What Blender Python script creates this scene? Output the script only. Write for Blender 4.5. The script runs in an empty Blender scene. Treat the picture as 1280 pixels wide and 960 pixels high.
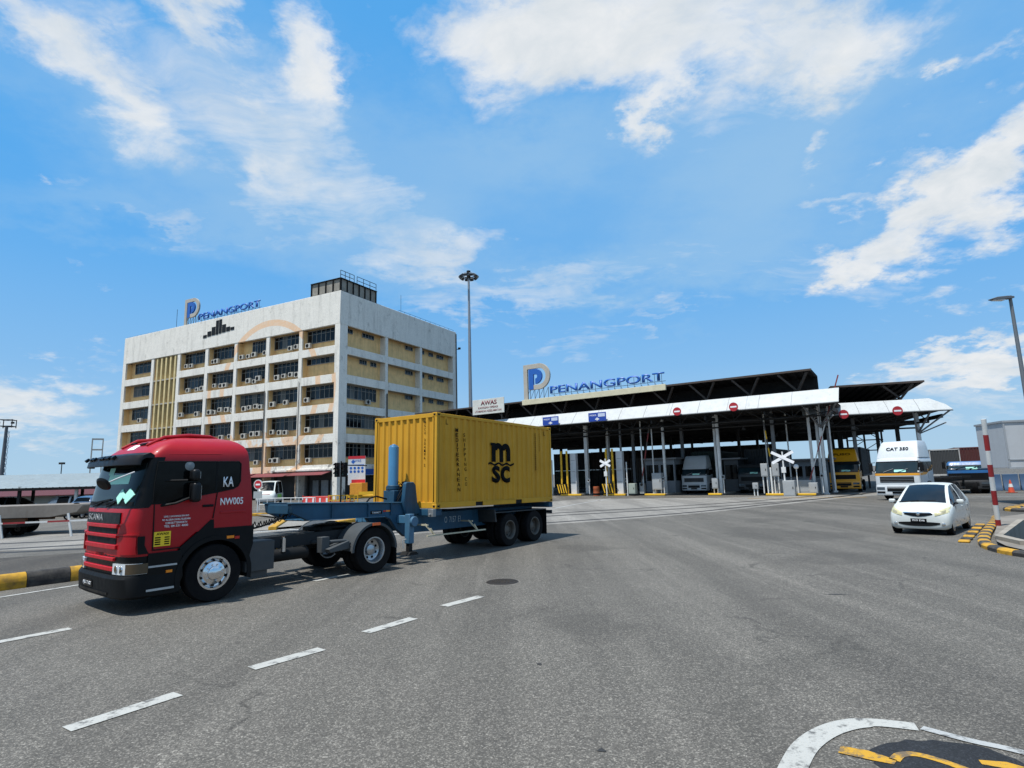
import bpy, bmesh, math, random
from mathutils import Vector, Matrix
rnd = random.Random(7)
scene = bpy.context.scene
COL = scene.collection
R = math.radians
PI = math.pi

# ------------------------------------------------------------------ materials
def lin(h):
    h = h.lstrip('#')
    o = []
    for i in (0, 2, 4):
        c = int(h[i:i+2], 16) / 255
        o.append(c / 12.92 if c <= .04045 else ((c + .055) / 1.055) ** 2.4)
    return tuple(o)

def nt(name):
    m = bpy.data.materials.new(name)
    m.use_nodes = True
    t = m.node_tree
    for n in list(t.nodes):
        t.nodes.remove(n)
    out = t.nodes.new('ShaderNodeOutputMaterial')
    b = t.nodes.new('ShaderNodeBsdfPrincipled')
    t.links.new(b.outputs[0], out.inputs[0])
    return m, t, b

def N(t, kind, **kw):
    n = t.nodes.new('ShaderNode' + kind)
    for k, v in kw.items():
        if k in n.inputs:
            n.inputs[k].default_value = v
        else:
            setattr(n, k, v)
    return n

def noise(t, vec, scale, detail=4, rough=.55, dim='3D'):
    n = t.nodes.new('ShaderNodeTexNoise')
    n.inputs['Scale'].default_value = scale
    n.inputs['Detail'].default_value = detail
    n.inputs['Roughness'].default_value = rough
    t.links.new(vec, n.inputs['Vector'])
    return n.outputs[0]

def ramp(t, fac, stops, interp='LINEAR'):
    r = t.nodes.new('ShaderNodeValToRGB')
    e = r.color_ramp.elements
    r.color_ramp.interpolation = interp
    while len(e) < len(stops):
        e.new(.5)
    for i, (p, c) in enumerate(stops):
        e[i].position = p
        e[i].color = c if len(c) == 4 else (*c, 1)
    t.links.new(fac, r.inputs[0])
    return r.outputs[0]

def mixc(t, fac, a, b, mode='MIX'):
    m = t.nodes.new('ShaderNodeMix')
    m.data_type = 'RGBA'
    m.blend_type = mode
    for s, v in ((0, fac), (6, a), (7, b)):
        if isinstance(v, (int, float)):
            m.inputs[s].default_value = v
        elif isinstance(v, tuple):
            m.inputs[s].default_value = v if len(v) == 4 else (*v, 1)
        else:
            t.links.new(v, m.inputs[s])
    return m.outputs[2]

def mathn(t, op, a, b=None, clamp=False, c=None):
    n = t.nodes.new('ShaderNodeMath')
    n.operation = op
    n.use_clamp = clamp
    for i, v in enumerate((a, b, c)):
        if v is None:
            continue
        if isinstance(v, (int, float)):
            n.inputs[i].default_value = v
        else:
            t.links.new(v, n.inputs[i])
    return n.outputs[0]

def mapping(t, vec, scale=(1, 1, 1), rot=(0, 0, 0), loc=(0, 0, 0)):
    n = t.nodes.new('ShaderNodeMapping')
    n.inputs['Scale'].default_value = scale
    n.inputs['Rotation'].default_value = rot
    n.inputs['Location'].default_value = loc
    t.links.new(vec, n.inputs['Vector'])
    return n.outputs[0]

MATS = {}
def M(name, col, rough=.5, metal=0, var=.15, scale=2.5, bump=0, bscale=40, dirt=0, dirtcol='#4a4036', streak=0, coat=0, spec=.5, dscale=1.2):
    """painted or raw surface with mottling, patchy dirt and vertical rain streaks"""
    if name in MATS:
        return MATS[name]
    if isinstance(col, str):
        col = lin(col)
    m, t, b = nt(name)
    tc = N(t, 'TexCoord').outputs['Object']
    f = noise(t, tc, scale, 5)
    c = mixc(t, f, tuple(max(0, x * (1 - var)) for x in col), tuple(min(1, x * (1 + var)) for x in col))
    if dirt:
        d = noise(t, tc, dscale, 8, .65)
        d = ramp(t, d, [(.42, (0, 0, 0)), (.75, (dirt, dirt, dirt))])
        c = mixc(t, d, c, lin(dirtcol))
    if streak:
        s = noise(t, mapping(t, tc, (3.2, 3.2, .22)), 1.6, 6, .7)
        s = ramp(t, s, [(.5, (0, 0, 0)), (.72, (streak, streak, streak))])
        c = mixc(t, s, c, lin(dirtcol))
    t.links.new(c, b.inputs['Base Color'])
    b.inputs['Metallic'].default_value = metal
    rr = noise(t, tc, scale * 3.1, 4)
    r2 = ramp(t, rr, [(.3, (max(.02, rough - .09),) * 3), (.7, (min(1, rough + .09),) * 3)])
    t.links.new(r2, b.inputs['Roughness'])
    b.inputs['Specular IOR Level'].default_value = spec
    if coat:
        b.inputs['Coat Weight'].default_value = coat
        b.inputs['Coat Roughness'].default_value = .06
    if bump:
        bp = N(t, 'Bump')
        bp.inputs['Strength'].default_value = bump
        bp.inputs['Distance'].default_value = .01
        t.links.new(noise(t, tc, bscale, 5), bp.inputs['Height'])
        t.links.new(bp.outputs[0], b.inputs['Normal'])
    MATS[name] = m
    return m

def glass_dark(name, col='#0b1012', rough=.05, spec=.6, var=.4):
    return M(name, col, rough=rough, spec=spec, var=var, scale=1.5)

# ------------------------------------------------------------------ mesh builder
class MB:
    def __init__(s):
        s.v, s.f, s.m, s.cur = [], [], [], 0
    def mat(s, i):
        s.cur = i
        return s
    def add(s, vs, fs):
        o = len(s.v)
        s.v += [tuple(p) for p in vs]
        for f in fs:
            s.f.append([o + i for i in f])
            s.m.append(s.cur)
        return s
    def box(s, x0, y0, z0, x1, y1, z1):
        vs = [(x, y, z) for z in (z0, z1) for y in (y0, y1) for x in (x0, x1)]
        return s.add(vs, [(0, 2, 3, 1), (4, 5, 7, 6), (0, 1, 5, 4), (2, 6, 7, 3), (0, 4, 6, 2), (1, 3, 7, 5)])
    def obox(s, c, size, rz=0, ry=0, rx=0):
        m = Matrix.Translation(c) @ Matrix.Rotation(rz, 4, 'Z') @ Matrix.Rotation(ry, 4, 'Y') @ Matrix.Rotation(rx, 4, 'X')
        a, b, d = (q / 2 for q in size)
        vs = [m @ Vector((x, y, z)) for z in (-d, d) for y in (-b, b) for x in (-a, a)]
        return s.add(vs, [(0, 2, 3, 1), (4, 5, 7, 6), (0, 1, 5, 4), (2, 6, 7, 3), (0, 4, 6, 2), (1, 3, 7, 5)])
    def beam(s, p0, p1, w, h=None):
        p0, p1 = Vector(p0), Vector(p1)
        h = h or w
        d = (p1 - p0).normalized()
        up = Vector((0, 0, 1)) if abs(d.z) < .95 else Vector((0, 1, 0))
        a = d.cross(up).normalized() * (w / 2)
        b = a.cross(d).normalized() * (h / 2)
        vs = [p + i * a + j * b for p in (p0, p1) for i, j in ((-1, -1), (1, -1), (1, 1), (-1, 1))]
        return s.add(vs, [(0, 1, 2, 3), (7, 6, 5, 4), (0, 4, 5, 1), (1, 5, 6, 2), (2, 6, 7, 3), (3, 7, 4, 0)])
    def prism(s, pts, ax, lo, hi):
        n = len(pts)
        def q(a, b, t):
            return {'y': (a, t, b), 'x': (t, a, b), 'z': (a, b, t)}[ax]
        vs = [q(a, b, lo) for a, b in pts] + [q(a, b, hi) for a, b in pts]
        fs = [tuple(range(n)), tuple(range(2 * n - 1, n - 1, -1))]
        fs += [(i, i + n, (i + 1) % n + n, (i + 1) % n) for i in range(n)]
        return s.add(vs, fs)
    def cyl(s, p0, p1, r0, r1=None, n=14):
        p0, p1 = Vector(p0), Vector(p1)
        r1 = r0 if r1 is None else r1
        d = (p1 - p0).normalized()
        up = Vector((0, 0, 1)) if abs(d.z) < .9 else Vector((1, 0, 0))
        a = d.cross(up).normalized()
        b = d.cross(a)
        vs = []
        for p, r in ((p0, r0), (p1, r1)):
            vs += [p + (a * math.cos(2 * PI * k / n) + b * math.sin(2 * PI * k / n)) * r for k in range(n)]
        fs = [tuple(range(n)), tuple(range(2 * n - 1, n - 1, -1))] + [(k, k + n, (k + 1) % n + n, (k + 1) % n) for k in range(n)]
        return s.add(vs, fs)
    def tube(s, path, r, n=8):
        P = [Vector(p) for p in path]
        rings = []
        a = None
        for i, p in enumerate(P):
            d = ((P[min(i + 1, len(P) - 1)] - P[max(i - 1, 0)])).normalized()
            if a is None:
                up = Vector((0, 0, 1)) if abs(d.z) < .9 else Vector((1, 0, 0))
                a = d.cross(up).normalized()
            else:
                a = (a - d * a.dot(d)).normalized()
            b = d.cross(a)
            rr = r[i] if isinstance(r, (list, tuple)) else r
            rings.append([p + (a * math.cos(2 * PI * k / n) + b * math.sin(2 * PI * k / n)) * rr for k in range(n)])
        vs = [q for ring in rings for q in ring]
        fs = [(i * n + k, i * n + (k + 1) % n, (i + 1) * n + (k + 1) % n, (i + 1) * n + k) for i in range(len(P) - 1) for k in range(n)]
        fs += [tuple(range(n))[::-1], tuple(range((len(P) - 1) * n, len(P) * n))]
        return s.add(vs, fs)
    def lathe(s, prof, c=(0, 0, 0), ax='y', n=32, a0=0, a1=None):
        """prof: (radius, offset along the axis)"""
        full = a1 is None
        a1 = 2 * PI if full else a1
        m = n if full else n + 1
        vs = []
        for r, t in prof:
            for k in range(m):
                a = a0 + (a1 - a0) * k / n
                u, w = r * math.cos(a), r * math.sin(a)
                vs.append({'y': (c[0] + u, c[1] + t, c[2] + w), 'x': (c[0] + t, c[1] + u, c[2] + w), 'z': (c[0] + u, c[1] + w, c[2] + t)}[ax])
        fs = []
        for i in range(len(prof) - 1):
            for k in range(n):
                k2 = (k + 1) % m if full else k + 1
                fs.append((i * m + k, i * m + k2, (i + 1) * m + k2, (i + 1) * m + k))
        return s.add(vs, fs)
    def grid(s, rows, closed=False):
        n = len(rows[0])
        vs = [p for r in rows for p in r]
        k = n if closed else n - 1
        return s.add(vs, [(i * n + j, i * n + (j + 1) % n, (i + 1) * n + (j + 1) % n, (i + 1) * n + j) for i in range(len(rows) - 1) for j in range(k)])
    def slab(s, rows, thick):
        """grid of points given a thickness along -z"""
        n = len(rows[0])
        s.grid(rows)
        s.grid([[(p[0], p[1], p[2] - thick) for p in r] for r in rows])
        edge = [rows[0][j] for j in range(n)] + [r[-1] for r in rows[1:]] + [rows[-1][j] for j in range(n - 2, -1, -1)] + [r[0] for r in rows[-2:0:-1]]
        return s.grid([edge, [(p[0], p[1], p[2] - thick) for p in edge]], closed=True)
    def build(s, name, mats, parent=None, smooth=38, bev=0, seg=2, flat=False, merge=True):
        me = bpy.data.meshes.new(name)
        me.from_pydata(s.v, [], s.f)
        if not isinstance(mats, (list, tuple)):
            mats = [mats]
        for m in mats:
            me.materials.append(m)
        me.polygons.foreach_set('material_index', s.m)
        bm = bmesh.new()
        bm.from_mesh(me)
        if merge:
            bmesh.ops.remove_doubles(bm, verts=bm.verts, dist=.0002)
        if not flat:
            bmesh.ops.recalc_face_normals(bm, faces=bm.faces)
        bm.to_mesh(me)
        bm.free()
        if smooth:
            me.polygons.foreach_set('use_smooth', [True] * len(me.polygons))
            me.set_sharp_from_angle(angle=R(smooth))
        o = bpy.data.objects.new(name, me)
        COL.objects.link(o)
        if parent:
            o.parent = parent
        if bev:
            md = o.modifiers.new('bevel', 'BEVEL')
            md.width = bev
            md.segments = seg
            md.limit_method = 'ANGLE'
            md.angle_limit = R(40)
            md.harden_normals = False
        return o

def tag(o, label=None, cat=None, group=None, kind=None):
    for k, v in (('label', label), ('category', cat), ('group', group), ('kind', kind)):
        if v:
            o[k] = v
    return o

def thing(name, label, cat, loc=(0, 0, 0), rz=0, group=None, ry=0):
    o = bpy.data.objects.new(name, None)
    COL.objects.link(o)
    o.empty_display_size = .3
    o.location = loc
    o.rotation_euler = (0, ry, rz)
    return tag(o, label, cat, group)

def kids(o):
    return [c for c in bpy.data.objects if c.parent == o]

def copy_tree(o, parent=None):
    c = o.copy()
    COL.objects.link(c)
    c.parent = parent
    for ch in kids(o):
        copy_tree(ch, c)
    return c

def text(body, name, mat, parent, pos, xd, yd, height, width=None, ext=.004, bold=0, align='CENTER', space=1.0, vertical=False):
    """lettering as a mesh; pos is the bottom centre of the block"""
    cu = bpy.data.curves.new(name, 'FONT')
    cu.body = body
    cu.size = 1
    cu.extrude = 0
    cu.offset = bold
    cu.align_x = align
    cu.space_line = space
    cu.resolution_u = 4
    tmp = bpy.data.objects.new('tmp_text', cu)
    me = bpy.data.meshes.new_from_object(tmp)
    bpy.data.objects.remove(tmp)
    bpy.data.curves.remove(cu)
    me.name = name
    xs = [v.co.x for v in me.vertices]
    ys = [v.co.y for v in me.vertices]
    x0, x1, y0, y1 = min(xs), max(xs), min(ys), max(ys)
    sy = height / (y1 - y0)
    sx = (width / (x1 - x0)) if width else sy
    xd, yd = Vector(xd).normalized(), Vector(yd).normalized()
    nd = xd.cross(yd)
    pos = Vector(pos)
    bm = bmesh.new()
    bm.from_mesh(me)
    for v in bm.verts:
        v.co = pos + xd * ((v.co.x - (x0 + x1) / 2) * sx) + yd * ((v.co.y - y0) * sy)
    if ext:
        r = bmesh.ops.extrude_face_region(bm, geom=list(bm.faces))
        for e in r['geom']:
            if isinstance(e, bmesh.types.BMVert):
                e.co += nd * ext
    bmesh.ops.recalc_face_normals(bm, faces=bm.faces)
    bm.to_mesh(me)
    bm.free()
    me.materials.clear()
    me.materials.append(mat)
    o = bpy.data.objects.new(name, me)
    COL.objects.link(o)
    if parent:
        o.parent = parent
    return o

def cut(o, cutter_mb, solver='EXACT'):
    """boolean difference baked into the mesh"""
    c = cutter_mb.build('cutter', [], None, smooth=0)
    md = o.modifiers.new('cut', 'BOOLEAN')
    md.operation = 'DIFFERENCE'
    md.solver = solver
    md.object = c
    bpy.context.view_layer.update()
    dg = bpy.context.evaluated_depsgraph_get()
    me = bpy.data.meshes.new_from_object(o.evaluated_get(dg))
    o.modifiers.clear()
    o.data = me
    bpy.data.objects.remove(c)

# ------------------------------------------------------------------ camera
def make_camera():
    pitch, roll, h = 0.1552, -0.027, 2.17
    fwd = Vector((0, math.cos(pitch), math.sin(pitch)))
    up0 = Vector((0, -math.sin(pitch), math.cos(pitch)))
    rt0 = Vector((1, 0, 0))
    rt = rt0 * math.cos(roll) + up0 * math.sin(roll)
    up = -rt0 * math.sin(roll) + up0 * math.cos(roll)
    cd = bpy.data.cameras.new('camera')
    cd.sensor_fit = 'HORIZONTAL'
    cd.sensor_width = 36
    cd.lens = 729.43 / 1280 * 36
    cd.clip_start = .05
    cd.clip_end = 20000
    c = bpy.data.objects.new('camera', cd)
    COL.objects.link(c)
    m = Matrix.Identity(4)
    for i in range(3):
        m[i][0], m[i][1], m[i][2] = rt[i], up[i], -fwd[i]
    m[2][3] = h
    c.matrix_world = m
    scene.camera = c
make_camera()

# ------------------------------------------------------------------ light and sky
SUN_EL = R(70)
SUNV = Vector((-.75, -.66, 0)).normalized()
def make_light():
    sd = bpy.data.lights.new('sun', 'SUN')
    sd.energy = 4.8
    sd.angle = R(.53)
    sd.color = (1, .965, .91)
    s = bpy.data.objects.new('sun', sd)
    COL.objects.link(s)
    to = Vector((SUNV.x * math.cos(SUN_EL), SUNV.y * math.cos(SUN_EL), math.sin(SUN_EL)))
    s.rotation_euler = to.to_track_quat('Z', 'Y').to_euler()
    s.location = (0, 0, 60)
    w = bpy.data.worlds.new('World')
    scene.world = w
    w.use_nodes = True
    t = w.node_tree
    for n in list(t.nodes):
        t.nodes.remove(n)
    out = t.nodes.new('ShaderNodeOutputWorld')
    bg = t.nodes.new('ShaderNodeBackground')
    t.links.new(bg.outputs[0], out.inputs[0])
    sky = t.nodes.new('ShaderNodeTexSky')
    sky.sky_type = 'NISHITA'
    sky.sun_disc = False
    sky.sun_elevation = SUN_EL
    sky.sun_rotation = math.atan2(SUNV.x, SUNV.y)
    sky.air_density = 1.0
    sky.dust_density = .6
    sky.ozone_density = 2.0
    bg.inputs[1].default_value = .10
    hs = t.nodes.new('ShaderNodeHueSaturation')
    hs.inputs['Saturation'].default_value = SKY_SAT
    hs.inputs['Value'].default_value = SKY_VAL
    hs.inputs['Hue'].default_value = SKY_HUE
    t.links.new(sky.outputs[0], hs.inputs['Color'])
    # clouds: a layer seen in perspective, gathered in banks; those out of view are added for their light
    tc = t.nodes.new('ShaderNodeTexCoord').outputs['Generated']
    sp = t.nodes.new('ShaderNodeSeparateXYZ')
    t.links.new(tc, sp.inputs[0])
    az = mathn(t, 'ARCTAN2', sp.outputs[0], sp.outputs[1])
    el = mathn(t, 'ARCSINE', sp.outputs[2])
    den = mathn(t, 'ADD', mathn(t, 'MAXIMUM', sp.outputs[2], 0.0), .28)
    cx = mathn(t, 'DIVIDE', sp.outputs[0], den)
    cy = mathn(t, 'DIVIDE', sp.outputs[1], den)
    cb = t.nodes.new('ShaderNodeCombineXYZ')
    t.links.new(cx, cb.inputs[0])
    t.links.new(cy, cb.inputs[1])
    t.links.new(mathn(t, 'MULTIPLY', sp.outputs[2], 1.4), cb.inputs[2])
    pv = cb.outputs[0]
    wv = t.nodes.new('ShaderNodeTexNoise')
    wv.inputs['Scale'].default_value = 2.2
    wv.inputs['Detail'].default_value = 3
    t.links.new(pv, wv.inputs['Vector'])
    wa = t.nodes.new('ShaderNodeVectorMath')
    wa.operation = 'SCALE'
    wa.inputs[3].default_value = .35
    t.links.new(wv.outputs['Color'], wa.inputs[0])
    wb = t.nodes.new('ShaderNodeVectorMath')
    wb.operation = 'ADD'
    t.links.new(pv, wb.inputs[0])
    t.links.new(wa.outputs[0], wb.inputs[1])
    pw = wb.outputs[0]
    n1 = noise(t, pw, 5.5, 10, .6)
    n2 = noise(t, mapping(t, pw, (1.0, 4.0, 1.0), rot=(0, 0, R(25))), 2.4, 7, .6)
    # ragged outlines: the banks are looked up through a two-scale warp
    wq = t.nodes.new('ShaderNodeTexNoise'); wq.inputs['Scale'].default_value = 5.0; wq.inputs['Detail'].default_value = 7; wq.inputs['Roughness'].default_value = .62
    t.links.new(pv, wq.inputs['Vector'])
    ws_ = t.nodes.new('ShaderNodeSeparateColor')
    t.links.new(wq.outputs['Color'], ws_.inputs[0])
    az0, el0 = az, el
    az = mathn(t, 'ADD', az, mathn(t, 'MULTIPLY', mathn(t, 'SUBTRACT', ws_.outputs[0], .5), .34))
    el = mathn(t, 'ADD', el, mathn(t, 'MULTIPLY', mathn(t, 'SUBTRACT', ws_.outputs[1], .5), .22))
    def blob(a, e, ra, re, rot, amp, pw_=1.0):
        ca, sa = math.cos(rot), math.sin(rot)
        da = mathn(t, 'SUBTRACT', az, a)
        de = mathn(t, 'SUBTRACT', el, e)
        u = mathn(t, 'ADD', mathn(t, 'MULTIPLY', da, ca / ra), mathn(t, 'MULTIPLY', de, sa / ra))
        v = mathn(t, 'ADD', mathn(t, 'MULTIPLY', da, -sa / re), mathn(t, 'MULTIPLY', de, ca / re))
        d = mathn(t, 'ADD', mathn(t, 'MULTIPLY', u, u), mathn(t, 'MULTIPLY', v, v))
        return mathn(t, 'MULTIPLY', mathn(t, 'POWER', 2.718, mathn(t, 'MULTIPLY', d, -1.0)), amp)
    def total(lst):
        s_ = None
        for b in lst:
            q = blob(*b)
            s_ = q if s_ is None else mathn(t, 'ADD', s_, q)
        return s_
    cum = total(CUMULUS)
    wis = total(WISPS)
    n3 = noise(t, pw, 15, 8, .62)
    n4 = noise(t, mapping(t, pw, (1.0, 3.0, 1.0), rot=(0, 0, R(-20))), 11, 6, .6)
    # cumulus: noise pushed up inside the banks
    a1 = mathn(t, 'ADD', mathn(t, 'MULTIPLY', mathn(t, 'SUBTRACT', n1, .5), 1.35), mathn(t, 'SUBTRACT', cum, .33))
    a1 = mathn(t, 'ADD', a1, mathn(t, 'MULTIPLY', mathn(t, 'SUBTRACT', n3, .5), .75))
    d1 = ramp(t, a1, [(.0, (0, 0, 0)), (.16, (.14,) * 3), (.38, (.50,) * 3), (.66, (.86,) * 3), (1, (.97,) * 3)])
    a2 = mathn(t, 'ADD', mathn(t, 'MULTIPLY', mathn(t, 'SUBTRACT', n2, .5), .9), mathn(t, 'SUBTRACT', wis, .36))
    a2 = mathn(t, 'ADD', a2, mathn(t, 'MULTIPLY', mathn(t, 'SUBTRACT', n4, .5), .5))
    d2 = ramp(t, a2, [(.0, (0, 0, 0)), (.5, (.62,) * 3), (1, (.8,) * 3)])
    dens = mathn(t, 'SUBTRACT', mathn(t, 'ADD', d1, d2), mathn(t, 'MULTIPLY', d1, d2))
    # bodies of the clouds are a little grey where thick
    sh = noise(t, mapping(t, pw, loc=(.05, .09, 0)), 5.5, 7, .62)
    ccol = ramp(t, sh, [(.34, (5.3, 5.75, 6.1)), (.60, (6.6, 6.75, 6.85))])
    base = mixc(t, .84, hs.outputs[0], SKY_AZURE)
    hz = ramp(t, el0, [(.0, (.95, .95, .95)), (.07, (.74, .74, .74)), (.17, (.36, .36, .36)), (.32, (.1, .1, .1)), (.45, (0, 0, 0))])
    veil = total(VEIL)
    hz = mathn(t, 'MAXIMUM', hz, veil)
    c0 = mixc(t, hz, base, HAZE_COL)
    c1 = mixc(t, dens, c0, ccol)
    t.links.new(c1, bg.inputs[0])
    w.cycles.sampling_method = 'MANUAL'
    w.cycles.sample_map_resolution = 1024
    scene.view_settings.view_transform = 'Standard'
    scene.view_settings.look = 'None'
    scene.view_settings.exposure = EXPO
    scene.view_settings.gamma = 1
    scene.view_settings.use_curve_mapping = False
SKY_SAT, SKY_VAL, SKY_HUE, EXPO = 1.15, 1.1, .495, 0.35
HAZE_COL = (3.5, 5.0, 6.2)
SKY_AZURE = (.74, 3.3, 7.05)
VEIL = [(0.42, 0.42, .26, .13, 0, .50), (-.40, .52, .20, .12, -.4, .42), (.12, .32, .30, .05, 0, .34), (-.6, .38, .22, .04, .1, .30), (.62, .55, .25, .1, 0, .3), (-.15, .42, .22, .10, .3, .38), (.05, .55, .3, .06, 0, .35), (-.65, .5, .2, .06, -.3, .35), (.25, .2, .3, .04, 0, .3)]
CUMULUS = [
(-0.70, 0.575, 0.15, 0.058, -0.44, 1.05), (-0.52, 0.655, 0.14, 0.045, -0.61, 1.0), (-0.355, 0.628, 0.052, 0.070, 0.35, 1.05),
(-0.405, 0.47, 0.04, 0.07, -0.3, 0.45), (0.03, 0.70, 0.20, 0.085, 0.00, 1.15), (0.326, 0.67, 0.28, 0.085, -0.1, 1.2),
(0.56, 0.575, 0.13, 0.055, 0.1, 1.0), (0.262, 0.555, 0.034, 0.055, -0.42, 0.85), (0.532, 0.470, 0.045, 0.026, 0.61, 0.8),
(0.697, 0.508, 0.030, 0.018, 0.17, 0.9), (0.760, 0.512, 0.032, 0.017, 0.35, 0.55), (0.74, 0.395, 0.10, 0.058, 0.62, 1.25),
(0.63, 0.35, 0.085, 0.052, 0.52, 1.15), (0.535, 0.297, 0.055, 0.026, 0.26, 0.9), (0.721, 0.330, 0.073, 0.050, 0.35, 0.50),
(0.65, 0.125, 0.10, 0.033, 0.14, 0.85), (0.706, 0.143, 0.056, 0.031, 0.17, 0.60), (0.685, 0.217, 0.067, 0.023, 0.26, 0.50),
(-0.71, 0.108, 0.10, 0.05, 0.00, 0.95), (-0.735, 0.405, 0.018, 0.013, 0.00, 0.55), (-0.624, 0.176, 0.037, 0.016, 0.00, 0.40),
(0.568, 0.128, 0.039, 0.016, 0.00, 0.40), (1.5, .5, .4, .25, 0, .85), (-1.6, .5, .4, .25, 0, .85), (2.4, .6, .6, .3, 0, .9), (-2.4, .6, .6, .3, 0, .9), (3.1, .4, .4, .3, 0, .8), (-3.1, .4, .4, .3, 0, .8), (0, 1.3, 3.2, .22, 0, .8), (1.2, 1.0, .5, .2, 0, .8), (-1.3, 1.0, .5, .2, 0, .8)]  # banks beside, behind and overhead are unseen, added to whiten the ambient light
WISPS = [
(-0.674, 0.401, 0.109, 0.022, -0.09, 0.50), (-0.563, 0.366, 0.126, 0.016, 0.09, 0.40), (-0.087, 0.385, 0.143, 0.031, 0.21, 0.65),
(-0.024, 0.305, 0.185, 0.040, 0.07, 0.60), (0.252, 0.261, 0.079, 0.016, 0.21, 0.45), (-0.39, 0.45, 0.06, 0.08, -0.6, 0.35),
(0.085, 0.207, 0.125, 0.041, 0.00, 0.45), (-0.357, 0.502, 0.209, 0.10, -0.52, 0.30), (-0.521, 0.569, 0.252, 0.090, -0.35, 0.34), (-.62, .61, .16, .05, -.4, .3), (.2, .74, .4, .06, 0, .45),
(0.461, 0.564, 0.311, 0.092, 0.00, 0.40), (0.637, 0.310, 0.156, 0.096, 0.35, 0.45), (-0.665, 0.292, 0.063, 0.015, -0.52, 0.42),
(-0.648, 0.075, 0.150, 0.044, 0.00, 0.55), (0.639, 0.087, 0.132, 0.049, 0.00, 0.55), (-0.221, 0.444, 0.125, 0.074, -0.52, 0.38),
(0.568, 0.400, 0.041, 0.013, 0.09, 0.40), (0.310, 0.335, 0.284, 0.075, 0.00, 0.30)]
make_light()
# ------------------------------------------------------------------ shared vehicle pieces
TYRE = M('tyre_rubber', '#101012', rough=.9, var=.25, dirt=.3, dirtcol='#35312c', spec=.15)
RIMS = M('rim_steel', '#a9adb0', rough=.32, metal=.9, var=.1, dirt=.25)
RIMD = M('rim_dark', '#57544f', rough=.6, metal=.3, var=.2, dirt=.5)
CHROME = M('chrome', '#d6d8da', rough=.16, metal=1, var=.05)
BLACKP = M('black_plastic', '#0e0f10', rough=.6, var=.2, spec=.18)
BLACKG = M('black_gloss', '#08090a', rough=.35, var=.2, spec=.2)
CHASSIS = M('chassis_grey', '#282b2e', rough=.65, var=.2, dirt=.3, dirtcol='#3b362f', spec=.25)
DARKST = M('dark_steel', '#141516', rough=.7, var=.3, dirt=.25, dirtcol='#302c27', spec=.2)
GLASS = glass_dark('tinted_glass', '#07090a', rough=.08, spec=.16)
LAMP = M('lamp_lens', '#c9ced0', rough=.12, var=.25, scale=9, coat=.6)
LAMPY = M('yellowed_lens', '#b9b48c', rough=.25, var=.3, scale=10, coat=.2)
AMBER = M('amber_lens', '#e08018', rough=.2, var=.1)
REDL = M('red_lens', '#a81d18', rough=.2, var=.1)
WHITEL = M('white_lettering', '#e6e7e8', rough=.6, var=.05)
BLACKL = M('black_lettering', '#0b0b0c', rough=.8, var=.1, spec=.1)
BLUEL = M('blue_lettering', '#1d56a5', rough=.45, var=.06)
REDPAINT = M('sign_red', '#b5202a', rough=.5, var=.08)
PAPER = M('teal_paper', '#a5e3d2', rough=.7, var=.1)
YELL = M('safety_yellow', '#e0b020', rough=.6, var=.12, dirt=.3)

def tyre_prof(r, w, rim):
    h = w / 2
    return [(rim, -h * .8), (rim + .02, -h * .95), (r * .86, -h), (r * .965, -h * .93), (r * .985, -h * .82), (r, -h * .7),
            (r, -h * .45), (r - .012, -h * .43), (r - .012, -h * .36), (r, -h * .34), (r, -h * .05), (r - .012, -h * .04), (r - .012, h * .04), (r, h * .05),
            (r, h * .34), (r - .012, h * .36), (r - .012, h * .43), (r, h * .45), (r, h * .7), (r * .985, h * .82), (r * .965, h * .93), (r * .86, h), (rim + .02, h * .95), (rim, h * .8)]

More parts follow.
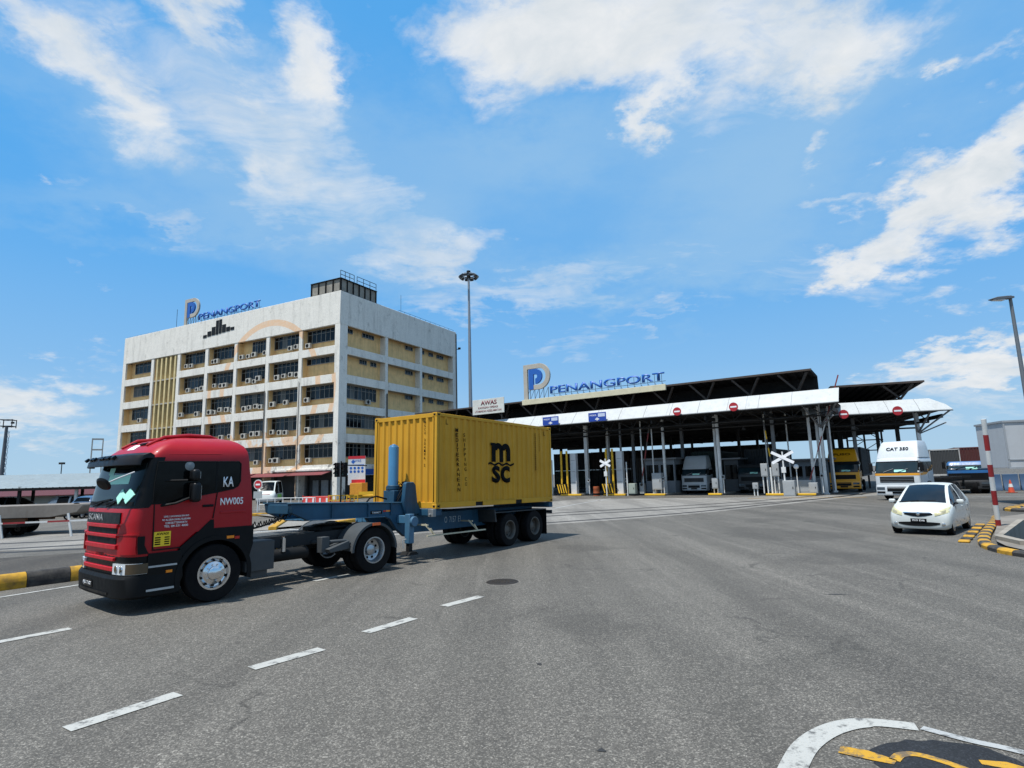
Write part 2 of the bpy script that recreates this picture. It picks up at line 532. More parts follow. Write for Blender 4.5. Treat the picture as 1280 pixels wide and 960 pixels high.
def wheel(parent, x, y, z, r, w, side, style='steel', rimm=None, name='wheel', n=36):
    """tyre carries rim; side=+1 shows its face to +y"""
    rim = r * .56
    ty = MB().lathe(tyre_prof(r, w, rim), n=n).build(name, TYRE, parent)
    ty.location = (x, y, z)
    h = w / 2
    m = MB()
    S = lambda pr: [(a, b * side) for a, b in pr]
    holes = MB()
    if style == 'front':       # convex polished disc with a hub in its middle
        m.lathe(S([(rim + .012, h * .80), (rim + .012, h * .99), (rim - .02, h * .99), (rim - .045, h * .62), (rim * .80, h * .58), (rim * .70, h * .86), (rim * .50, h * .98), (rim * .44, h * 1.02), (rim * .42, h * 1.25), (rim * .34, h * 1.34), (.001, h * 1.37)]), n=n)
        for k in range(10):
            a = 2 * PI * (k + .5) / 10
            c = (math.cos(a) * rim * .755, math.sin(a) * rim * .755)
            holes.cyl((c[0], side * h * .69, c[1]), (c[0], side * h * .80, c[1]), rim * .085, n=10)
        for k in range(10):
            a = 2 * PI * k / 10
            c = (math.cos(a) * rim * .53, math.sin(a) * rim * .53)
            m.cyl((c[0], side * h * .9, c[1]), (c[0], side * h * 1.1, c[1]), rim * .045, n=6)
    elif style == 'drive':     # deep dished disc
        m.lathe(S([(rim + .012, h * .80), (rim + .012, h * 1.0), (rim - .015, h * 1.0), (rim - .05, h * .55), (rim * .86, -h * .15), (rim * .72, -h * .35), (rim * .45, -h * .38), (rim * .42, h * .1), (rim * .32, h * .22), (.001, h * .25)]), n=n)
        for k in range(8):
            a = 2 * PI * (k + .5) / 8
            c = (math.cos(a) * rim * .64, math.sin(a) * rim * .64)
            holes.cyl((c[0], -side * h * .36, c[1]), (c[0], -side * h * .28, c[1]), rim * .1, n=10)
    else:                      # car alloy: spokes
        m.lathe(S([(rim + .008, h * .8), (rim + .008, h * .96), (rim - .02, h * .96), (rim - .03, h * .3), (.001, h * .25)]), n=n)
        for k in range(5):
            a = 2 * PI * k / 5
            for da in (-.17, .17):
                m.beam((math.cos(a) * .03, side * h * .75, math.sin(a) * .03), (math.cos(a + da) * (rim - .015), side * h * .7, math.sin(a + da) * (rim - .015)), .03, .035)
        m.cyl((0, side * h * .6, 0), (0, side * h * .85, 0), .045)
    ri = m.build('rim', rimm or RIMS, ty)
    if holes.v:
        holes.build('hand_hole', BLACKP, ri)
    return ty

class Shell:
    """rounded cab built of plan outlines at several heights: (z, x front, x back, half width, corner length)"""
    def __init__(s, levels, n=4.0, rb=.06):
        s.L, s.n, s.rb = levels, n, rb
    def at(s, z):
        L = s.L
        if z <= L[0][0]:
            return L[0]
        for a, b in zip(L, L[1:]):
            if z <= b[0]:
                t = (z - a[0]) / (b[0] - a[0])
                return tuple(p + (q - p) * t for p, q in zip(a, b))
        return L[-1]
    def front(s, y, z, off=0):
        _, xf, xb, w, c = s.at(z)
        u = min(1, abs(y) / w)
        x = xf - c + c * max(0, 1 - u ** s.n) ** (1 / s.n)
        if off:
            e = 1e-3
            u2 = min(.9999, abs(abs(y) - e) / w)
            x2 = xf - c + c * max(0, 1 - u2 ** s.n) ** (1 / s.n)
            if u > .9995:
                nx, ny = 0, 1
            else:
                nx, ny = e, (x2 - x)
                l = math.hypot(nx, ny)
                nx, ny = nx / l, ny / l
            return (x + nx * off, y + math.copysign(ny * off, y), z)
        return (x, y, z)
    def ys(s, y0, y1, z, n):
        w = s.at(z)[3]
        def th(y):
            return math.copysign(math.asin(min(1, abs(y) / w)), y)
        a, b = th(y0), th(y1)
        return [w * math.sin(a + (b - a) * k / n) for k in range(n + 1)]
    def ring(s, z, nf=28):
        _, xf, xb, w, c = s.at(z)
        ys = [w * math.cos(PI * k / nf) for k in range(nf + 1)]
        ys = [math.copysign(w * (1 - (1 - min(1, abs(y) / w)) ** 1.6), y) for y in ys]
        pts = [s.front(y, z) for y in ys]
        rb = min(s.rb, w * .3)
        pts += [(xb + rb, -w, z), (xb + rb * .3, -w + rb * .3, z), (xb, -w + rb, z), (xb, w - rb, z), (xb + rb * .3, w - rb * .3, z), (xb + rb, w, z)]
        return pts
    def body(s, mb):
        rows = [s.ring(l[0]) for l in s.L]
        mb.grid(rows, closed=True)
        n = len(rows[0])
        mb.add(rows[0], [tuple(range(n))])
        mb.add(rows[-1], [tuple(range(n))])
        return mb
    def panel(s, mb, y0, y1, z0, z1, off=.006, n=18, nz=6, depth=.0):
        """a strip that follows the front, held off it"""
        rows = []
        for k in range(nz + 1):
            z = z0 + (z1 - z0) * k / nz
            rows.append([s.front(y, z, off) for y in s.ys(y0, y1, z, n)])
        mb.grid(rows)
        # edges back to the body so that the panel has a thickness
        inn = [[s.front(y, z0 + (z1 - z0) * k / nz, -.01) for y in s.ys(y0, y1, z0 + (z1 - z0) * k / nz, n)] for k in (0, nz)]
        mb.grid([inn[0], rows[0]])
        mb.grid([rows[-1], inn[1]])
        for j in (0, -1):
            mb.grid([[r[j] for r in rows], [s.front(s.ys(y0, y1, z0 + (z1 - z0) * k / nz, n)[j], z0 + (z1 - z0) * k / nz, -.01) for k in range(nz + 1)]])
        return mb

def disc_arch(mb, cx, cz, r0, r1, y0, y1, a0, a1, n=20):
    """wheel arch shell round (cx, cz) in the xz plane"""
    sec = [[(cx + r * math.cos(a), y, cz + r * math.sin(a)) for r, y in ((r0, y0), (r1, y0), (r1, y1), (r0, y1))] for a in [a0 + (a1 - a0) * k / n for k in range(n + 1)]]
    mb.grid(sec, closed=True)
    mb.add(sec[0], [(0, 1, 2, 3)])
    mb.add(sec[-1], [(3, 2, 1, 0)])
    return mb

# ------------------------------------------------------------------ red tractor unit
def red_truck():
    RED = M('red_paint', '#9c0e18', rough=.42, var=.08, scale=1.3, coat=.12, spec=.3, dirt=.16, dirtcol='#5c1c1a', dscale=.9)
    RED2 = M('red_paint_faded', '#ad121c', rough=.45, var=.1, coat=.1, spec=.3, dirt=.15, dirtcol='#5c1c1a')
    t = thing('red_tractor_unit', 'red lorry cab with black sun visor towing the yellow container', 'truck', (-6.606, 12.05, 0), -2.245)
    lev = [(1.30, 1.50, -.72, 1.215, .36), (1.50, 1.50, -.715, 1.22, .36), (1.74, 1.49, -.70, 1.225, .36), (1.80, 1.47, -.70, 1.225, .36), (2.20, 1.385, -.66, 1.22, .34), (2.60, 1.30, -.61, 1.21, .32),
           (2.69, 1.27, -.60, 1.20, .32), (2.78, 1.20, -.585, 1.175, .32), (2.88, 1.08, -.545, 1.11, .32), (2.96, .95, -.47, 1.0, .3), (3.02, .78, -.36, .86, .3), (3.055, .58, -.22, .68, .25), (3.07, .3, -.05, .42, .1)]
    S = Shell(lev)
    low = Shell([(.92, 1.50, .66, 1.20, .36), (1.05, 1.50, .62, 1.215, .36), (1.30, 1.50, .32, 1.215, .36)])
    mb = MB()
    S.body(mb)
    low.body(mb)
    cab = mb.build('cab', RED, t, smooth=32)
    # roof shell lines
    mb = MB()
    for s_ in (-1, 1):
        mb.tube([(1.08, s_ * .62, 2.90), (.8, s_ * .66, 3.05), (.35, s_ * .62, 3.10), (-.1, s_ * .52, 3.10), (-.42, s_ * .5, 3.0)], [.02, .035, .04, .035, .015], 8)
        mb.tube([(1.16, s_ * 1.16, 2.68), (.9, s_ * 1.18, 2.72), (0, s_ * 1.18, 2.73), (-.5, s_ * 1.16, 2.7)], .014, 6)
    mb.build('roof_rail', RED, t)
    mb = MB()
    for k, x in enumerate((1.02, .9)):
        mb.obox((x, .35 - k * .9, 2.93 + k * .05), (.05, .3, .05), ry=.5)
    mb.build('roof_marker', BLACKP, t)
    mb = MB()
    rows = []
    for i in range(5):
        z = 2.84 + .012 * i * 2
        rows.append([S.front(y, z, .006) for y in (-.18, -.06, .06, .18)])
    mb.grid(rows)
    mb.build('roof_sticker', WHITEL, t)
    # black band round windscreen and pillars
    mb = MB()
    S.panel(mb, -1.2245, 1.2245, 1.78, 2.66, .006, 44, 8)
    mb.build('pillar_trim', BLACKG, t)
    ws = MB()
    S.panel(ws, -1.13, 1.13, 1.83, 2.56, .011, 36, 8)
    GW = M('windscreen_glass', '#0d1617', rough=.05, var=.6, scale=1.1, spec=.22)
    wsp = ws.build('windscreen', GW, t)
    for y0, y1, z0, z1 in ((-.22, .78, 2.20, 2.37), (-.30, -.05, 2.37, 2.5)):
        mb = MB(); S.panel(mb, y0, y1, z0, z1, .015, 8, 2); mb.build('permit_paper', PAPER, wsp)
    for cy, cz in ((.66, 1.98), (.93, 1.99)):
        q = [S.front(cy + a, cz + b, .034) for a, b in ((-.15, -.02), (.0, -.13), (.15, .02), (.0, .13))]
        q2 = [S.front(cy + a, cz + b, .004) for a, b in ((-.15, -.02), (.0, -.13), (.15, .02), (.0, .13))]
        MB().add(q + q2, [(0, 1, 2, 3), (0, 4, 5, 1), (1, 5, 6, 2), (2, 6, 7, 3), (3, 7, 4, 0)]).build('permit_card', PAPER, wsp)
    mb = MB(); S.panel(mb, -1.2, -1.12, 1.86, 2.5, .012, 4, 6); mb.build('glass_edge', M('teal_glass', '#4f938a', rough=.2, spec=.3), wsp)
    mb = MB(); S.panel(mb, -1.1, 1.1, 1.82, 1.89, .014, 24, 2); mb.build('dashboard_edge', BLACKP, wsp)
    for y0, y1 in ((-.55, .25), (.15, .85)):
        mb = MB()
        a = S.front(y0, 1.80, .03); b = S.front(y0 + (y1 - y0) * .5, 1.88, .03); c = S.front(y1, 1.93, .03)
        mb.tube([a, b], .012, 6); mb.beam(S.front(y0 - .1, 1.86, .026), c, .012, .03)
        mb.build('wiper', BLACKP, t)
    # visor
    mb = MB()
    VIS = M('visor_plastic', '#14161b', rough=.45, var=.2, spec=.25)
    up, lo, inn = [], [], []
    rows = []
    for prof in ((2.70, .0), (2.74, .10), (2.70, .25), (2.62, .32), (2.53, .34), (2.52, .325), (2.60, .30), (2.65, .20), (2.64, .0)):
        rows.append([(S.front(y, 2.62)[0] + prof[1] * (1 - .35 * abs(y / 1.2) ** 3) + .004, y * 1.0, prof[0]) for y in S.ys(-1.19, 1.19, 2.62, 30)])
    mb.grid(rows)
    for j in (0, -1):
        mb.add([r[j] for r in rows], [tuple(range(len(rows)))])
    vis = mb.build('sun_visor', VIS, t, smooth=30)
    mb = MB()
    for y in (-.85, -.5, -.35, .02, .14, .32, .42, .62):
        p = S.front(y, 2.62, .30)
        MB().obox((p[0], y, 2.668), (.07, .085, .05), ry=.7).build('visor_slot', BLACKG, vis)
    # side glass, both sides
    for s_ in (1, -1):
        y0, y1 = (1.205, 1.230) if s_ > 0 else (-1.230, -1.205)
        pts = [(1.08, 2.58), (1.12, 2.2), (1.13, 1.84), (.74, 1.84), (.64, 1.91), (0, 2.01), (-.28, 2.06), (-.37, 2.11), (-.41, 2.2), (-.41, 2.54), (-.37, 2.58)]
        sw = MB().prism(pts, 'y', y0, y1).build('side_window', GLASS, t, bev=.006)
        e = .0035 * s_
        yy = y1 if s_ > 0 else y0
        mb = MB()
        mb.box(.03, min(yy, yy + e), 2.02, .065, max(yy, yy + e), 2.58)
        mb.build('window_divider', BLACKP, sw)
        mb = MB()
        mb.tube([(p[0], yy + e, p[1]) for p in pts + pts[:1]], .011, 6)
        mb.build('window_seal', BLACKP, sw)
        # door seam and handle
        for a, b in (((1.10, 1.83), (1.08, 1.04)), ((.02, 2.0), (.08, 1.52)), ((1.08, 1.05), (.64, 1.05))):
            MB().beam((a[0], yy - .006 * s_, a[1]), (b[0], yy - .006 * s_, b[1]), .016, .02).build('door_seam', BLACKP, t)
        mb = MB(); mb.obox((.18, yy - .002 * s_, 1.76), (.2, .03, .045)); mb.build('door_handle', BLACKP, t, bev=.01)
        mb = MB(); mb.obox((-.3, yy - .01 * s_, 1.62), (.5, .03, .05)); mb.build('side_ridge', RED, t, bev=.01)
        # vertical curtain folds seen behind the glass
    for i in range(6):
        pass
    # interior mirror seen through the side glass (a small lamp on the headlining)
    MB().lathe([(.001, -.012), (.06, -.01), (.085, 0), (.06, .01), (.001, .012)], c=(.55, 1.236, 2.5), ax='y', n=16).build('cab_lamp', M('grey_trim', '#7a7f80', rough=.4), t)
    # front grille
    mb = MB(); S.panel(mb, -.84, .84, 1.52, 1.705, .02, 24, 4)
    gr = mb.build('grille', BLACKG, t)
    f = S.front(0, 1.56, .0)
    text('SCANIA', 'maker_lettering', M('badge_silver', '#b9bcbe', rough=.3, metal=.6), gr, (f[0] + .026, -.28, 1.565), (0, 1, 0), (0, 0, 1), .11, .74, ext=.006, bold=.0)
    mb = MB()
    for z0, z1 in ((1.345, 1.435), (1.17, 1.265)):
        S.panel(mb, -.74, .74, z0, z1, .010, 24, 2)
    mb.build('grille_opening', BLACKP, t)
    for z0, z1 in ((1.44, 1.505), (1.275, 1.335), (1.08, 1.16)):
        mb = MB(); S.panel(mb, -.78, .78, z0, z1, .035, 24, 3)
        mb.build('grille_slat', RED2, t, bev=.008)
    LB = Shell([(.28, 1.50, .56, 1.19, .36), (.36, 1.50, .56, 1.20, .36), (1.0, 1.50, .56, 1.205, .36)])
    mb = MB(); LB.body(mb); lowb = mb.build('lower_panel', BLACKG, t)
    for z0, z1 in ((.885, .945), (.715, .785)):
        mb = MB(); LB.panel(mb, -.74, .74, z0, z1, .04, 24, 3); mb.build('grille_slat', RED2, t, bev=.008)
    for s_ in (1, -1):
        # corner vane and headlamp
        mb = MB(); a, b = (.80, 1.205) if s_ > 0 else (-1.205, -.80)
        S.panel(mb, a, b, 1.315, 1.345, .035, 14, 2)
        low.panel(mb, min(s_ * .90, s_ * 1.19), max(s_ * .90, s_ * 1.19), 1.0, 1.30, .030, 12, 3)
        mb.build('corner_vane', RED, t)
        mb = MB(); a, b = (1.198, 1.2145) if s_ > 0 else (-1.2145, -1.198)
        low.panel(mb, a, b, 1.0, 1.30, .016, 8, 2); mb.build('vane_slot', BLACKP, t)
        mb = MB(); a, b = (.74, 1.203) if s_ > 0 else (-1.203, -.74)
        LB.panel(mb, a, b, .67, .85, .03, 16, 4)
        hl = mb.build('headlamp', LAMP, t)
        mb = MB(); a, b = (1.09, 1.2045) if s_ > 0 else (-1.2045, -1.09)
        LB.panel(mb, a, b, .675, .845, .036, 8, 2); mb.build('indicator', M('smoked_amber', '#4c4030', rough=.15), hl)
        mb = MB(); a, b = (.78, 1.0) if s_ > 0 else (-1.0, -.78)
        for k in (0, 1):
            yy = s_ * (.86 + .13 * k)
            p = LB.front(yy, .76, .034)
            mb.cyl((p[0] - .02, yy, .76), (p[0] + .004, yy, .76), .06, n=18)
        mb.build('reflector', CHROME, hl)
    BP = Shell([(.26, 1.50, .58, 1.20, .42), (.30, 1.56, .58, 1.235, .42), (.60, 1.58, .58, 1.24, .42), (.655, 1.55, .58, 1.23, .42)])
    mb = MB(); BP.body(mb); bp = mb.build('bumper', BLACKP, t, smooth=30)
    mb = MB(); BP.panel(mb, -.5, -.02, .4, .52, .012, 6, 2); npl = mb.build('number_plate', BLACKG, bp)
    f = BP.front(-.26, .42, .015)
    text('PJU 7102', 'plate_number', WHITEL, npl, (f[0] + .004, -.26, .425), (0, 1, 0), (0, 0, 1), .07, .4, ext=.004, bold=0)
    mb = MB(); BP.panel(mb, -.7, .7, .33, .37, .012, 20, 1); mb.build('bumper_slot', BLACKG, bp)
    # step side panel with bright strips, both sides
    for s_ in (1, -1):
        y = s_ * 1.2
        a, b = sorted((y, y + s_ * .035))
        sp = MB().prism([(1.14, 1.0), (1.16, .34), (1.1, .28), (.66, .28), (.56, .55), (.6, 1.0)], 'y', a, b).build('step_panel', BLACKG, t, bev=.008)
        a, b = sorted((y + s_ * .03, y + s_ * .05))
        MB().obox((.91, y + s_ * .045, .775), (.46, .03, .03)).obox((.93, y + s_ * .045, .385), (.44, .03, .035)).build('step_tread', M('bright_strip', '#aeb3b6', rough=.35, metal=.6), sp)
        MB().obox((.80, y + s_ * .042, .665), (.1, .02, .045)).build('side_marker', AMBER, sp)
    # wheel arches and the dark body above them
    for s_ in (1, -1):
        a, b = sorted((s_ * .62, s_ * 1.245))
        mb = MB()
        disc_arch(mb, 0, .5, .62, .70, a, b, R(-12), R(192))
        a2, b2 = sorted((s_ * 1.20, s_ * 1.2275))
        mb.prism([(.64, 1.04), (.60, .90)] + [(.66 * math.cos(R(q)), .5 + .66 * math.sin(R(q))) for q in range(38, 165, 9)] + [(-.72, .98), (-.72, 1.33), (.05, 1.34), (.06, 1.50), (.12, 1.50), (.33, 1.30), (.62, 1.06)], 'y', a2, b2)
        ar = mb.build('wheel_arch', BLACKP, t, smooth=30)
        MB().obox((-.26, s_ * 1.235, 1.15), (.14, .03, .05)).build('arch_marker', AMBER, ar)
        MB().obox((-.39, s_ * 1.235, 1.13), (.09, .03, .05)).build('reflector', REDL, ar)
    MB().box(-.70, -1.18, 1.12, .6, 1.18, 1.32).box(-.6, -.7, .45, 1.1, .7, 1.15).build('engine_block', DARKST, t)
    # door mirrors
    MIR = M('mirror_black', '#121315', rough=.4, var=.15, spec=.25)
    for s_ in (1, -1):
        y = s_ * 1.36
        mb = MB()
        mb.obox((.50, y, 2.33), (.15, .20, .22))
        mb.obox((.48, y, 2.02), (.16, .22, .36))
        mo = mb.build('door_mirror', MIR, t, bev=.06, seg=4)
        MB().tube([(.98, s_ * 1.2, 2.24), (.62, y, 2.24)], .022, 6).build('mirror_arm', BLACKP, mo)
        MB().tube([(1.0, s_ * 1.2, 1.8), (.8, y, 1.84), (.58, y, 1.92)], .025, 6).build('mirror_arm', BLACKP, mo)
        MB().obox((.424, y, 2.33), (.006, .10, .12)).build('mirror_glass', CHROME, mo)
        MB().obox((.399, y, 2.02), (.006, .12, .24)).build('mirror_glass', CHROME, mo)
    # kerb mirror hung over the windscreen
    mb = MB()
    c = Vector((1.78, .86, 2.21))
    mb.lathe([(.001, -.05), (.13, -.04), (.165, 0), (.15, .02), (.001, .025)], c=(0, 0, 0), ax='z', n=24)
    km = mb.build('kerb_mirror', MIR, t)
    km.location = c; km.rotation_euler = (R(20), R(-48), 0); km.scale = (.8, .8, .8)
    mb = MB(); mb.tube([(-.02, .02, .02), (-.04, .25, .12), (-.12, .52, .34)], .016, 6)
    mb.build('mirror_arm', M('bright_arm', '#b5b8ba', rough=.4), km)
    # lettering and stickers on the near side
    yy = 1.2315
    W = WHITEL
    xd, yd = (-1, 0, 0), (0, 0, 1)
    text('KA', 'lettering', W, t, (-.18, yy + .0045, 2.10), xd, yd, .19, .20, ext=.002, bold=.012)
    text('NW005', 'lettering', W, t, (-.265, 1.226, 1.755), xd, yd, .135, .44, ext=.003, bold=.016)
    for k, (b_, w_) in enumerate((('LEVEL 2 (HOLDINGS) SDN BHD', .42), ('NO. 46, LEBUH CAKERA, PELABUHAN', .47), ('12300 BUTTERWORTH', .36), ('TEL: 04-331 4000', .40))):
        text(b_, 'lettering', W, t, (.72, 1.226, 1.585 - .055 * k), xd, yd, .038, w_, ext=.003, bold=.01)
    st = MB().box(.80, 1.218, 1.105, 1.075, 1.2255, 1.355).build('warning_sticker', M('sticker_yellow', '#e6c21e', rough=.5, var=.05), t)
    text('AWAS!', 'sticker_writing', BLACKL, st, (.935, 1.2262, 1.295), xd, yd, .045, .2, ext=.002, bold=.02)
    for k in range(4):
        MB().box(.965, 1.2262, 1.13 + .038 * k, 1.055, 1.228, 1.152 + .038 * k).box(.82, 1.2262, 1.13 + .038 * k, .9, 1.228, 1.150 + .038 * k).build('sticker_print', BLACKL, st)
    # chassis behind the cab
    mb = MB()
    for s_ in (1, -1):
        mb.box(-4.35, s_ * .45 - .04, .74, .6, s_ * .45 + .04, 1.0)
    for x in (-.9, -1.9, -2.8, -3.7, -4.3):
        mb.box(x - .06, -.45, .8, x + .06, .45, .95)
    mb.cyl((-3.7, -1.0, .5), (-3.7, 1.0, .5), .09).lathe([(.05, -.2), (.2, -.12), (.24, 0), (.2, .12), (.05, .2)], c=(-3.7, 0, .5), ax='y', n=20)
    mb.cyl((0, -1.0, .5), (0, 1.0, .5), .07)
    mb.box(-3.2, -.6, .55, -2.9, -.36, .8).box(-3.2, .36, .55, -2.9, .6, .8)
    mb.build('chassis_frame', CHASSIS, t, bev=.008)
    mb = MB(); mb.box(-2.2, -.42, 1.0, -.8, .42, 1.02).box(-2.6, -.42, 1.0, -2.25, .42, 1.015)
    mb.build('deck_plate', M('deck_plate_grey', '#4b5052', rough=.55, metal=.3, dirt=.5), t)
    mb = MB().box(-1.18, .74, .44, -.60, 1.22, 1.0).box(-1.16, .76, 1.0, -.62, 1.2, 1.012)
    mb.box(-1.08, .9, .32, -.74, 1.15, .46)
    mb.build('battery_box', M('box_grey', '#33373a', rough=.55, var=.2, dirt=.3), t, bev=.018)
    MB().cyl((-1.6, .82, .70), (-1.6, .82, .97), .06).cyl((-1.6, .82, .97), (-1.6, .82, 1.0), .035).build('air_dryer', CHROME, t)
    MB().cyl((-2.2, .72, .62), (-1.3, .72, .62), .13, n=20).build('air_tank', DARKST, t)
    MB().box(-2.3, -1.2, .4, -.9, -.62, .95).build('fuel_tank', M('tank_grey', '#5a5e60', rough=.45, metal=.4), t, bev=.06)
    mb = MB().lathe([(.05, 0), (.46, 0), (.5, .03), (.5, .07), (.46, .1), (.05, .1)], c=(-3.35, 0, 1.02), ax='z', n=28)
    mb.prism([(-4.0, 1.0), (-3.35, 1.13), (-3.3, 1.13), (-2.8, 1.08), (-2.8, 1.0)], 'y', -.4, .4)
    mb.build('fifth_wheel', DARKST, t, bev=.006)
    # rear mudguards
    FEN = M('mudguard_plastic', '#3f4447', rough=.55, var=.15, dirt=.2, spec=.3)
    for s_ in (1, -1):
        a, b = sorted((s_ * .56, s_ * 1.25))
        mb = MB(); disc_arch(mb, -3.7, .5, .615, .645, a, b, R(5), R(178), 26)
        for k in range(1):
            disc_arch(mb, -3.7, .5, .60, .655, *sorted((s_ * 1.215, s_ * 1.255)), R(2), R(179), 26)
        fe = mb.build('mudguard', FEN, t, smooth=30)
        MB().box(-4.34, min(s_ * .6, s_ * 1.25), .12, -4.315, max(s_ * .6, s_ * 1.25), .6).build('mud_flap', TYRE, fe)
        mb = MB().tube([(-2.5, s_ * .5, .78), (-2.62, s_ * .95, .80), (-3.0, s_ * 1.05, .80), (-3.1, s_ * 1.1, .72)], .04, 8)
        mb.box(-2.62, min(s_ * .8, s_ * 1.0), .58, -2.42, max(s_ * .8, s_ * 1.0), .92)
        mb.prism([(-3.06, .62), (-2.55, .58), (-2.5, .66), (-3.04, .8)], 'y', *sorted((s_ * .85, s_ * 1.15)))
        mb.build('mudguard_bracket', FEN, fe, bev=.01)
        MB().obox((-3.72, s_ * 1.255, 1.115), (.22, .03, .06), ry=0).build('arch_marker', M('orange_marker', '#d9622a', rough=.3), fe)
    # wheels
    for s_ in (1, -1):
        wheel(t, 0, s_ * 1.07, .52, .52, .30, s_, 'front', CHROME)
        wheel(t, -3.7, s_ * 1.08, .52, .52, .27, s_, 'drive', RIMS)
        wheel(t, -3.7, s_ * .76, .52, .52, .27, -s_, 'drive', RIMS)
    # air lines coiling to the trailer
    for yo, zo, ph in ((.18, 1.32, 0), (-.1, 1.22, 1.3)):
        P = []
        for k in range(150):
            q = k / 149
            a = q * 2 * PI * 13 + ph
            bx, by, bz = -.72 - q * 1.5, yo + .25 * math.sin(q * 2), 1.35 - .75 * q * (1 - q) + .25 * q + (zo - 1.3) * (1 - q)
            P.append((bx + .015 * math.cos(a), by + .055 * math.cos(a), bz + .055 * math.sin(a)))
        MB().tube(P, .011, 5).build('air_hose', BLACKP, t)
    P = [(-.7, .35 + .1 * math.sin(k * .3), 1.15 + .0 * k) if k < 1 else (-.7 - .16 * k, .35, 1.18 - .14 * math.sin(k / 10 * PI) + .045 * k) for k in range(11)]
    MB().tube(P, .022, 6).build('power_cable', BLACKP, t)
    return t
red_truck()
# ------------------------------------------------------------------ skeletal trailer and container
TR_RZ = R(235.68)
TILT = -.0195
def blue_trailer():
    B = M('trailer_blue', '#264f69', rough=.55, var=.22, dirt=.45, dirtcol='#23211f', streak=.35, scale=2, spec=.25)
    BC = M('cylinder_blue', '#4a86ad', rough=.4, var=.15, dirt=.3, dirtcol='#34495a')
    DK = M('trailer_dark', '#20282d', rough=.6, var=.25, dirt=.4)
    t = thing('skeletal_trailer', 'blue gooseneck trailer with hydraulic cylinder carrying the yellow container', 'trailer', (-3.11, 16.50, 0), TR_RZ, ry=TILT)
    # gooseneck
    top = [(3.94, 1.60), (3.90, 1.40), (3.52, 1.24), (3.1, 1.205), (1.2, 1.20), (.98, 1.12), (.76, .86), (.45, .64), (.1, .62), (.1, 1.5), (2.3, 1.56)]
    mb = MB()
    for s_ in (1, -1):
        a, b = sorted((s_ * .38, s_ * .50))
        mb.prism(top, 'y', a, b)
    mb.box(3.84, -.38, 1.38, 3.93, .38, 1.585)
    mb.box(1.0, -.38, 1.205, 3.5, .38, 1.235)
    for x in (.5, 1.3, 2.2, 3.1):
        mb.box(x - .05, -.38, 1.26, x + .05, .38, 1.49)
    gn = mb.build('gooseneck', B, t, bev=.012)
    mb = MB()
    for s_ in (1, -1):
        a, b = sorted((s_ * .36, s_ * .545))
        mb.prism([(3.95, 1.602), (2.3, 1.562), (.1, 1.502), (.1, 1.525), (2.3, 1.585), (3.95, 1.625)], 'y', a, b)
        mb.prism([(3.5, 1.222), (1.2, 1.182), (1.2, 1.204), (3.5, 1.244)], 'y', a, b)
    mb.build('flange', M('flange_blue', '#3d687f', rough=.5, var=.2, dirt=.4), gn, bev=.004)
    for x in (2.85, 1.75, .98):
        MB().box(x - .012, .5, 1.23, x + .012, .54, 1.55).build('stiffener', B, gn)
    st = MB().box(1.28, .501, 1.27, 1.66, .505, 1.35).build('maker_label', BLACKL, gn)
    text('TIMMST', 'label_writing', WHITEL, st, (1.47, .5055, 1.28), (-1, 0, 0), (0, 0, 1), .05, .3, ext=.002, bold=.01)
    MB().box(1.0, .501, 1.31, 1.14, .506, 1.35).build('reflector', AMBER, gn)
    MB().box(1.14, .501, 1.31, 1.24, .506, 1.35).build('reflector', REDL, gn)
    # main frame
    mb = MB()
    for s_ in (1, -1):
        a, b = sorted((s_ * .42, s_ * .54))
        mb.box(-5.75, a, .72, .35, b, 1.22)
    for x in (-.4, -1.3, -2.2, -3.1, -4.1, -5.1):
        mb.box(x - .05, -.42, .85, x + .05, .42, 1.12)
    mb.build('frame', B, t, bev=.012)
    for x in (-.1, -5.93):
        mb = MB().box(x - .12, -1.2, 1.16, x + .12, 1.2, 1.33)
        for s_ in (1, -1):
            mb.box(x - .1, s_ * 1.12 - .08, 1.28, x + .1, s_ * 1.12 + .08, 1.338)
        bo = mb.build('bolster', B, t, bev=.012)
    mb = MB()
    for s_ in (1, -1):
        mb.box(.02, s_ * 1.12 - .09, 1.14, .14, s_ * 1.12 + .09, 1.34).cyl((.02, s_ * 1.12, 1.2), (.2, s_ * 1.12, 1.2), .025)
    mb.build('twist_lock', M('galvanised', '#8d9192', rough=.5, metal=.5, dirt=.4), bo, bev=.008)
    text('O  7157  E1', 'weight_marking', M('worn_white', '#9fa7a8', rough=.7), t, (-1.45, .541, .90), (-1, 0, 0), (0, 0, 1), .17, .72, ext=.002)
    # side gusset behind the neck, brackets to the container
    for s_ in (1,):
        a, b = sorted((s_ * .50, s_ * .62))
        MB().prism([(.62, 1.5), (.56, 2.02), (.50, 2.06), (.26, 2.06), (.18, 1.98), (.10, 1.5), (-.1, 1.2), (.5, 1.2)], 'y', a, b).build('upright', B, t, bev=.02)
    MB().box(.14, -.5, 1.5, .22, .5, 1.95).build('headboard', DK, t, bev=.01)
    # hydraulic cylinder
    mb = MB().cyl((.42, 0, 1.52), (.42, 0, 3.03), .14, n=26).cyl((.42, 0, 3.03), (.42, 0, 3.07), .11, n=20).cyl((.42, 0, 3.06), (.42, 0, 3.10), .05)
    cy = mb.build('hydraulic_cylinder', BC, t, bev=.01)
    MB().cyl((.42, 0, 1.86), (.42, 0, 1.98), .18, n=26).box(.27, -.2, 1.5, .58, .2, 1.84).build('cylinder_mount', B, cy, bev=.015)
    mb = MB()
    for k in range(5):
        mb.tube([(.52, .25 - .06 * k, 1.52), (.36, .3 - .04 * k, 1.8 + .07 * k), (.24, .35 - .05 * k, 1.9 + .02 * k), (.2, .4, 1.6)], .014, 6)
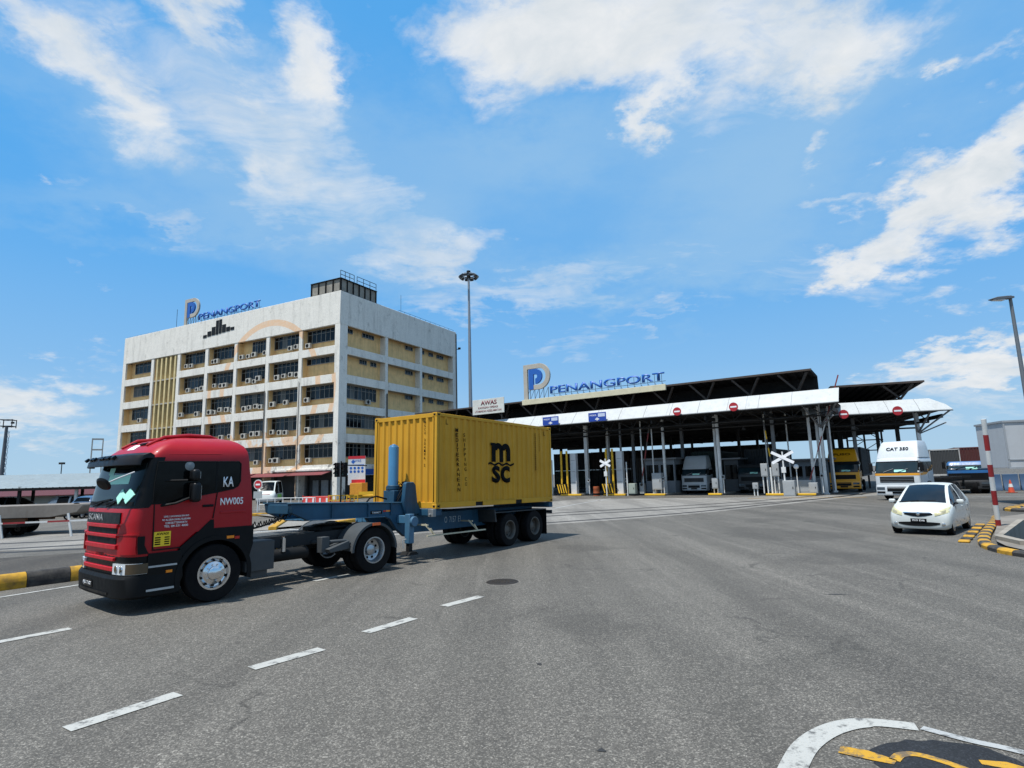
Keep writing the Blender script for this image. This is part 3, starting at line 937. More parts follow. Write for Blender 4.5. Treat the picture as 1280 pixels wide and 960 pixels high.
    mb.tube([(1.5, .1, 1.5), (1.35, .12, 1.66), (1.1, .1, 1.70), (.7, .05, 1.62)], .022, 7)
    mb.tube([(.3, .2, 2.0), (.2, .25, 2.08), (.18, .1, 2.05)], .02, 6)
    mb.build('hydraulic_hose', BLACKP, cy)
    # landing legs
    for s_ in (1, -1):
        mb = MB().box(.60, s_ * .9 - .085, .50, .78, s_ * .9 + .085, 1.24)
        mb.cyl((.66, s_ * .9 + .09 * s_, 1.05), (.66, s_ * .9 + .17 * s_, 1.05), .13, n=18)
        mb.beam((.69, s_ * .82, 1.1), (.69, s_ * .5, 1.1), .14, .2)
        lg = mb.build('landing_leg', M('leg_blue', '#386886', rough=.5, var=.2, dirt=.4), t, bev=.015)
        MB().box(.63, s_ * .9 - .06, .26, .75, s_ * .9 + .06, .52).prism([(.50, .22), (.88, .22), (.80, .30), (.58, .30)], 'y', *sorted((s_ * .9 - .16, s_ * .9 + .16))).build('foot', DARKST, lg, bev=.01)
        MB().tube([(.86, s_ * .95, .62), (.98, s_ * .95, .60), (.98, s_ * .98, .40)], .016, 6).build('crank', M('bright_arm2', '#7d8284', rough=.5), lg)
    # side rail along the underside
    mb = MB().beam((.3, 1.16, .66), (-2.2, 1.16, .66), .05, .035)
    for x in (.0, -1.85):
        mb.beam((x, 1.15, .66), (x + .12, .9, .95), .035)
        mb.beam((x, 1.15, .66), (x + .1, 1.1, .84), .03)
    mb.beam((0, .54, .92), (.1, 1.0, .92), .04).beam((-1.85, .54, .92), (-1.8, 1.0, .92), .04)
    mb.build('side_guard', M('pale_rail', '#b9b39a', rough=.55, dirt=.4), t)
    # bogie
    mb = MB()
    for x in (-3.45, -4.90):
        mb.cyl((x, -1.0, .5 + x * TILT), (x, 1.0, .5 + x * TILT), .075)
        for s_ in (1, -1):
            mb.prism([(x - .6, .86), (x, .70), (x + .6, .86), (x + .6, .80), (x, .62), (x - .6, .80)], 'y', s_ * .5 - .06, s_ * .5 + .06)
    for x in (-2.8, -4.17, -5.5):
        for s_ in (1, -1):
            mb.prism([(x - .1, 1.2), (x + .1, 1.2), (x + .06, .75), (x - .06, .75)], 'y', s_ * .48 - .05, s_ * .48 + .05)
    mb.build('suspension', DARKST, t)
    for s_ in (1, -1):
        a, b = sorted((s_ * .56, s_ * 1.2))
        mb = MB().prism([(-2.66, .84), (-2.62, 1.2), (-2.66, 1.22), (-2.74, .84)], 'y', a, b)
        mb.box(-5.62, a, 1.10, -2.66, b, 1.13)
        fl = mb.build('wing', DK, t, bev=.008)
        MB().box(-5.62, a, .28, -5.60, b, 1.1).build('mud_flap', TYRE, fl)
    for x in (-3.45, -4.90):
        for s_ in (1, -1):
            wheel(t, x, s_ * 1.06, .50 - x * .0195, .50, .26, s_, 'drive', RIMD)
            wheel(t, x, s_ * .75, .50 - x * .0195, .50, .26, -s_, 'drive', RIMD)
    mb = MB()
    mb.box(-6.02, -1.2, .95, -5.95, 1.2, 1.06)
    mb.build('rear_beam', DK, t, bev=.01)
    for s_ in (1, -1):
        MB().box(-6.03, s_ * .9 - .2, .97, -6.02, s_ * .9 + .2, 1.05).build('tail_lamp', REDL, t)

def corr(n_from, n_to, pitch, depth):
    """trapezoid corrugation as (position, offset) pairs"""
    L = n_to - n_from
    k = max(1, round(L / pitch))
    p = L / k
    o = []
    for i in range(k):
        b = n_from + i * p
        o += [(b + .10 * p, 0), (b + .24 * p, -depth), (b + .66 * p, -depth), (b + .80 * p, 0)]
    return [(n_from, 0)] + o + [(n_to, 0)]

def container(name, label, loc, rz, ry=0, mats=None, L=6.058, H=2.591, brand=True, marks=True):
    """origin: middle of the front bottom edge, +x forward"""
    Wd = 2.438
    body, frame = mats
    t = thing(name, label, 'container', loc, rz, ry=ry)
    h = Wd / 2
    for s_ in (1, -1):
        c = corr(-L + .12, -.12, .275, .034)
        mb = MB()
        rows = [[(x, s_ * (h - .012 + d), z) for x, d in c] for z in (.15, H * .5, H - .09)]
        mb.grid(rows)
        mb.build('side_wall', body, t, smooth=20)
    c = corr(-h + .12, h - .12, .25, .045)
    MB().grid([[(-.012 + d, y, z) for y, d in c] for z in (.16, H * .5, H - .12)]).build('front_wall', body, t, smooth=20)
    mb = MB().box(-L + .02, -h + .1, .2, -L + .06, h - .1, H - .15)
    for y in (-.85, -.35, .35, .85):
        mb.cyl((-L, y, .2), (-L, y, H - .15), .02, n=8)
    mb.build('door', body, t)
    MB().box(-L + .06, -h + .06, H - .07, -.06, h - .06, H - .045).build('roof_panel', body, t)
    mb = MB()
    for s_ in (1, -1):
        y = s_ * (h - .045)
        mb.box(-L + .1, y - .04, H - .10, -.1, y + .04, H - .012)
        # bottom rail broken by fork pockets
        for a, b in ((-L + .1, -4.13), (-3.78, -2.06), (-1.71, -.1)) if L < 7 else ((-L + .1, -.1),):
            mb.box(a, y - .045, .012, b, y + .045, .16)
        for x in (-.05, -L + .05):
            mb.box(x - .047, y - .042, .1, x + .047, y + .042, H - .1)
        mb.box(-4.13, y - .045, .13, -1.71, y + .045, .16) if L < 7 else None
    for x in (-.055, -L + .055):
        mb.box(x - .045, -h + .08, .012, x + .045, h - .08, .17)
        mb.box(x - .045, -h + .08, H - .13, x + .045, h - .08, H - .012)
    mb.build('frame', frame, t, bev=.008)
    mb = MB()
    for x in (-.089, -L + .089):
        for s_ in (1, -1):
            for z in (.059, H - .059):
                mb.obox((x, s_ * (h - .081), z), (.178, .162, .118))
    cc = mb.build('corner_casting', frame, t, bev=.01)
    mb = MB()
    for x in (-.089, -L + .089):
        for s_ in (1, -1):
            for z in (.059, H - .059):
                mb.obox((x, s_ * (h + .001), z), (.08, .006, .05))
                mb.obox(((.001 if x > -1 else -L - .001), s_ * (h - .08), z), (.006, .07, .05))
    mb.build('casting_hole', BLACKP, cc)
    MB().box(-L + .1, -h + .1, .05, -.1, h - .1, .15).build('floor', DARKST, t)
    if L < 7:
        mb = MB()
        for s_ in (1, -1):
            for a, b in ((-4.13, -3.78), (-2.06, -1.71)):
                mb.box(a, min(s_ * .9, s_ * (h - .02)), .02, b, max(s_ * .9, s_ * (h - .02)), .128)
        mb.build('fork_pocket', BLACKP, t)
    y = h + .0
    if brand:
        z0 = 0
        xd, yd = (-1, 0, 0), (0, 0, 1)
        for k, ch in enumerate('MEDITERRANEAN'):
            text(ch, 'side_lettering', BLACKL, t, (-.86 - .008 * k, y - .008, 2.10 - .1385 * k), xd, yd, .105, .030 if ch == 'I' else .115, ext=.003, bold=.006)
        for k, ch in enumerate('SHIPPING CO'):
            if ch != ' ':
                text(ch, 'side_lettering', BLACKL, t, (-1.19 - .008 * k, y - .008, 1.98 - .139 * k), xd, yd, .1, .028 if ch == 'I' else .085, ext=.003, bold=.0)
        # emblem: a heavy arched m over a wavy line, then sc
        mb = MB()
        X = lambda u: -2.50 - u
        def bar(u0, u1, v0, v1):
            a, b = sorted((X(u0), X(u1)))
            mb.box(a, y - .012, v0, b, y - .004, v1)
        def arch(uc, v, r0, r1, n=14):
            pts = [(X(uc + r1 * math.cos(PI * k / n)), v + r1 * .9 * math.sin(PI * k / n)) for k in range(n + 1)]
            pts += [(X(uc + r0 * math.cos(PI * k / n)), v + r0 * .9 * math.sin(PI * k / n)) for k in range(n, -1, -1)]
            mb.prism(pts, 'y', y - .0125, y - .0045)
        v0, vt = 1.30, 1.66
        bar(.02, .215, v0 + .0, 1.88)
        bar(-.03, .02, 1.80, 1.88)
        arch(.36, vt, .055, .25)
        bar(.415, .61, v0, vt)
        arch(.755, vt, .055, .25)
        bar(.81, 1.005, v0 + .03, vt)
        pts = []
        n = 40
        wv = [(-.16 + 1.36 * k / n, 1.235 + .028 * math.sin(2 * PI * k / n * 3.2)) for k in range(n + 1)]
        pts = [(X(u), v + .028) for u, v in wv] + [(X(u), v - .028) for u, v in reversed(wv)]
        mb.prism(pts, 'y', y - .013, y - .005)
        mb.build('emblem', BLACKL, t, smooth=0)
        text('sc', 'emblem_lettering', BLACKL, t, (X(.5), y - .012, .665), xd, yd, .52, .95, ext=.008, bold=.022)
        # small rows of marks
        for x, a, b, w in ((-5.02, 1.12, 2.32, .035), (-5.28, 1.75, 2.33, .012)):
            mb = MB()
            z = b
            while z > a:
                l = rnd.uniform(.03, .07)
                mb.box(x - w / 2, y - .012, z - l, x + w / 2, y - .006, z)
                z -= l + .022
            mb.build('side_marking', BLACKL, t)
        for x in (-.42, -5.6):
            MB().box(x - .06, y - .012, 2.28, x + .03, y - .007, 2.30).box(x + .01, y - .012, 2.28, x + .03, y - .007, 2.42).build('side_marking', BLACKL, t)
        for k, ch in enumerate('MSCU 304196 2'):
            if ch != ' ':
                text(ch, 'front_lettering', BLACKL, t, (.001, .79, 2.30 - .098 * k), (0, 1, 0), yd, .075, .05, ext=.003, bold=.02)
    return t

YB = M('container_yellow', '#c3912b', rough=.6, var=.1, scale=.9, dirt=.2, dirtcol='#7a4f1a', streak=.3, dscale=.7, spec=.2)
YF = M('container_yellow_frame', '#c4942c', rough=.6, var=.1, dirt=.25, dirtcol='#5e4314', spec=.2)
blue_trailer()
container('yellow_container', 'yellow corrugated shipping container with black emblem on the blue trailer', (-3.11, 16.50, 1.345), TR_RZ, TILT, (YB, YF))
# ------------------------------------------------------------------ port office block
def mural_material():
    """weathered white render with a faded orange ring painted over the whole front"""
    m, t, b = nt('white_render')
    tc = N(t, 'TexCoord').outputs['Object']
    sp = N(t, 'SeparateXYZ'); t.links.new(tc, sp.inputs[0])
    X, Y, Z = sp.outputs
    n = noise(t, tc, .7, 8, .65)
    c = mixc(t, n, lin('#d1cec4'), lin('#e8e4da'))
    # rain streaks and grime under the ledges
    s_ = noise(t, mapping(t, tc, (1.1, 1.1, .13)), 1.0, 9, .75)
    s_ = ramp(t, s_, [(.50, (0, 0, 0)), (.74, (.55,) * 3)])
    c = mixc(t, s_, c, lin('#85827a'))
    g = ramp(t, noise(t, mapping(t, tc, (1, 1, .7)), .75, 11, .74), [(.56, (0, 0, 0)), (.70, (.6,) * 3)])
    c = mixc(t, g, c, lin('#6a6861'))
    # peeling paint: cracks
    v = N(t, 'TexNoise'); v.inputs['Scale'].default_value = 1.3; v.inputs['Detail'].default_value = 12; v.inputs['Roughness'].default_value = .8
    t.links.new(mapping(t, tc, (1, 1, 1.8)), v.inputs['Vector'])
    pk = ramp(t, v.outputs[0], [(.485, (0, 0, 0)), (.5, (.8,) * 3), (.515, (0, 0, 0))])
    c = mixc(t, mathn(t, 'MULTIPLY', pk, .45), c, lin('#77756f'))
    # ring: centre x 12.0, z 13.4
    X = mathn(t, 'MULTIPLY', X, -1.0)
    dx = mathn(t, 'SUBTRACT', X, 12.0)
    dz = mathn(t, 'SUBTRACT', Z, 13.4)
    r = mathn(t, 'SQRT', mathn(t, 'ADD', mathn(t, 'MULTIPLY', dx, dx), mathn(t, 'MULTIPLY', dz, dz)))
    def band(v_, a, w_):
        d = mathn(t, 'ABSOLUTE', mathn(t, 'SUBTRACT', v_, a))
        return mathn(t, 'LESS_THAN', d, w_)
    ring = band(r, 8.65, .40)
    ring2 = mathn(t, 'MULTIPLY', band(r, 11.2, .34), mathn(t, 'LESS_THAN', Z, 14.5))
    front = mathn(t, 'LESS_THAN', mathn(t, 'ABSOLUTE', mathn(t, 'ADD', Y, .0)), 1.0)
    lowp = mathn(t, 'MULTIPLY', mathn(t, 'MULTIPLY', mathn(t, 'LESS_THAN', Z, 8.2), mathn(t, 'GREATER_THAN', X, 6.5)), mathn(t, 'LESS_THAN', X, 15.5))
    ring = mathn(t, 'MAXIMUM', mathn(t, 'MAXIMUM', ring, ring2), mathn(t, 'MULTIPLY', lowp, ramp(t, noise(t, tc, .45, 3), [(.48, (0, 0, 0)), (.52, (1, 1, 1))])))
    wear = ramp(t, noise(t, tc, 3, 6, .7), [(.3, (.45,) * 3), (.55, (.95,) * 3)])
    c = mixc(t, mathn(t, 'MULTIPLY', mathn(t, 'MULTIPLY', ring, wear), front), c, lin('#dcb691'))
    so = ramp(t, mathn(t, 'ADD', noise(t, tc, .55, 7, .7), mathn(t, 'MULTIPLY', mathn(t, 'SUBTRACT', 12.0, Z), .012)), [(.64, (0, 0, 0)), (.74, (.85,) * 3)])
    c = mixc(t, so, c, lin('#4a4741'))
    t.links.new(c, b.inputs['Base Color'])
    b.inputs['Roughness'].default_value = .85
    bp = N(t, 'Bump'); bp.inputs['Strength'].default_value = .25; bp.inputs['Distance'].default_value = .02
    t.links.new(noise(t, tc, 9, 6), bp.inputs['Height'])
    t.links.new(bp.outputs[0], b.inputs['Normal'])
    return m

def office_block():
    """local x runs left along the front, local y points into the building (front face at y = 0)"""
    WR = mural_material()
    BE = M('beige_render', '#ebc488', rough=.85, var=.1, scale=.8, dirt=.35, dirtcol='#7c6a4a', streak=.35)
    BE2 = M('fin_cream', '#d0bd8a', rough=.8, var=.12, dirt=.4, dirtcol='#6e6248', streak=.4)
    WG = M('window_glass', '#0c1013', rough=.1, var=.6, scale=.35, spec=.25)
    WG2 = M('window_tinted', '#28323a', rough=.12, var=.5, scale=.6, spec=.3)
    WG3 = M('window_blind', '#5c605f', rough=.5, var=.35, scale=1.5, spec=.2)
    FR = M('window_frame', '#8d8d88', rough=.6, var=.2)
    ba = 0.4806
    # local axes: x = el (left along the front), y = into the block = er ; z up  (left-handed in plan, so x is mirrored)
    t = thing('office_block', 'weathered white and beige five storey office block with blue letters on its roof', 'building', (-19.94, 66.34, 0), math.atan2(math.cos(ba), math.sin(ba)) - PI / 2)
    # work in u = distance left of the corner (x = -u) and v = depth behind the front (y = v)
    H, L, D = 24.33, 43.8, 24.8
    rec = .95
    Zb = [(20.3, H), (16.85, 17.8), (13.4, 14.4), (9.95, 10.95), (6.45, 7.45), (3.2, 3.95)]      # bands
    rows = [(17.8, 20.3), (14.4, 16.85), (10.95, 13.4), (7.45, 9.95), (3.95, 6.45)]
    colsL = [(0, .78), (6.15, 6.70), (11.95, 12.5), (18.0, 18.55), (23.9, 24.5), (30.0, 30.6), (36.1, 36.7), (43.05, L)]
    colsR = [(0, 1.3), (8.2, 8.72), (15.6, 16.08), (23.85, D)]
    def bx(mb, u0, v0, z0, u1, v1, z1):
        return mb.box(-u1, v0, z0, -u0, v1, z1)
    # core
    mb = MB(); bx(mb, rec, rec, 3.3, L - .3, D - .3, H - .5)
    mb.build('core_wall', BE, t)
    # floor slabs seen from below
    mb = MB()
    for z0, z1 in Zb[1:]:
        bx(mb, .12, .12, z0 + .02, L - .02, D - .02, z0 + .22)
    mb.build('floor_slab', M('soffit', '#9b968a', rough=.9), t)
    # parapet
    mb = MB()
    bx(mb, 0, 0, 20.3, L, .3, H); bx(mb, 0, .3, 20.3, .3, D, H); bx(mb, L - .3, .3, 20.3, L, D, H); bx(mb, .3, D - .3, 20.3, L - .3, D, H)
    bx(mb, .3, .3, H - .62, L - .3, D - .3, H - .5)
    pa = mb.build('parapet', WR, t, bev=.04)
    # spandrel bands: one for each bay on both faces
    for z0, z1 in Zb[1:]:
        for (a, b) in zip(colsL, colsL[1:]):
            if a[0] == 30.0:
                continue
            mb = MB(); bx(mb, a[1] + .002, .02, z0, b[0] - .002, .20, z1); mb.build('spandrel', WR, t, bev=.02)
        for (a, b) in zip(colsR, colsR[1:]):
            mb = MB(); bx(mb, .02, a[1] + .002, z0, .20, b[0] - .002, z1); mb.build('spandrel', WR, t, bev=.02)
    for a, b in colsL[1:-1]:
        mb = MB(); bx(mb, a, .05, 0, b, rec + .1, 20.3); mb.build('column', WR, t, bev=.02)
    for a, b in colsR[1:-1]:
        mb = MB(); bx(mb, .05, a, 0, rec + .1, b, 20.3); mb.build('column', WR, t, bev=.02)
    mb = MB(); bx(mb, 0, 0, 0, .78, .3, 20.3); bx(mb, 0, .3, 0, .3, 1.3, 20.3); bx(mb, .3, .3, 0, .78, 1.3, 20.3); mb.build('corner_pillar', WR, t, bev=.03)
    mb = MB(); bx(mb, 43.05, 0, 0, L, 1.5, 20.3); mb.build('corner_pillar', WR, t, bev=.03)
    mb = MB(); bx(mb, .0, 23.85, 0, 1.5, D, 20.3); mb.build('corner_pillar', WR, t, bev=.03)
    mb = MB(); bx(mb, 43.0, 1.5, 0, L, D, 20.3); mb.build('end_wall', WR, t)
    # recess side walls read beige on the inner faces of the columns
    mb = MB()
    for a, b in colsL[1:]:
        mb = MB(); bx(mb, a - .03, .25, 3.9, a - .003, rec, 20.25); mb.build('recess_reveal', BE, t)
    # windows
    def window(face, a, b, z0, z1, n, transom=True):
        d = rec - .10
        f = MB()
        def put(mb, p0, q0, z0_, p1, q1, z1_):
            if face == 'L':
                bx(mb, p0, q0, z0_, p1, q1, z1_)
            else:
                bx(mb, q0, p0, z0_, q1, p1, z1_)
        put(f, a, d - .02, z0, b, d + .08, z0 + .06); put(f, a, d - .02, z1 - .06, b, d + .08, z1)
        for k in range(n + 1):
            p = a + (b - a - .05) * k / n
            put(f, p, d - .02, z0 + .06, p + .05, d + .08, z1 - .06)
        if transom:
            put(f, a + .05, d - .01, z1 - .52, b - .05, d + .06, z1 - .48)
        w = f.build('window', FR, t)
        g = MB()
        for k in range(n):
            p = a + (b - a - .05) * k / n
            q = rnd.random(); g.mat(0 if q < .72 else 1 if q < .9 else 2)
            put(g, p + .05, d + .02 + rnd.uniform(-.008, .008), z0 + .06, p + .05 + (b - a - .05) / n - .05, d + .05, z1 - .06)
        g.build('pane', (WG, WG2, WG3), w, smooth=0)
    for ri, (z0, z1) in enumerate(rows):
        for bi, (a, b) in enumerate(zip(colsL, colsL[1:])):
            if a[0] == 30.0:
                continue
            lo, hi = a[1] + .02, b[0] - .05
            if ri == 1 and bi == 0:
                window('L', lo, hi - .0, z1 - .85, z1 - .05, 7, False)
                continue
            if ri == 0 and bi == 2:
                hi -= 1.9
            if bi == 6:
                lo, hi = lo + .3, hi - 1.0
            window('L', lo, hi, z1 - 1.65, z1 - .03, 7 if bi < 6 else 5)
        # small high windows in the side face, long ones lower down
    wl = {0: [(1.5, 3.05, 3), (4.75, 6.9, 4), (13.3, 14.95, 3), (16.25, 17.65, 2), (18.75, 19.85, 2), (20.8, 22.5, 3)],
          1: [(4.3, 5.6, 3), (6.3, 7.4, 2), (13.3, 14.95, 3), (16.25, 17.65, 2), (18.75, 19.85, 2), (20.8, 22.5, 3)],
          2: [(13.3, 14.95, 3), (16.25, 17.65, 2), (18.75, 19.85, 2), (20.8, 22.5, 3)],
          3: [(13.3, 14.95, 3), (18.75, 19.85, 2)], 4: [(13.3, 14.95, 3), (18.75, 19.85, 2)]}
    for ri, L_ in wl.items():
        z0, z1 = rows[ri]
        for a, b, n in L_:
            window('R', a, b, z1 - .62, z1 - .04, n, False)
        if ri >= 2:
            window('R', 1.4, 7.4, z1 - 1.65, z1 - .03, 9)
    # stair tower: tall fins before dark glass
    mb = MB(); bx(mb, 30.6, 1.0, 3.9, 36.1, 1.2, 20.28); sd = mb.build('stair_glass', WG, t)
    for k in range(5):
        mb = MB(); u = 31.0 + k * 1.04; bx(mb, u, .08, 3.2, u + .34, .98, 20.28); mb.build('fin', BE2, t, bev=.015)
    mb = MB()
    for k in range(19):
        z = 4.2 + k * .86
        bx(mb, 30.62, .55, z, 36.08, .62, z + .045)
    mb.build('fin_tie', FR, t)
    # emblem of stepped bars on the parapet
    mb = MB()
    for k, (u, w_, z0, z1) in enumerate(((24.35, .82, 21.85, 22.25), (23.45, .82, 21.95, 22.65), (22.6, .8, 22.0, 23.15), (21.95, .6, 22.0, 23.95), (21.3, .6, 22.05, 24.0), (20.45, .8, 22.1, 23.2), (19.6, .8, 22.15, 22.75), (18.75, .8, 22.2, 22.6))):
        bx(mb, u - .05, -.05, z0, u + w_ - .1, .0, z1)
    em = mb.build('skyline_emblem', M('emblem_dark', '#15181a', rough=.6, spec=.2), t, bev=.01)
    # air conditioners on the ledges
    ACM = M('ac_white', '#b5b3aa', rough=.6, var=.1, dirt=.5, streak=.3)
    ac = MB().box(-.42, -.16, 0, .42, .16, .60)
    acm = None
    spots = []
    layout = {(0, 0): [5.6], (0, 1): [7.4, 8.5], (0, 2): [13.1, 15.2, 16.3, 17.4], (0, 3): [22.6, 23.3], (0, 4): [29.0, 28.1],
              (1, 1): [7.2, 8.3, 9.4, 10.8], (1, 2): [14.0, 15.1, 16.1], (1, 3): [20.5, 21.4, 22.6], (1, 4): [25.4, 26.3, 28.4],
              (2, 0): [5.5], (2, 1): [9.2, 11.3], (2, 2): [13.4, 14.4, 15.5, 16.6], (2, 3): [18.9, 20.0, 21.2, 22.6, 23.2], (2, 4): [26.0, 29.4], (2, 6): [39.2],
              (3, 0): [5.3], (3, 1): [8.9, 10.2, 11.4], (3, 2): [13.6, 15.0, 16.4], (3, 3): [19.3, 20.9], (3, 4): [26.0, 28.0],
              (4, 0): [5.0], (4, 1): [10.4, 11.2], (4, 2): [14.0, 16.8], (4, 3): [20.0, 22.0]}
    n = 0
    base = None
    for (ri, bi), us in layout.items():
        for u in us:
            z = rows[ri][0] + .02 + rnd.choice((0, .0, .12))
            if base is None:
                base = ac.build('air_conditioner', ACM, t, bev=.02)
                MB().lathe([(.001, -.175), (.20, -.175), (.24, -.165), (.24, -.158)], c=(-.08, 0, .3), n=20).build('fan_grille', BLACKP, base)
                o = base
            else:
                o = copy_tree(base, t)
            o.scale = (rnd.uniform(.85, 1.08),) * 3
            o.location = (-u + rnd.uniform(-.12, .12), rec - .36 - rnd.uniform(0, .25), z + .30 + rnd.uniform(-.06, .1))
            n += 1
    o = copy_tree(base, t); o.location = (-.6 - .02, 5.6, 11.3); o.rotation_euler = (0, 0, R(90))
    # brackets, drain pipes
    mb = MB()
    PG = M('pipe_grey', '#55534f', rough=.7, dirt=.5)
    for p0, p1, r_ in (((-12.3, -.06, .5), (-12.3, -.06, 13.4), .06), ((-6.4, -.04, .5), (-6.4, -.04, 14), .04), ((.07, 8.45, 6.0), (.07, 8.45, 12.9), .09), ((.05, D - .1, .0), (.05, D - .1, H - .3), .1)):
        MB().cyl(p0, p1, r_, n=8).build('drain_pipe', PG, t)
    # dark plants and soot on ledges
    # roof tank with its railing, on the corner
    PT = M('tank_panel', '#8f8b80', rough=.75, var=.15, dirt=.5)
    mb = MB(); bx(mb, .25, .25, H - .4, 5.0, 6.5, H + 1.55)
    tk = mb.build('roof_tank', PT, t)
    mb = MB()
    for k in range(5):
        u = .25 + k * 1.18
        bx(mb, u - .06, .12, H - .4, u + .06, .25, H + 1.6)
    for k in range(7):
        v = .25 + k * 1.03
        bx(mb, .12, v - .06, H - .4, .25, v + .06, H + 1.6)
    bx(mb, .1, .1, H + 1.55, 5.06, .25, H + 1.66); bx(mb, .1, .25, H + 1.55, .25, 6.56, H + 1.66); bx(mb, .1, .1, H - .1, 5.06, .25, H + .06); bx(mb, .1, .25, H - .1, .25, 6.56, H + .06)
    mb.build('tank_bracing', DARKST, tk)
    mb = MB()
    for v0, v1 in ((.2, 2.5), (3.0, 6.5)):
        for v in [v0 + (v1 - v0) * k / 3 for k in range(4)]:
            mb.cyl((-.25, v, H + 1.6), (-.25, v, H + 2.6), .035, n=6)
        for z in (H + 2.1, H + 2.6):
            mb.cyl((-.25, v0, z), (-.25, v1, z), .035, n=6)
    mb.build('railing', DARKST, tk)
    # roof edge rail and aerials
    mb = MB()
    for k in range(12):
        v = 11 + k * 1.2
        mb.cyl((-.15, v, H), (-.15, v, H + .25), .02, n=5)
    mb.cyl((-.15, 11, H + .25), (-.15, 24.3, H + .25), .02, n=5)
    for k in range(22):
        u = 36 + k * .35
        mb.cyl((-u, .15, H), (-u, .15, H + .18), .015, n=4)
    mb.build('roof_rail', DARKST, t)
    mb = MB(); mb.cyl((-32.2, .6, H - .5), (-32.2, .6, H + 2.9), .03, n=6); mb.cyl((-.6, 12, H - .5), (-.6, 12, H + 2.7), .02, n=6)
    mb.build('aerial', DARKST, t)
    MB().cyl((-.0, D + .2, 21.7), (.25, D + .5, 21.7), .06, n=6).lathe([(.001, 0), (.22, .05), (.22, .3), (.001, .35)], c=(.3, D + .4, 21.65), ax='z', n=12).build('flood_lamp', BLACKP, t)
    # ground floor: shopfront, awnings
    SH = M('shop_dark', '#2b2c2d', rough=.5, var=.4, scale=.5)
    mb = MB(); bx(mb, 1.4, rec + 1.2, .02, 43, rec + 1.4, 3.4); mb.build('shop_wall', SH, t)
    GREYP = M('shop_panel', '#5d5c59', rough=.7, var=.2, dirt=.4)
    for u0, u1 in ((6.7, 8.2), (12.4, 13.2), (17.4, 19), (24, 26)):
        mb = MB(); bx(mb, u0, rec + .9, .02, u1, rec + 1.2, 3.0); mb.build('shutter', GREYP, t)
    SHOPW = M('shop_goods', '#8d9396', rough=.5, var=.6, scale=2.2)
    for u0, u1 in ((1.6, 2.9), (3.3, 4.4), (4.9, 5.8)):
        mb = MB(); bx(mb, u0, rec + 1.0, .3, u1, rec + 1.19, 2.2); mb.build('shop_window', SHOPW, t, bev=.02)
    AW = M('maroon_awning', '#6e2f33', rough=.8, var=.2, dirt=.4)
    for u0, u1, drop in ((.85, 6.9, .0), (7.0, 13.4, .05), (13.6, 24, .0), (24.1, 36, .04)):
        mb = MB()
        mb.slab([[(-u0, .05, 3.22 - drop), (-u1, .05, 3.22 - drop)], [(-u0 - .2, -1.3, 2.82 - drop), (-u1 + .2, -1.3, 2.82 - drop)]], .05)
        mb.build('awning', AW, t)
    mb = MB()
    bx(mb, .8, -.25, 3.30, 10.5, .02, 3.52)
    mb.build('canopy_edge', WR, t, bev=.02)
    # blue shop sign on the side face
    mb = MB(); bx(mb, -.06, 2.2, 2.7, .02, 8, 3.4); mb.build('fascia_board', M('fascia_blue', '#27529a', rough=.5), t)
    mb = MB(); bx(mb, .8, 1.4, .02, 1.0, 8.1, 2.7); mb.build('shop_wall', SH, t)
    mb = MB(); bx(mb, 1.0, 8.8, .02, 1.2, 23.8, 3.2); mb.build('shop_wall', SH, t)
    return t
OB = office_block()

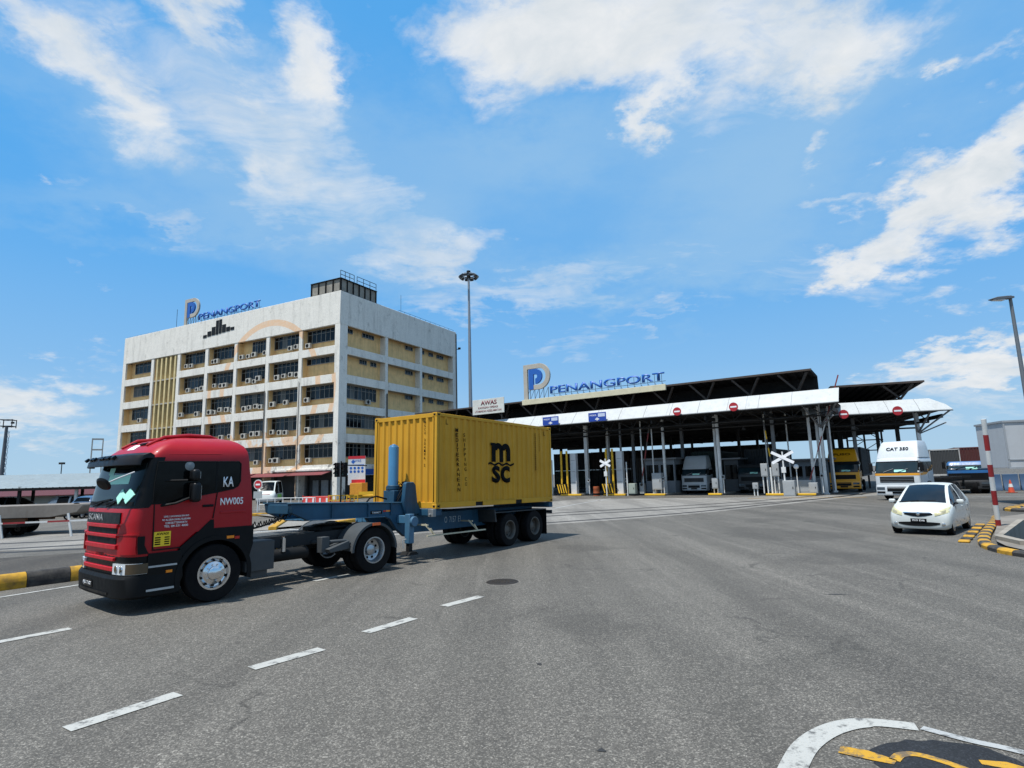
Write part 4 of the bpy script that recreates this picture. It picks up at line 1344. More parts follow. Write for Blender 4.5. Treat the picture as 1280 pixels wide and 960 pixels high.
def port_sign(name, label, loc, rz, logo_w, logo_h, lift, letter_h, letter_w, gap, depth, beam=None):
    """grey outline P round a blue p on legs, then blue capital letters; local x runs right, origin at the left foot"""
    t = thing(name, label, 'sign', loc, rz)
    GO = M('sign_stone', '#aaa59a', rough=.7, var=.12, dirt=.3)
    BL = M('sign_blue', '#1f59a8', rough=.45, var=.06)
    ST = M('sign_steel', '#4a4d50', rough=.6)
    # outer P: bowl as a ring sector, stem at the left
    def P(mb, x0, z0, w, h, th, y0, y1, stem=True, foot=0.0):
        r1 = h * .37
        # straight parts then half ring
        cx = x0 + w - r1
        cz = z0 + h - r1
        n = 18
        outer = [(x0, z0 + h)] + [(cx + r1 * math.cos(PI / 2 - PI * k / n), cz + r1 * math.sin(PI / 2 - PI * k / n)) for k in range(n + 1)]
        ri = r1 - th
        inner = [(cx + ri * math.cos(-PI / 2 + PI * k / n), cz + ri * math.sin(-PI / 2 + PI * k / n)) for k in range(n + 1)]
        pts = outer + [(x0 + th * 1.4, cz - r1), (x0 + th * 1.4, cz - ri)] + inner + [(x0 + th, z0 + h - th), (x0 + th, z0), (x0, z0)]
        mb.prism(pts, 'y', y0, y1)
    mb = MB(); P(mb, 0, 0, logo_w, logo_h, logo_h * .135, 0, depth)
    og = mb.build('outline_letter', GO, t, bev=.01)
    mb = MB(); P(mb, logo_w * .21, logo_h * .27, logo_w * .50, logo_h * .58, logo_h * .155, -.03, depth * .8)
    mb.build('inner_letter', BL, t, bev=.01)
    tx = text('PENANGPORT', 'lettering', BL, t, (logo_w + gap + letter_w / 2, 0, lift), (1, 0, 0), (0, 0, 1), letter_h, letter_w, ext=depth * .5, bold=.018)
    mb = MB()
    for k in range(6):
        x = logo_w * (.05 + .17 * k)
        mb.beam((x, depth * .9, -.05), (x, depth * .9, logo_h * (.3 if k else .9)), .045)
        if k:
            mb.beam((x, depth * .9, logo_h * .3), (x - logo_w * .17, depth * .9, 0), .03)
    for k in range(18):
        x = logo_w + gap + letter_w * (k + .5) / 18
        mb.beam((x, depth * .5, -.05), (x, depth * .5, lift + letter_h * .85), .03)
        mb.beam((x, depth * .5, lift * .5), (x, depth * 3, 0), .025)
    mb.beam((logo_w + gap, depth * .7, lift * .9), (logo_w + gap + letter_w, depth * .7, lift * .9), .04)
    mb.build('support_frame', ST, t)
    return t
# roof sign of the office block: origin on the parapet top
def on_front(u, v, z):
    ba = 0.4806
    el = Vector((-math.cos(ba), math.sin(ba), 0)); er = Vector((math.sin(ba), math.cos(ba), 0))
    return Vector((-19.94, 66.34, 0)) + el * u + er * v + Vector((0, 0, z))
port_sign('roof_letter_sign', 'blue port lettering and grey P logo standing on the office block roof', on_front(29.8, .15, 24.37), math.atan2(-math.sin(.4806), math.cos(.4806)), 3.2, 3.75, .28, .88, 12.4, .2, .22)
# ------------------------------------------------------------------ entrance gate
GR = R(-35)
def gp(x, y, z=0):
    c, s = math.cos(GR), math.sin(GR)
    return (24.5 + x * c - y * s, 43.5 + x * s + y * c, z)
GR2 = R(-17)
def gp2(x, y, z=0):
    c, s = math.cos(GR2), math.sin(GR2)
    return (24.8 + x * c - y * s, 47.6 + x * s + y * c, z)
GWH = M('fascia_white', '#adb1b1', rough=.6, var=.08, scale=.6, dirt=.3, streak=.3, dirtcol='#77766f')
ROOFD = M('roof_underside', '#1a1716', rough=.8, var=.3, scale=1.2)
STEELB = M('truss_brown', '#40362f', rough=.7, var=.25)
STEELD = M('truss_dark', '#1d1c1c', rough=.7, var=.25)
STEELG = M('truss_grey', '#74777a', rough=.55, var=.2, dirt=.3)
POSTW = M('post_white', '#d6d8d6', rough=.55, var=.1, dirt=.35, streak=.2)

def corr_sheet(mb, x0, x1, y0, z0, y1, z1, th, pitch=.5, d=.06):
    """corrugated roof sheet, ribs along y"""
    n = int((x1 - x0) / pitch)
    top, bot = [], []
    for k in range(n + 1):
        for dx, dz in ((0, 0), (.3, 0), (.4, -d), (.9, -d)):
            x = x0 + (k + dx) * (x1 - x0) / (n + 1)
            top.append((x, dz))
    top.append((x1, 0))
    mb.grid([[(x, y0, z0 + dz) for x, dz in top], [(x, y1, z1 + dz) for x, dz in top]])
    mb.grid([[(x, y0, z0 + th) for x, dz in top], [(x, y1, z1 + th) for x, dz in top]])
    mb.grid([[(x, y0, z0 + dz) for x, dz in top], [(x, y0, z0 + th) for x, dz in top]])
    mb.grid([[(x, y1, z1 + dz) for x, dz in top], [(x, y1, z1 + th) for x, dz in top]])

def canopy(name, label, loc, rz, x0, x1, zb, zt, depth, roof_y, roof_z, roof_x, back, posts, flare=0, tip=0):
    t = thing(name, label, 'canopy', loc, rz)
    mb = MB()
    n = max(1, int((x1 - x0) / 6))
    for k in range(n):
        a, b = x0 + (x1 - x0) * k / n, x0 + (x1 - x0) * (k + 1) / n - .012
        e0 = a + (tip if k == -1 else 0)
        e1 = b - (tip if k == n - 1 else 0)
        mb.slab([[(a, 0, zb), ((a + b) / 2, 0, zb), (b, 0, zb)], [(a, .38, zb + .42), ((a + b) / 2, .38, zb + .42), (b - (b - e1) * .25, .38, zb + .42)], [(e0, 1.15, zt), ((a + b) / 2, 1.15, zt), (e1, 1.15, zt)]], .05)
    fa = mb.build('fascia', GWH, t, smooth=30)
    mb = MB(); mb.box(x0, -.03, zb - .12, x1, .06, zb - .06)
    mb.build('gutter', STEELD, fa)
    k = x0 + 2.0
    while k < x1 - 1.5:
        MB().beam((k, -.012, zb + .02), (k, .368, zb + .42), .025, .02).beam((k, .368, zb + .42), (k, 1.13, zt - .01), .025, .02).build('sheet_joint', STEELG, fa)
        k += 2.45 if not flare else 2.1
    # roof behind
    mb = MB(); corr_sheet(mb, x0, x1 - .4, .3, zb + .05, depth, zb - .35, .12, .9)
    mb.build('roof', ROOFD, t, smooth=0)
    mb = MB()
    yb, zb2 = back
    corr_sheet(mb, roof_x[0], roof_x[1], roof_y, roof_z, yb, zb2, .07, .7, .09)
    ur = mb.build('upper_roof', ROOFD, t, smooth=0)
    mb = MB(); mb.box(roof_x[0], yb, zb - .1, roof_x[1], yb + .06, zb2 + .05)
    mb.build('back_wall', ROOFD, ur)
    mb = MB()
    mb.box(roof_x[0], roof_y - .06, roof_z - .06, roof_x[1] + .02, roof_y, roof_z + .1)
    mb.build('roof_edge', STEELB, ur)
    # lattice under the upper roof
    k = 0
    x = roof_x[1] - (1.2 if not flare else 1.6)
    while x > roof_x[0] + 2:
        mb = MB()
        for dx in (-1.15, 1.05):
            mb.beam((x, roof_y + .6, zt + .15), (x + dx - .2, roof_y + .12, roof_z - .12), .15)
        mb.beam((x, roof_y + .6, zt - .6), (x, roof_y + .6, zt + .2), .15)
        mb.beam((x, roof_y + .6, zt + .15), (x - .1, yb - .5, zb2 - .2), .12)
        mb.build('truss', STEELB, ur)
        x -= 3.7
    # pipes and lattice below the fascia
    mb = MB()
    for z, y in ((zb - .85, 1.5), (zb - 1.15, 3.4)):
        mb.cyl((x0, y, z), (x1 - 1.2, y, z), .07, n=8)
    k = int((x1 - x0) / 2.3)
    for i in range(k):
        a = x1 - 1.2 - i * 2.3
        mb.beam((a, 1.5, zb - .85), (a - 1.15, .3, zb - .05), .06).beam((a - 1.15, .3, zb - .05), (a - 2.3, 1.5, zb - .85), .06)
        mb.beam((a, 1.5, zb - .85), (a, 1.5, zb + .1), .06)
    for yy in range(6, int(depth), 5):
        mb.box(x0, yy - .08, zb - .75, x1 - .5, yy + .08, zb - .35)
    k = int((x1 - x0) / 4.8)
    for i in range(k + 1):
        a = x1 - .6 - i * 4.8
        mb.box(a - .06, .5, zb - .6, a + .06, depth, zb - .3)
    mb.build('beam', STEELD, t)
    for px, py, r, ms in posts:
        mb = MB()
        mb.box(px - r, py - r, 0, px + r, py + r, zb + .05)
        mb.box(px - r * 1.7, py - r * 1.7, 0, px + r * 1.7, py + r * 1.7, .12)
        mb.build('post', ms, t)
    # end bracket: branching struts under the right tip
    mb = MB()
    px, py = posts[0][0], posts[0][1]
    for q in ((x1 - .2, .1, zb - .1), (x1 - 1.4, .2, zb - .05), (x1 - 2.6, .3, zb)):
        mb.beam((px, py, zb - 1.7), q, .1)
    mb.beam((px, py, zb - 1.75), (x1 - .5, .2, zb - 1.0), .08)
    mb.build('bracket', STEELG, t)
    return t

P1 = [(-1.9, 3.2, .11, POSTW), (-2.75, 3.4, .10, POSTW), (-2.3, 4.2, .09, POSTW), (-5.75, 4.5, .13, STEELG), (-10.15, 3.5, .12, POSTW), (-10.6, 4.1, .09, POSTW), (-15.2, 3.5, .1, POSTW), (-15.3, 9, .14, STEELG), (-20.4, 8.5, .14, STEELG),
      (-23.4, 3.6, .17, POSTW), (-23.1, 8.0, .15, POSTW), (-19.6, 3.6, .08, STEELG), (-30, 3.5, .15, POSTW), (-36, 3.5, .15, POSTW), (-42, 3.5, .15, POSTW), (-30, 20, .15, STEELD), (-36, 20, .15, STEELD)]
for x in (-3, -10.5, -20.5):
    for y in (12, 20, 28):
        P1.append((x, y, .13, STEELD))
canopy('gate_canopy', 'long white edged gate roof with dark upper roof carrying the blue port letters', gp(0, 0), GR, -47, -.05, 7.02, 8.17, 46, 2.0, 9.92, (-46, -1.95), (5.2, 9.75), P1)
P2 = [(7.55, 1.8, .12, POSTW), (8.0, 3.0, .09, POSTW), (1.2, 2.5, .12, STEELG), (3.6, 4.5, .13, STEELG), (8.2, 9, .14, STEELD), (8.4, 16, .14, STEELD), (3.9, 16, .14, STEELD), (3.6, 10, .14, STEELD)]
canopy('exit_canopy', 'shorter lower white edged roof beside the long gate roof, with flared dark top', gp2(0, 0), GR2, -1.0, 9.5, 6.32, 7.35, 34, 1.4, 8.75, (1.5, 8.3), (9, 8.2), P2, flare=1, tip=1.1)
# lattice seen through the open right bay
t = thing('pipe_rack', 'dark steel lattice frame under the shorter roof behind the white lorry', 'frame', gp2(6.2, 12), GR2)
mb = MB()
for x in (-1.5, 0, 1.5):
    mb.box(x - .07, -.07, 0, x + .07, .07, 6.0)
for z in (3.6, 4.6, 5.6):
    mb.box(-1.6, -.05, z, 1.6, .05, z + .1)
for a, b in ((-1.5, 0), (0, 1.5)):
    mb.beam((a, 0, 3.7), (b, 0, 4.6), .06).beam((a, 0, 5.6), (b, 0, 4.6), .06)
mb.build('frame', STEELD, t)

# container stacks in the yard behind the gate
k = 0
CST = [M('stack_%d' % i, c_, rough=.65, var=.15, dirt=.3) for i, c_ in enumerate(('#2d2620', '#1f2a35', '#3a2622', '#2b2d2c', '#27332b'))]
stack_words = ('brown', 'navy', 'rust red', 'grey', 'green')
spots = [(-33, 30, 0), (-26.5, 30.5, 1), (-20.2, 30, 3), (-14, 31, 2), (-7.6, 30.5, 4), (-33, 30, 2), (-26.5, 30.5, 0), (-20.2, 30, 1), (-14, 31, 3), (-39.5, 30, 4), (-39.5, 30, 1)]
seen = {}
for x, y, ci in spots:
    lev = seen.get(x, 0); seen[x] = lev + 1
    t = container('yard_container', '%s container %s in the yard behind the gate' % (stack_words[ci], {-33: 'left of portals', -26.5: 'behind left portal', -20.2: 'behind right portal', -14: 'behind pale lorry', -7.6: 'behind charcoal lorry', -39.5: 'beyond yellow container'}[x] + (', bottom of its pile', ', top of its pile')[lev]), gp(x - 3.03, y, .05 + 2.6 * lev), GR + PI, 0, (CST[ci], CST[ci]), brand=False)
    t['group'] = 'containers stacked in the yard behind the gate'
# cream beam and the big sign
t = thing('sign_beam', 'cream beam along the gate roof under the port letters', 'beam', gp(-21.9, 1.78), GR)
MB().box(-7.95, -.10, 9.52, 7.95, .12, 10.08).build('beam', M('beam_cream', '#c6c0a4', rough=.7, var=.06, dirt=.2), t, bev=.02)
port_sign('gate_letter_sign', 'blue port lettering and grey P logo standing on the cream gate beam', gp(-29.65, 1.8, 10.10), GR, 3.3, 3.75, .33, .78, 12.3, .05, .22)
# warning board
t = thing('warning_board', 'white AWAS board with red writing above the gate fascia', 'sign', gp(-33.55, .6, 8.3), GR)
bd = MB().box(-2.15, -.08, .55, 2.15, 0, 2.2).build('board', M('board_white', '#c9cbc4', rough=.6, var=.08, dirt=.25), t, bev=.01)
MB().box(-1.8, 0, -.2, -1.7, .1, 2.1).box(1.7, 0, -.2, 1.8, .1, 2.1).build('post', STEELD, t)
MRD = M('maroon_lettering', '#6b2630', rough=.6)
text('AWAS', 'lettering', MRD, bd, (0.1, -.082, 1.52), (1, 0, 0), (0, 0, 1), .5, 2.2, ext=.006, bold=.03)
text('KAWASAN OPERASI', 'lettering', MRD, bd, (0, -.082, 1.14), (1, 0, 0), (0, 0, 1), .24, 2.7, ext=.006, bold=.02)
text('UTAMAKAN KESELAMATAN', 'lettering', MRD, bd, (0, -.082, .76), (1, 0, 0), (0, 0, 1), .24, 3.6, ext=.006, bold=.02)
# lane boards and no-entry discs hung on the fascia
def lane_board(x, label):
    t = thing('lane_board', label, 'sign', gp(x, -.12, 7.0), GR, 'blue lane boards on the gate fascia')
    b = MB().box(-.92, -.05, 0, .92, 0, .82).build('board', M('board_blue', '#1c3f96', rough=.5), t, bev=.01)
    text('MASUK', 'lettering', WHITEL, b, (-.42, -.052, .5), (1, 0, 0), (0, 0, 1), .16, .7, ext=.004)
    MB().box(.1, -.058, .4, .82, -.05, .72).build('panel', M('board_pale', '#b9c3d8', rough=.6), b)
    MB().lathe([(.001, -.06), (.13, -.06), (.13, -.05)], c=(0, 0, .2), n=16).box(-.2, -.06, .14, .2, -.051, .24).build('arrow', WHITEL, b)
    MB().box(-.05, 0, .1, .05, .3, .2).build('bracket', STEELD, t)
lane_board(-25.25, 'small blue lane board on the white fascia, nearer the yellow container')
lane_board(-20.1, 'small blue lane board on the white fascia, below the letter N of the big sign')
def no_entry(f, x, y, z, rz, label, grp='no entry discs on the gate roofs', r=.36):
    t = thing('no_entry_sign', label, 'sign', f(x, y, z), rz, grp)
    d = MB().lathe([(.001, -.04), (r, -.04), (r, .0), (.001, .0)], c=(0, 0, 0), n=28).build('disc', M('disc_red', '#a01c26', rough=.5), t)
    MB().box(-r * .68, -.048, -r * .17, r * .68, -.041, r * .17).build('bar', WHITEL, d)
    MB().box(-.04, 0, -.04, .04, .35, .04).build('bracket', STEELD, t)
no_entry(gp, -12.4, -.12, 7.27, GR, 'red no entry disc on the long fascia, first one right of the blue boards')
no_entry(gp, -7.65, -.12, 7.25, GR, 'red no entry disc on the long fascia, near its right end')
no_entry(gp2, 1.95, -.1, 6.32, GR2, 'red no entry disc on the shorter roof, above the yellow lorry')
no_entry(gp2, 5.75, -.1, 6.38, GR2, 'red no entry disc on the shorter roof, above the white lorry')

# islands
CONC = M('island_concrete', '#8c8980', rough=.85, var=.15, dirt=.4)
def island(x, w, y0, y1, label):
    t = thing('lane_island', label, 'kerb', gp(x, y0), GR, 'concrete islands between gate lanes')
    MB().box(-w / 2, 0, 0, w / 2, y1 - y0, .18).build('slab', CONC, t, bev=.03)
    MB().box(-w / 2 - .01, -.02, .03, w / 2 + .01, .25, .185).build('nose', YELL, t, bev=.02)
island(-24.3, 2.3, 1.6, 20, 'concrete lane island carrying the portal beside the yellow container')
island(-19.6, 2.2, 1.6, 20, 'concrete lane island carrying the portal with the crossing sign')
island(-15.6, 1.9, 1.6, 20, 'concrete lane island with the glazed booth')
island(-10.3, 1.1, 1.8, 20, 'narrow concrete lane island between the two dim lorries')
island(-4.2, 3.6, 1.0, 20, 'wide concrete lane island crowded with grey cabinets and the crossing sign')
# scanner portals: yellow posts with white panels
def portal(x, label):
    t = thing('scanner_portal', label, 'scanner', gp(x, 1.9, .18), GR, 'white scanner portals with yellow guard posts')
    MB().box(.1, 0, .0, .75, .45, 4.0).build('panel_cabinet', M('cabinet_white', '#c3c6c7', rough=.5, var=.08, dirt=.3), t, bev=.02)
    mb = MB()
    for z in (1.1, 2.2, 3.3):
        mb.box(.2, -.012, z, .65, 0, z + .02)
    mb.build('seam', STEELD, t)
    for dx, dy in ((-.15, -.2), (-.85, -.1)):
        MB().cyl((dx, dy, 0), (dx, dy, 4.25), .10, n=12).build('guard_post', YELL, t)
    # striped deflector board
    MB().box(-1.25, -.42, .05, -.1, -.38, 1.0).build('deflector', BLACKP, t)
    for k in range(4):
        MB().beam((-1.2 + .27 * k, -.44, .95), (-.98 + .27 * k, -.44, .1), .10, .04).build('deflector_stripe', YELL, t)
portal(-24.5, 'white scanner panel with two yellow posts beside the yellow container')
portal(-19.5, 'white scanner panel with yellow posts beside the crossing sign')
# booths
def booth(x, y, w, d, h, label, wall, roof_over=.3):
    t = thing('gate_booth', label, 'booth', gp(x, y, .18), GR, 'booths under the gate roof')
    MB().box(-w / 2, 0, 0, w / 2, d, h).build('cabin', wall, t, bev=.02)
    mb = MB()
    n = 2 if w > 2 else 1
    for k in range(n):
        a = -w / 2 + w * k / n + .12
        mb.box(a, -.02, 1.1, a + w / n - .24, .02, h - .5)
    mb.box(-w / 2 - .02, .3, 1.1, -w / 2 + .02, d - .3, h - .5).box(w / 2 - .02, .3, 1.1, w / 2 + .02, d - .3, h - .5)
    mb.build('window', GLASS, t)
    MB().box(-w / 2 - roof_over, -roof_over, h, w / 2 + roof_over, d + roof_over, h + .14).build('roof', STEELG, t, bev=.01)
BG = M('booth_grey', '#6e757b', rough=.6, var=.12, dirt=.2)
booth(-16.1, 4.5, 2.9, 3, 3.1, 'grey glazed booth between the crossing sign portal and the pale lorry', BG)
booth(-10.0, 6.5, 1.3, 2.2, 2.9, 'narrow dark booth between the two dim lorries', M('booth_dark', '#33383c', rough=.6))
booth(-4.0, 7.0, 3.8, 3.4, 2.6, 'wide grey booth with broad eaves behind the crossing sign and cabinets', BG, .6)
# booms
def boom(x0, z0, x1, z1, label, mats, y=2.5):
    t = thing('boom_barrier', label, 'barrier', gp(x0, y, .0), GR, 'raised boom barriers at the gate')
    MB().box(-.22, -.2, .15, .22, .2, 1.15).build('drive_cabinet', M('cabinet_grey', '#9ca0a1', rough=.6, var=.1, dirt=.35), t, bev=.02)
    n = 7
    bm_ = None
    for k in range(n):
        a, b = k / n, (k + 1) / n
        o = MB().beam(((x1 - x0) * a, -.24, z0 + (z1 - z0) * a), ((x1 - x0) * b, -.24, z0 + (z1 - z0) * b), .085, .085).build('arm', mats[k % 2], t)
    MB().cyl((0, -.28, z0), (0, .1, z0), .12).build('pivot', BLACKP, t)
REDB = M('boom_red', '#7c2a2a', rough=.6, dirt=.4)
WHB = M('boom_white', '#c0c0bd', rough=.6, dirt=.3)
DKB = M('boom_dark', '#4a4644', rough=.6)
boom(-17.1, 1.0, -15.95, 6.5, 'dark raised boom leaning in front of the grey glazed booth', (DKB, REDB))
boom(-15.83, .9, -15.8, 6.1, 'white upright boom in front of the grey glazed booth', (WHB, WHB))
boom(-5.5, 1.0, -5.95, 6.0, 'slim raised boom above the twin grey cabinets', (DKB, YELL))
boom(-2.95, 1.0, -.12, 9.3, 'longest raised boom reaching above the roof gap between both canopies', (REDB, WHB))
# crossing signs
def crossbuck(x, y, h, w, label):
    t = thing('crossing_sign', label, 'sign', gp(x, y, .0), GR, 'white railway crossing signs')
    MB().cyl((0, 0, 0), (0, 0, h + .45), .06, n=10).build('pole', POSTW, t)
    mb = MB()
    for a in (.5, -.5):
        mb.obox((0, -.08 - (.02 if a > 0 else 0), h), (w * 1.25, .02, .22), ry=a)
    mb.build('cross', WHITEL, t)
    mb = MB()
    mb.box(-.16, -.1, h - 1.2, .16, .0, h - .75)
    mb.build('signal_box', POSTW, t)
crossbuck(-20.05, 1.0, 3.05, .95, 'white crossing sign before the scanner panel and yellow posts')
crossbuck(-4.45, .7, 3.0, 1.45, 'white crossing sign on a tall pole above the grey relay cabinet')
# cabinets on the wide island
CG = M('cabinet_grey', '#9ca0a1')
def cabinet(x, y, w, d, h, label, legs=0, mat=None, name='equipment_cabinet', grp='cabinets beside the gate lanes'):
    t = thing(name, label, 'cabinet', gp(x, y, .18 if y > 1.2 else 0), GR, grp)
    b = MB().box(-w / 2, 0, legs, w / 2, d, legs + h).build('body', mat or CG, t, bev=.02)
    MB().box(-w / 2 + .06, -.012, legs + .08, w / 2 - .06, 0, legs + h - .08).build('door', mat or CG, b, bev=.008)
    MB().box(w / 2 - .16, -.03, legs + h * .45, w / 2 - .11, -.012, legs + h * .6).build('handle', BLACKP, b)
    if legs:
        mb = MB().cyl((-w * .3, d / 2, 0), (-w * .3, d / 2, legs), .05, n=8).cyl((w * .3, d / 2, 0), (w * .3, d / 2, legs), .05, n=8)
        mb.build('leg', POSTW, t)
cabinet(-4.15, .35, .85, .6, 1.2, 'grey steel relay cabinet at the foot of the tall crossing sign')
cabinet(-6.05, 1.3, .52, .3, 1.05, 'left one of two grey boxes raised on white legs', legs=1.35)
cabinet(-5.2, 1.3, .52, .3, 1.05, 'right one of two grey boxes raised on white legs', legs=1.35)
cabinet(-6.75, .9, .42, .25, .5, 'small grey double box on a short post at the island edge', legs=.55)
cabinet(-17.75, 1.5, .66, .5, .95, 'pale green grey cabinet before the grey glazed booth', mat=M('cabinet_green', '#9aa398', rough=.6, dirt=.3))
cabinet(-15.45, 1.9, .9, .6, 1.5, 'pale cabinet beside the upright white boom', legs=.35)
cabinet(-10.25, 1.9, .5, .4, .9, 'small pale cabinet on the narrow island between the dim lorries', legs=.4)
cabinet(-2.6, 1.4, .6, .5, .8, 'low grey cabinet at the foot of the white canopy posts')
cabinet(-3.4, 2.2, 1.2, .6, 1.0, 'broad grey cabinet standing behind the round lamp')
cabinet(-5.0, 2.2, .7, .5, 1.1, 'grey cabinet tucked behind the relay cabinet')
# round lamp and railing pieces
t = thing('round_lamp', 'white globe lamp on a post between the cabinets', 'lamp', gp(-3.75, 1.9), GR)
MB().cyl((0, 0, 0), (0, 0, 2.1), .04, n=8).build('pole', POSTW, t)
MB().lathe([(.001, -.2), (.12, -.16), (.19, -.06), (.19, .06), (.12, .16), (.001, .2)], c=(0, 0, 2.25), ax='z', n=18).build('globe', WHITEL, t)
def bollard(f, x, y, h, label, m, r=.07, rz=GR):
    t = MB().cyl((0, 0, 0), (0, 0, h), r, n=10).cyl((0, 0, h), (0, 0, h + .03), r, r * .6, n=10).build('guard_post', m, None)
    t.location = f(x, y)
    tag(t, label, 'post', 'short posts beside the gate lanes')
bollard(gp, -18.25, 1.7, 3.1, 'slim white post standing left of the pale green cabinet', POSTW, .055)
bollard(gp, -5.55, 1.3, 2.2, 'slim white post under the twin grey boxes', POSTW)
bollard(gp, -27.2, 3.0, 3.6, 'white post just behind the end of the yellow container', POSTW)
t = thing('railing', 'grey pipe railing among the cabinets on the wide island', 'railing', gp(-3.6, 4.2, .18), GR)
mb = MB()
for k in range(5):
    mb.cyl((-1.4 + .7 * k, 0, 0), (-1.4 + .7 * k, 0, 1.2), .035, n=6)
for z in (.4, .8, 1.2):
    mb.cyl((-1.4, 0, z), (1.4, 0, z), .03, n=6)
mb.build('rails', STEELG, t)
# water drum barrier
t = thing('drum', 'orange and black drum at the nose of the portal island', 'drum', gp(-21.3, 1.3), GR)
MB().lathe([(.001, 0), (.3, 0), (.3, .3), (.31, .31), (.3, .32), (.29, .6), (.3, .62), (.28, .9), (.001, .9)], ax='z', n=18).build('shell', M('drum_orange', '#a4532c', rough=.6, dirt=.5), t)
MB().lathe([(.302, .1), (.312, .12), (.312, .24), (.302, .26)], ax='z', n=18).build('band', BLACKP, t)
# hanging lamps under the roofs
for k, (f, x, y, z, l, rz) in enumerate(((gp, -9.2, 9, 6.1, 'lamp hanging under the long roof above the dark lorry', GR), (gp, -1.6, 8, 6.1, 'lamp hanging under the long roof near its right end', GR), (gp2, 4.2, 6, 5.6, 'lamp hanging under the shorter roof', GR2))):
    t = thing('hanging_lamp', l, 'lamp', f(x, y, z), rz, 'lamps hung below the gate roofs')
    MB().cyl((0, 0, 0), (0, 0, .5), .02, n=6).build('rod', STEELD, t)
    MB().lathe([(.04, .05), (.1, 0), (.2, -.2), (.21, -.22), (.001, -.2)], ax='z', n=16).build('shade', STEELG, t)

# card readers and slim poles on the islands, cables under the roof edge
for x, y, h, l in ((-22.4, 2.0, 1.3, 'card reader post right of the first white scanner panel'), (-18.6, 2.4, 1.25, 'card reader post right of the second white scanner panel'), (-14.9, 2.2, 1.3, 'card reader post at the left side of the pale lorry lane'), (-9.6, 2.3, 1.35, 'card reader post at the left side of the charcoal lorry lane'), (-2.0, 2.2, 1.3, 'card reader post beside the yellow lorry lane')):
    t = thing('card_reader', l, 'card reader', gp(x, y, .18), GR, 'card reader posts at the gate lanes')
    MB().cyl((0, 0, 0), (0, 0, h), .045, n=8).build('post', POSTW, t)
    MB().obox((0, -.06, h), (.26, .2, .36)).build('reader', CG, t, bev=.02)
    MB().box(-.08, -.17, h - .06, .08, -.16, h + .1).build('screen', BLACKG, t)
for x, y, h, l in ((-21.9, 5.5, 6.8, 'slim white pole between the two scanner panels'), (-17.2, 3.0, 6.8, 'slim white pole left of the grey glazed booth'), (-12.0, 10.0, 6.6, 'slim grey pole behind the pale lorry'), (-6.6, 5.5, 6.8, 'slim white pole right of the charcoal lorry'), (-4.9, 6.0, 6.8, 'slim white pole in front of the wide booth'), (-1.3, 3.6, 6.9, 'slim white pole beside the white canopy posts')):
    t = MB().box(-.05, -.05, 0, .05, .05, h).box(-.13, -.13, 0, .13, .13, .1).build('support_pole', POSTW, None)
    t.location = gp(x, y, .18); t.rotation_euler = (0, 0, GR)
    tag(t, l, 'pole', 'slim poles under the gate roof')
for k in range(6):
    x0 = -44 + k * 7.2
    P = [(x0 + 7.2 * q / 10, .9, 6.35 - .35 * math.sin(PI * q / 10) + .05 * (k % 2)) for q in range(11)]
    o = MB().tube([gp(*q_) for q_ in P], .03, 5).build('hanging_cable', BLACKP, None)
    tag(o, 'black cable sagging below the gate roof edge, %s' % ('farthest left, behind the yellow container', 'second, just right of the yellow container', 'below the big sign', 'below the first red disc', 'below the second red disc', 'nearest the white canopy posts')[k], 'cable', 'cables below the gate roof edge')
LAMPD = M('lamp_dim', '#3b4146', rough=.15, var=.4, scale=8, coat=.3)
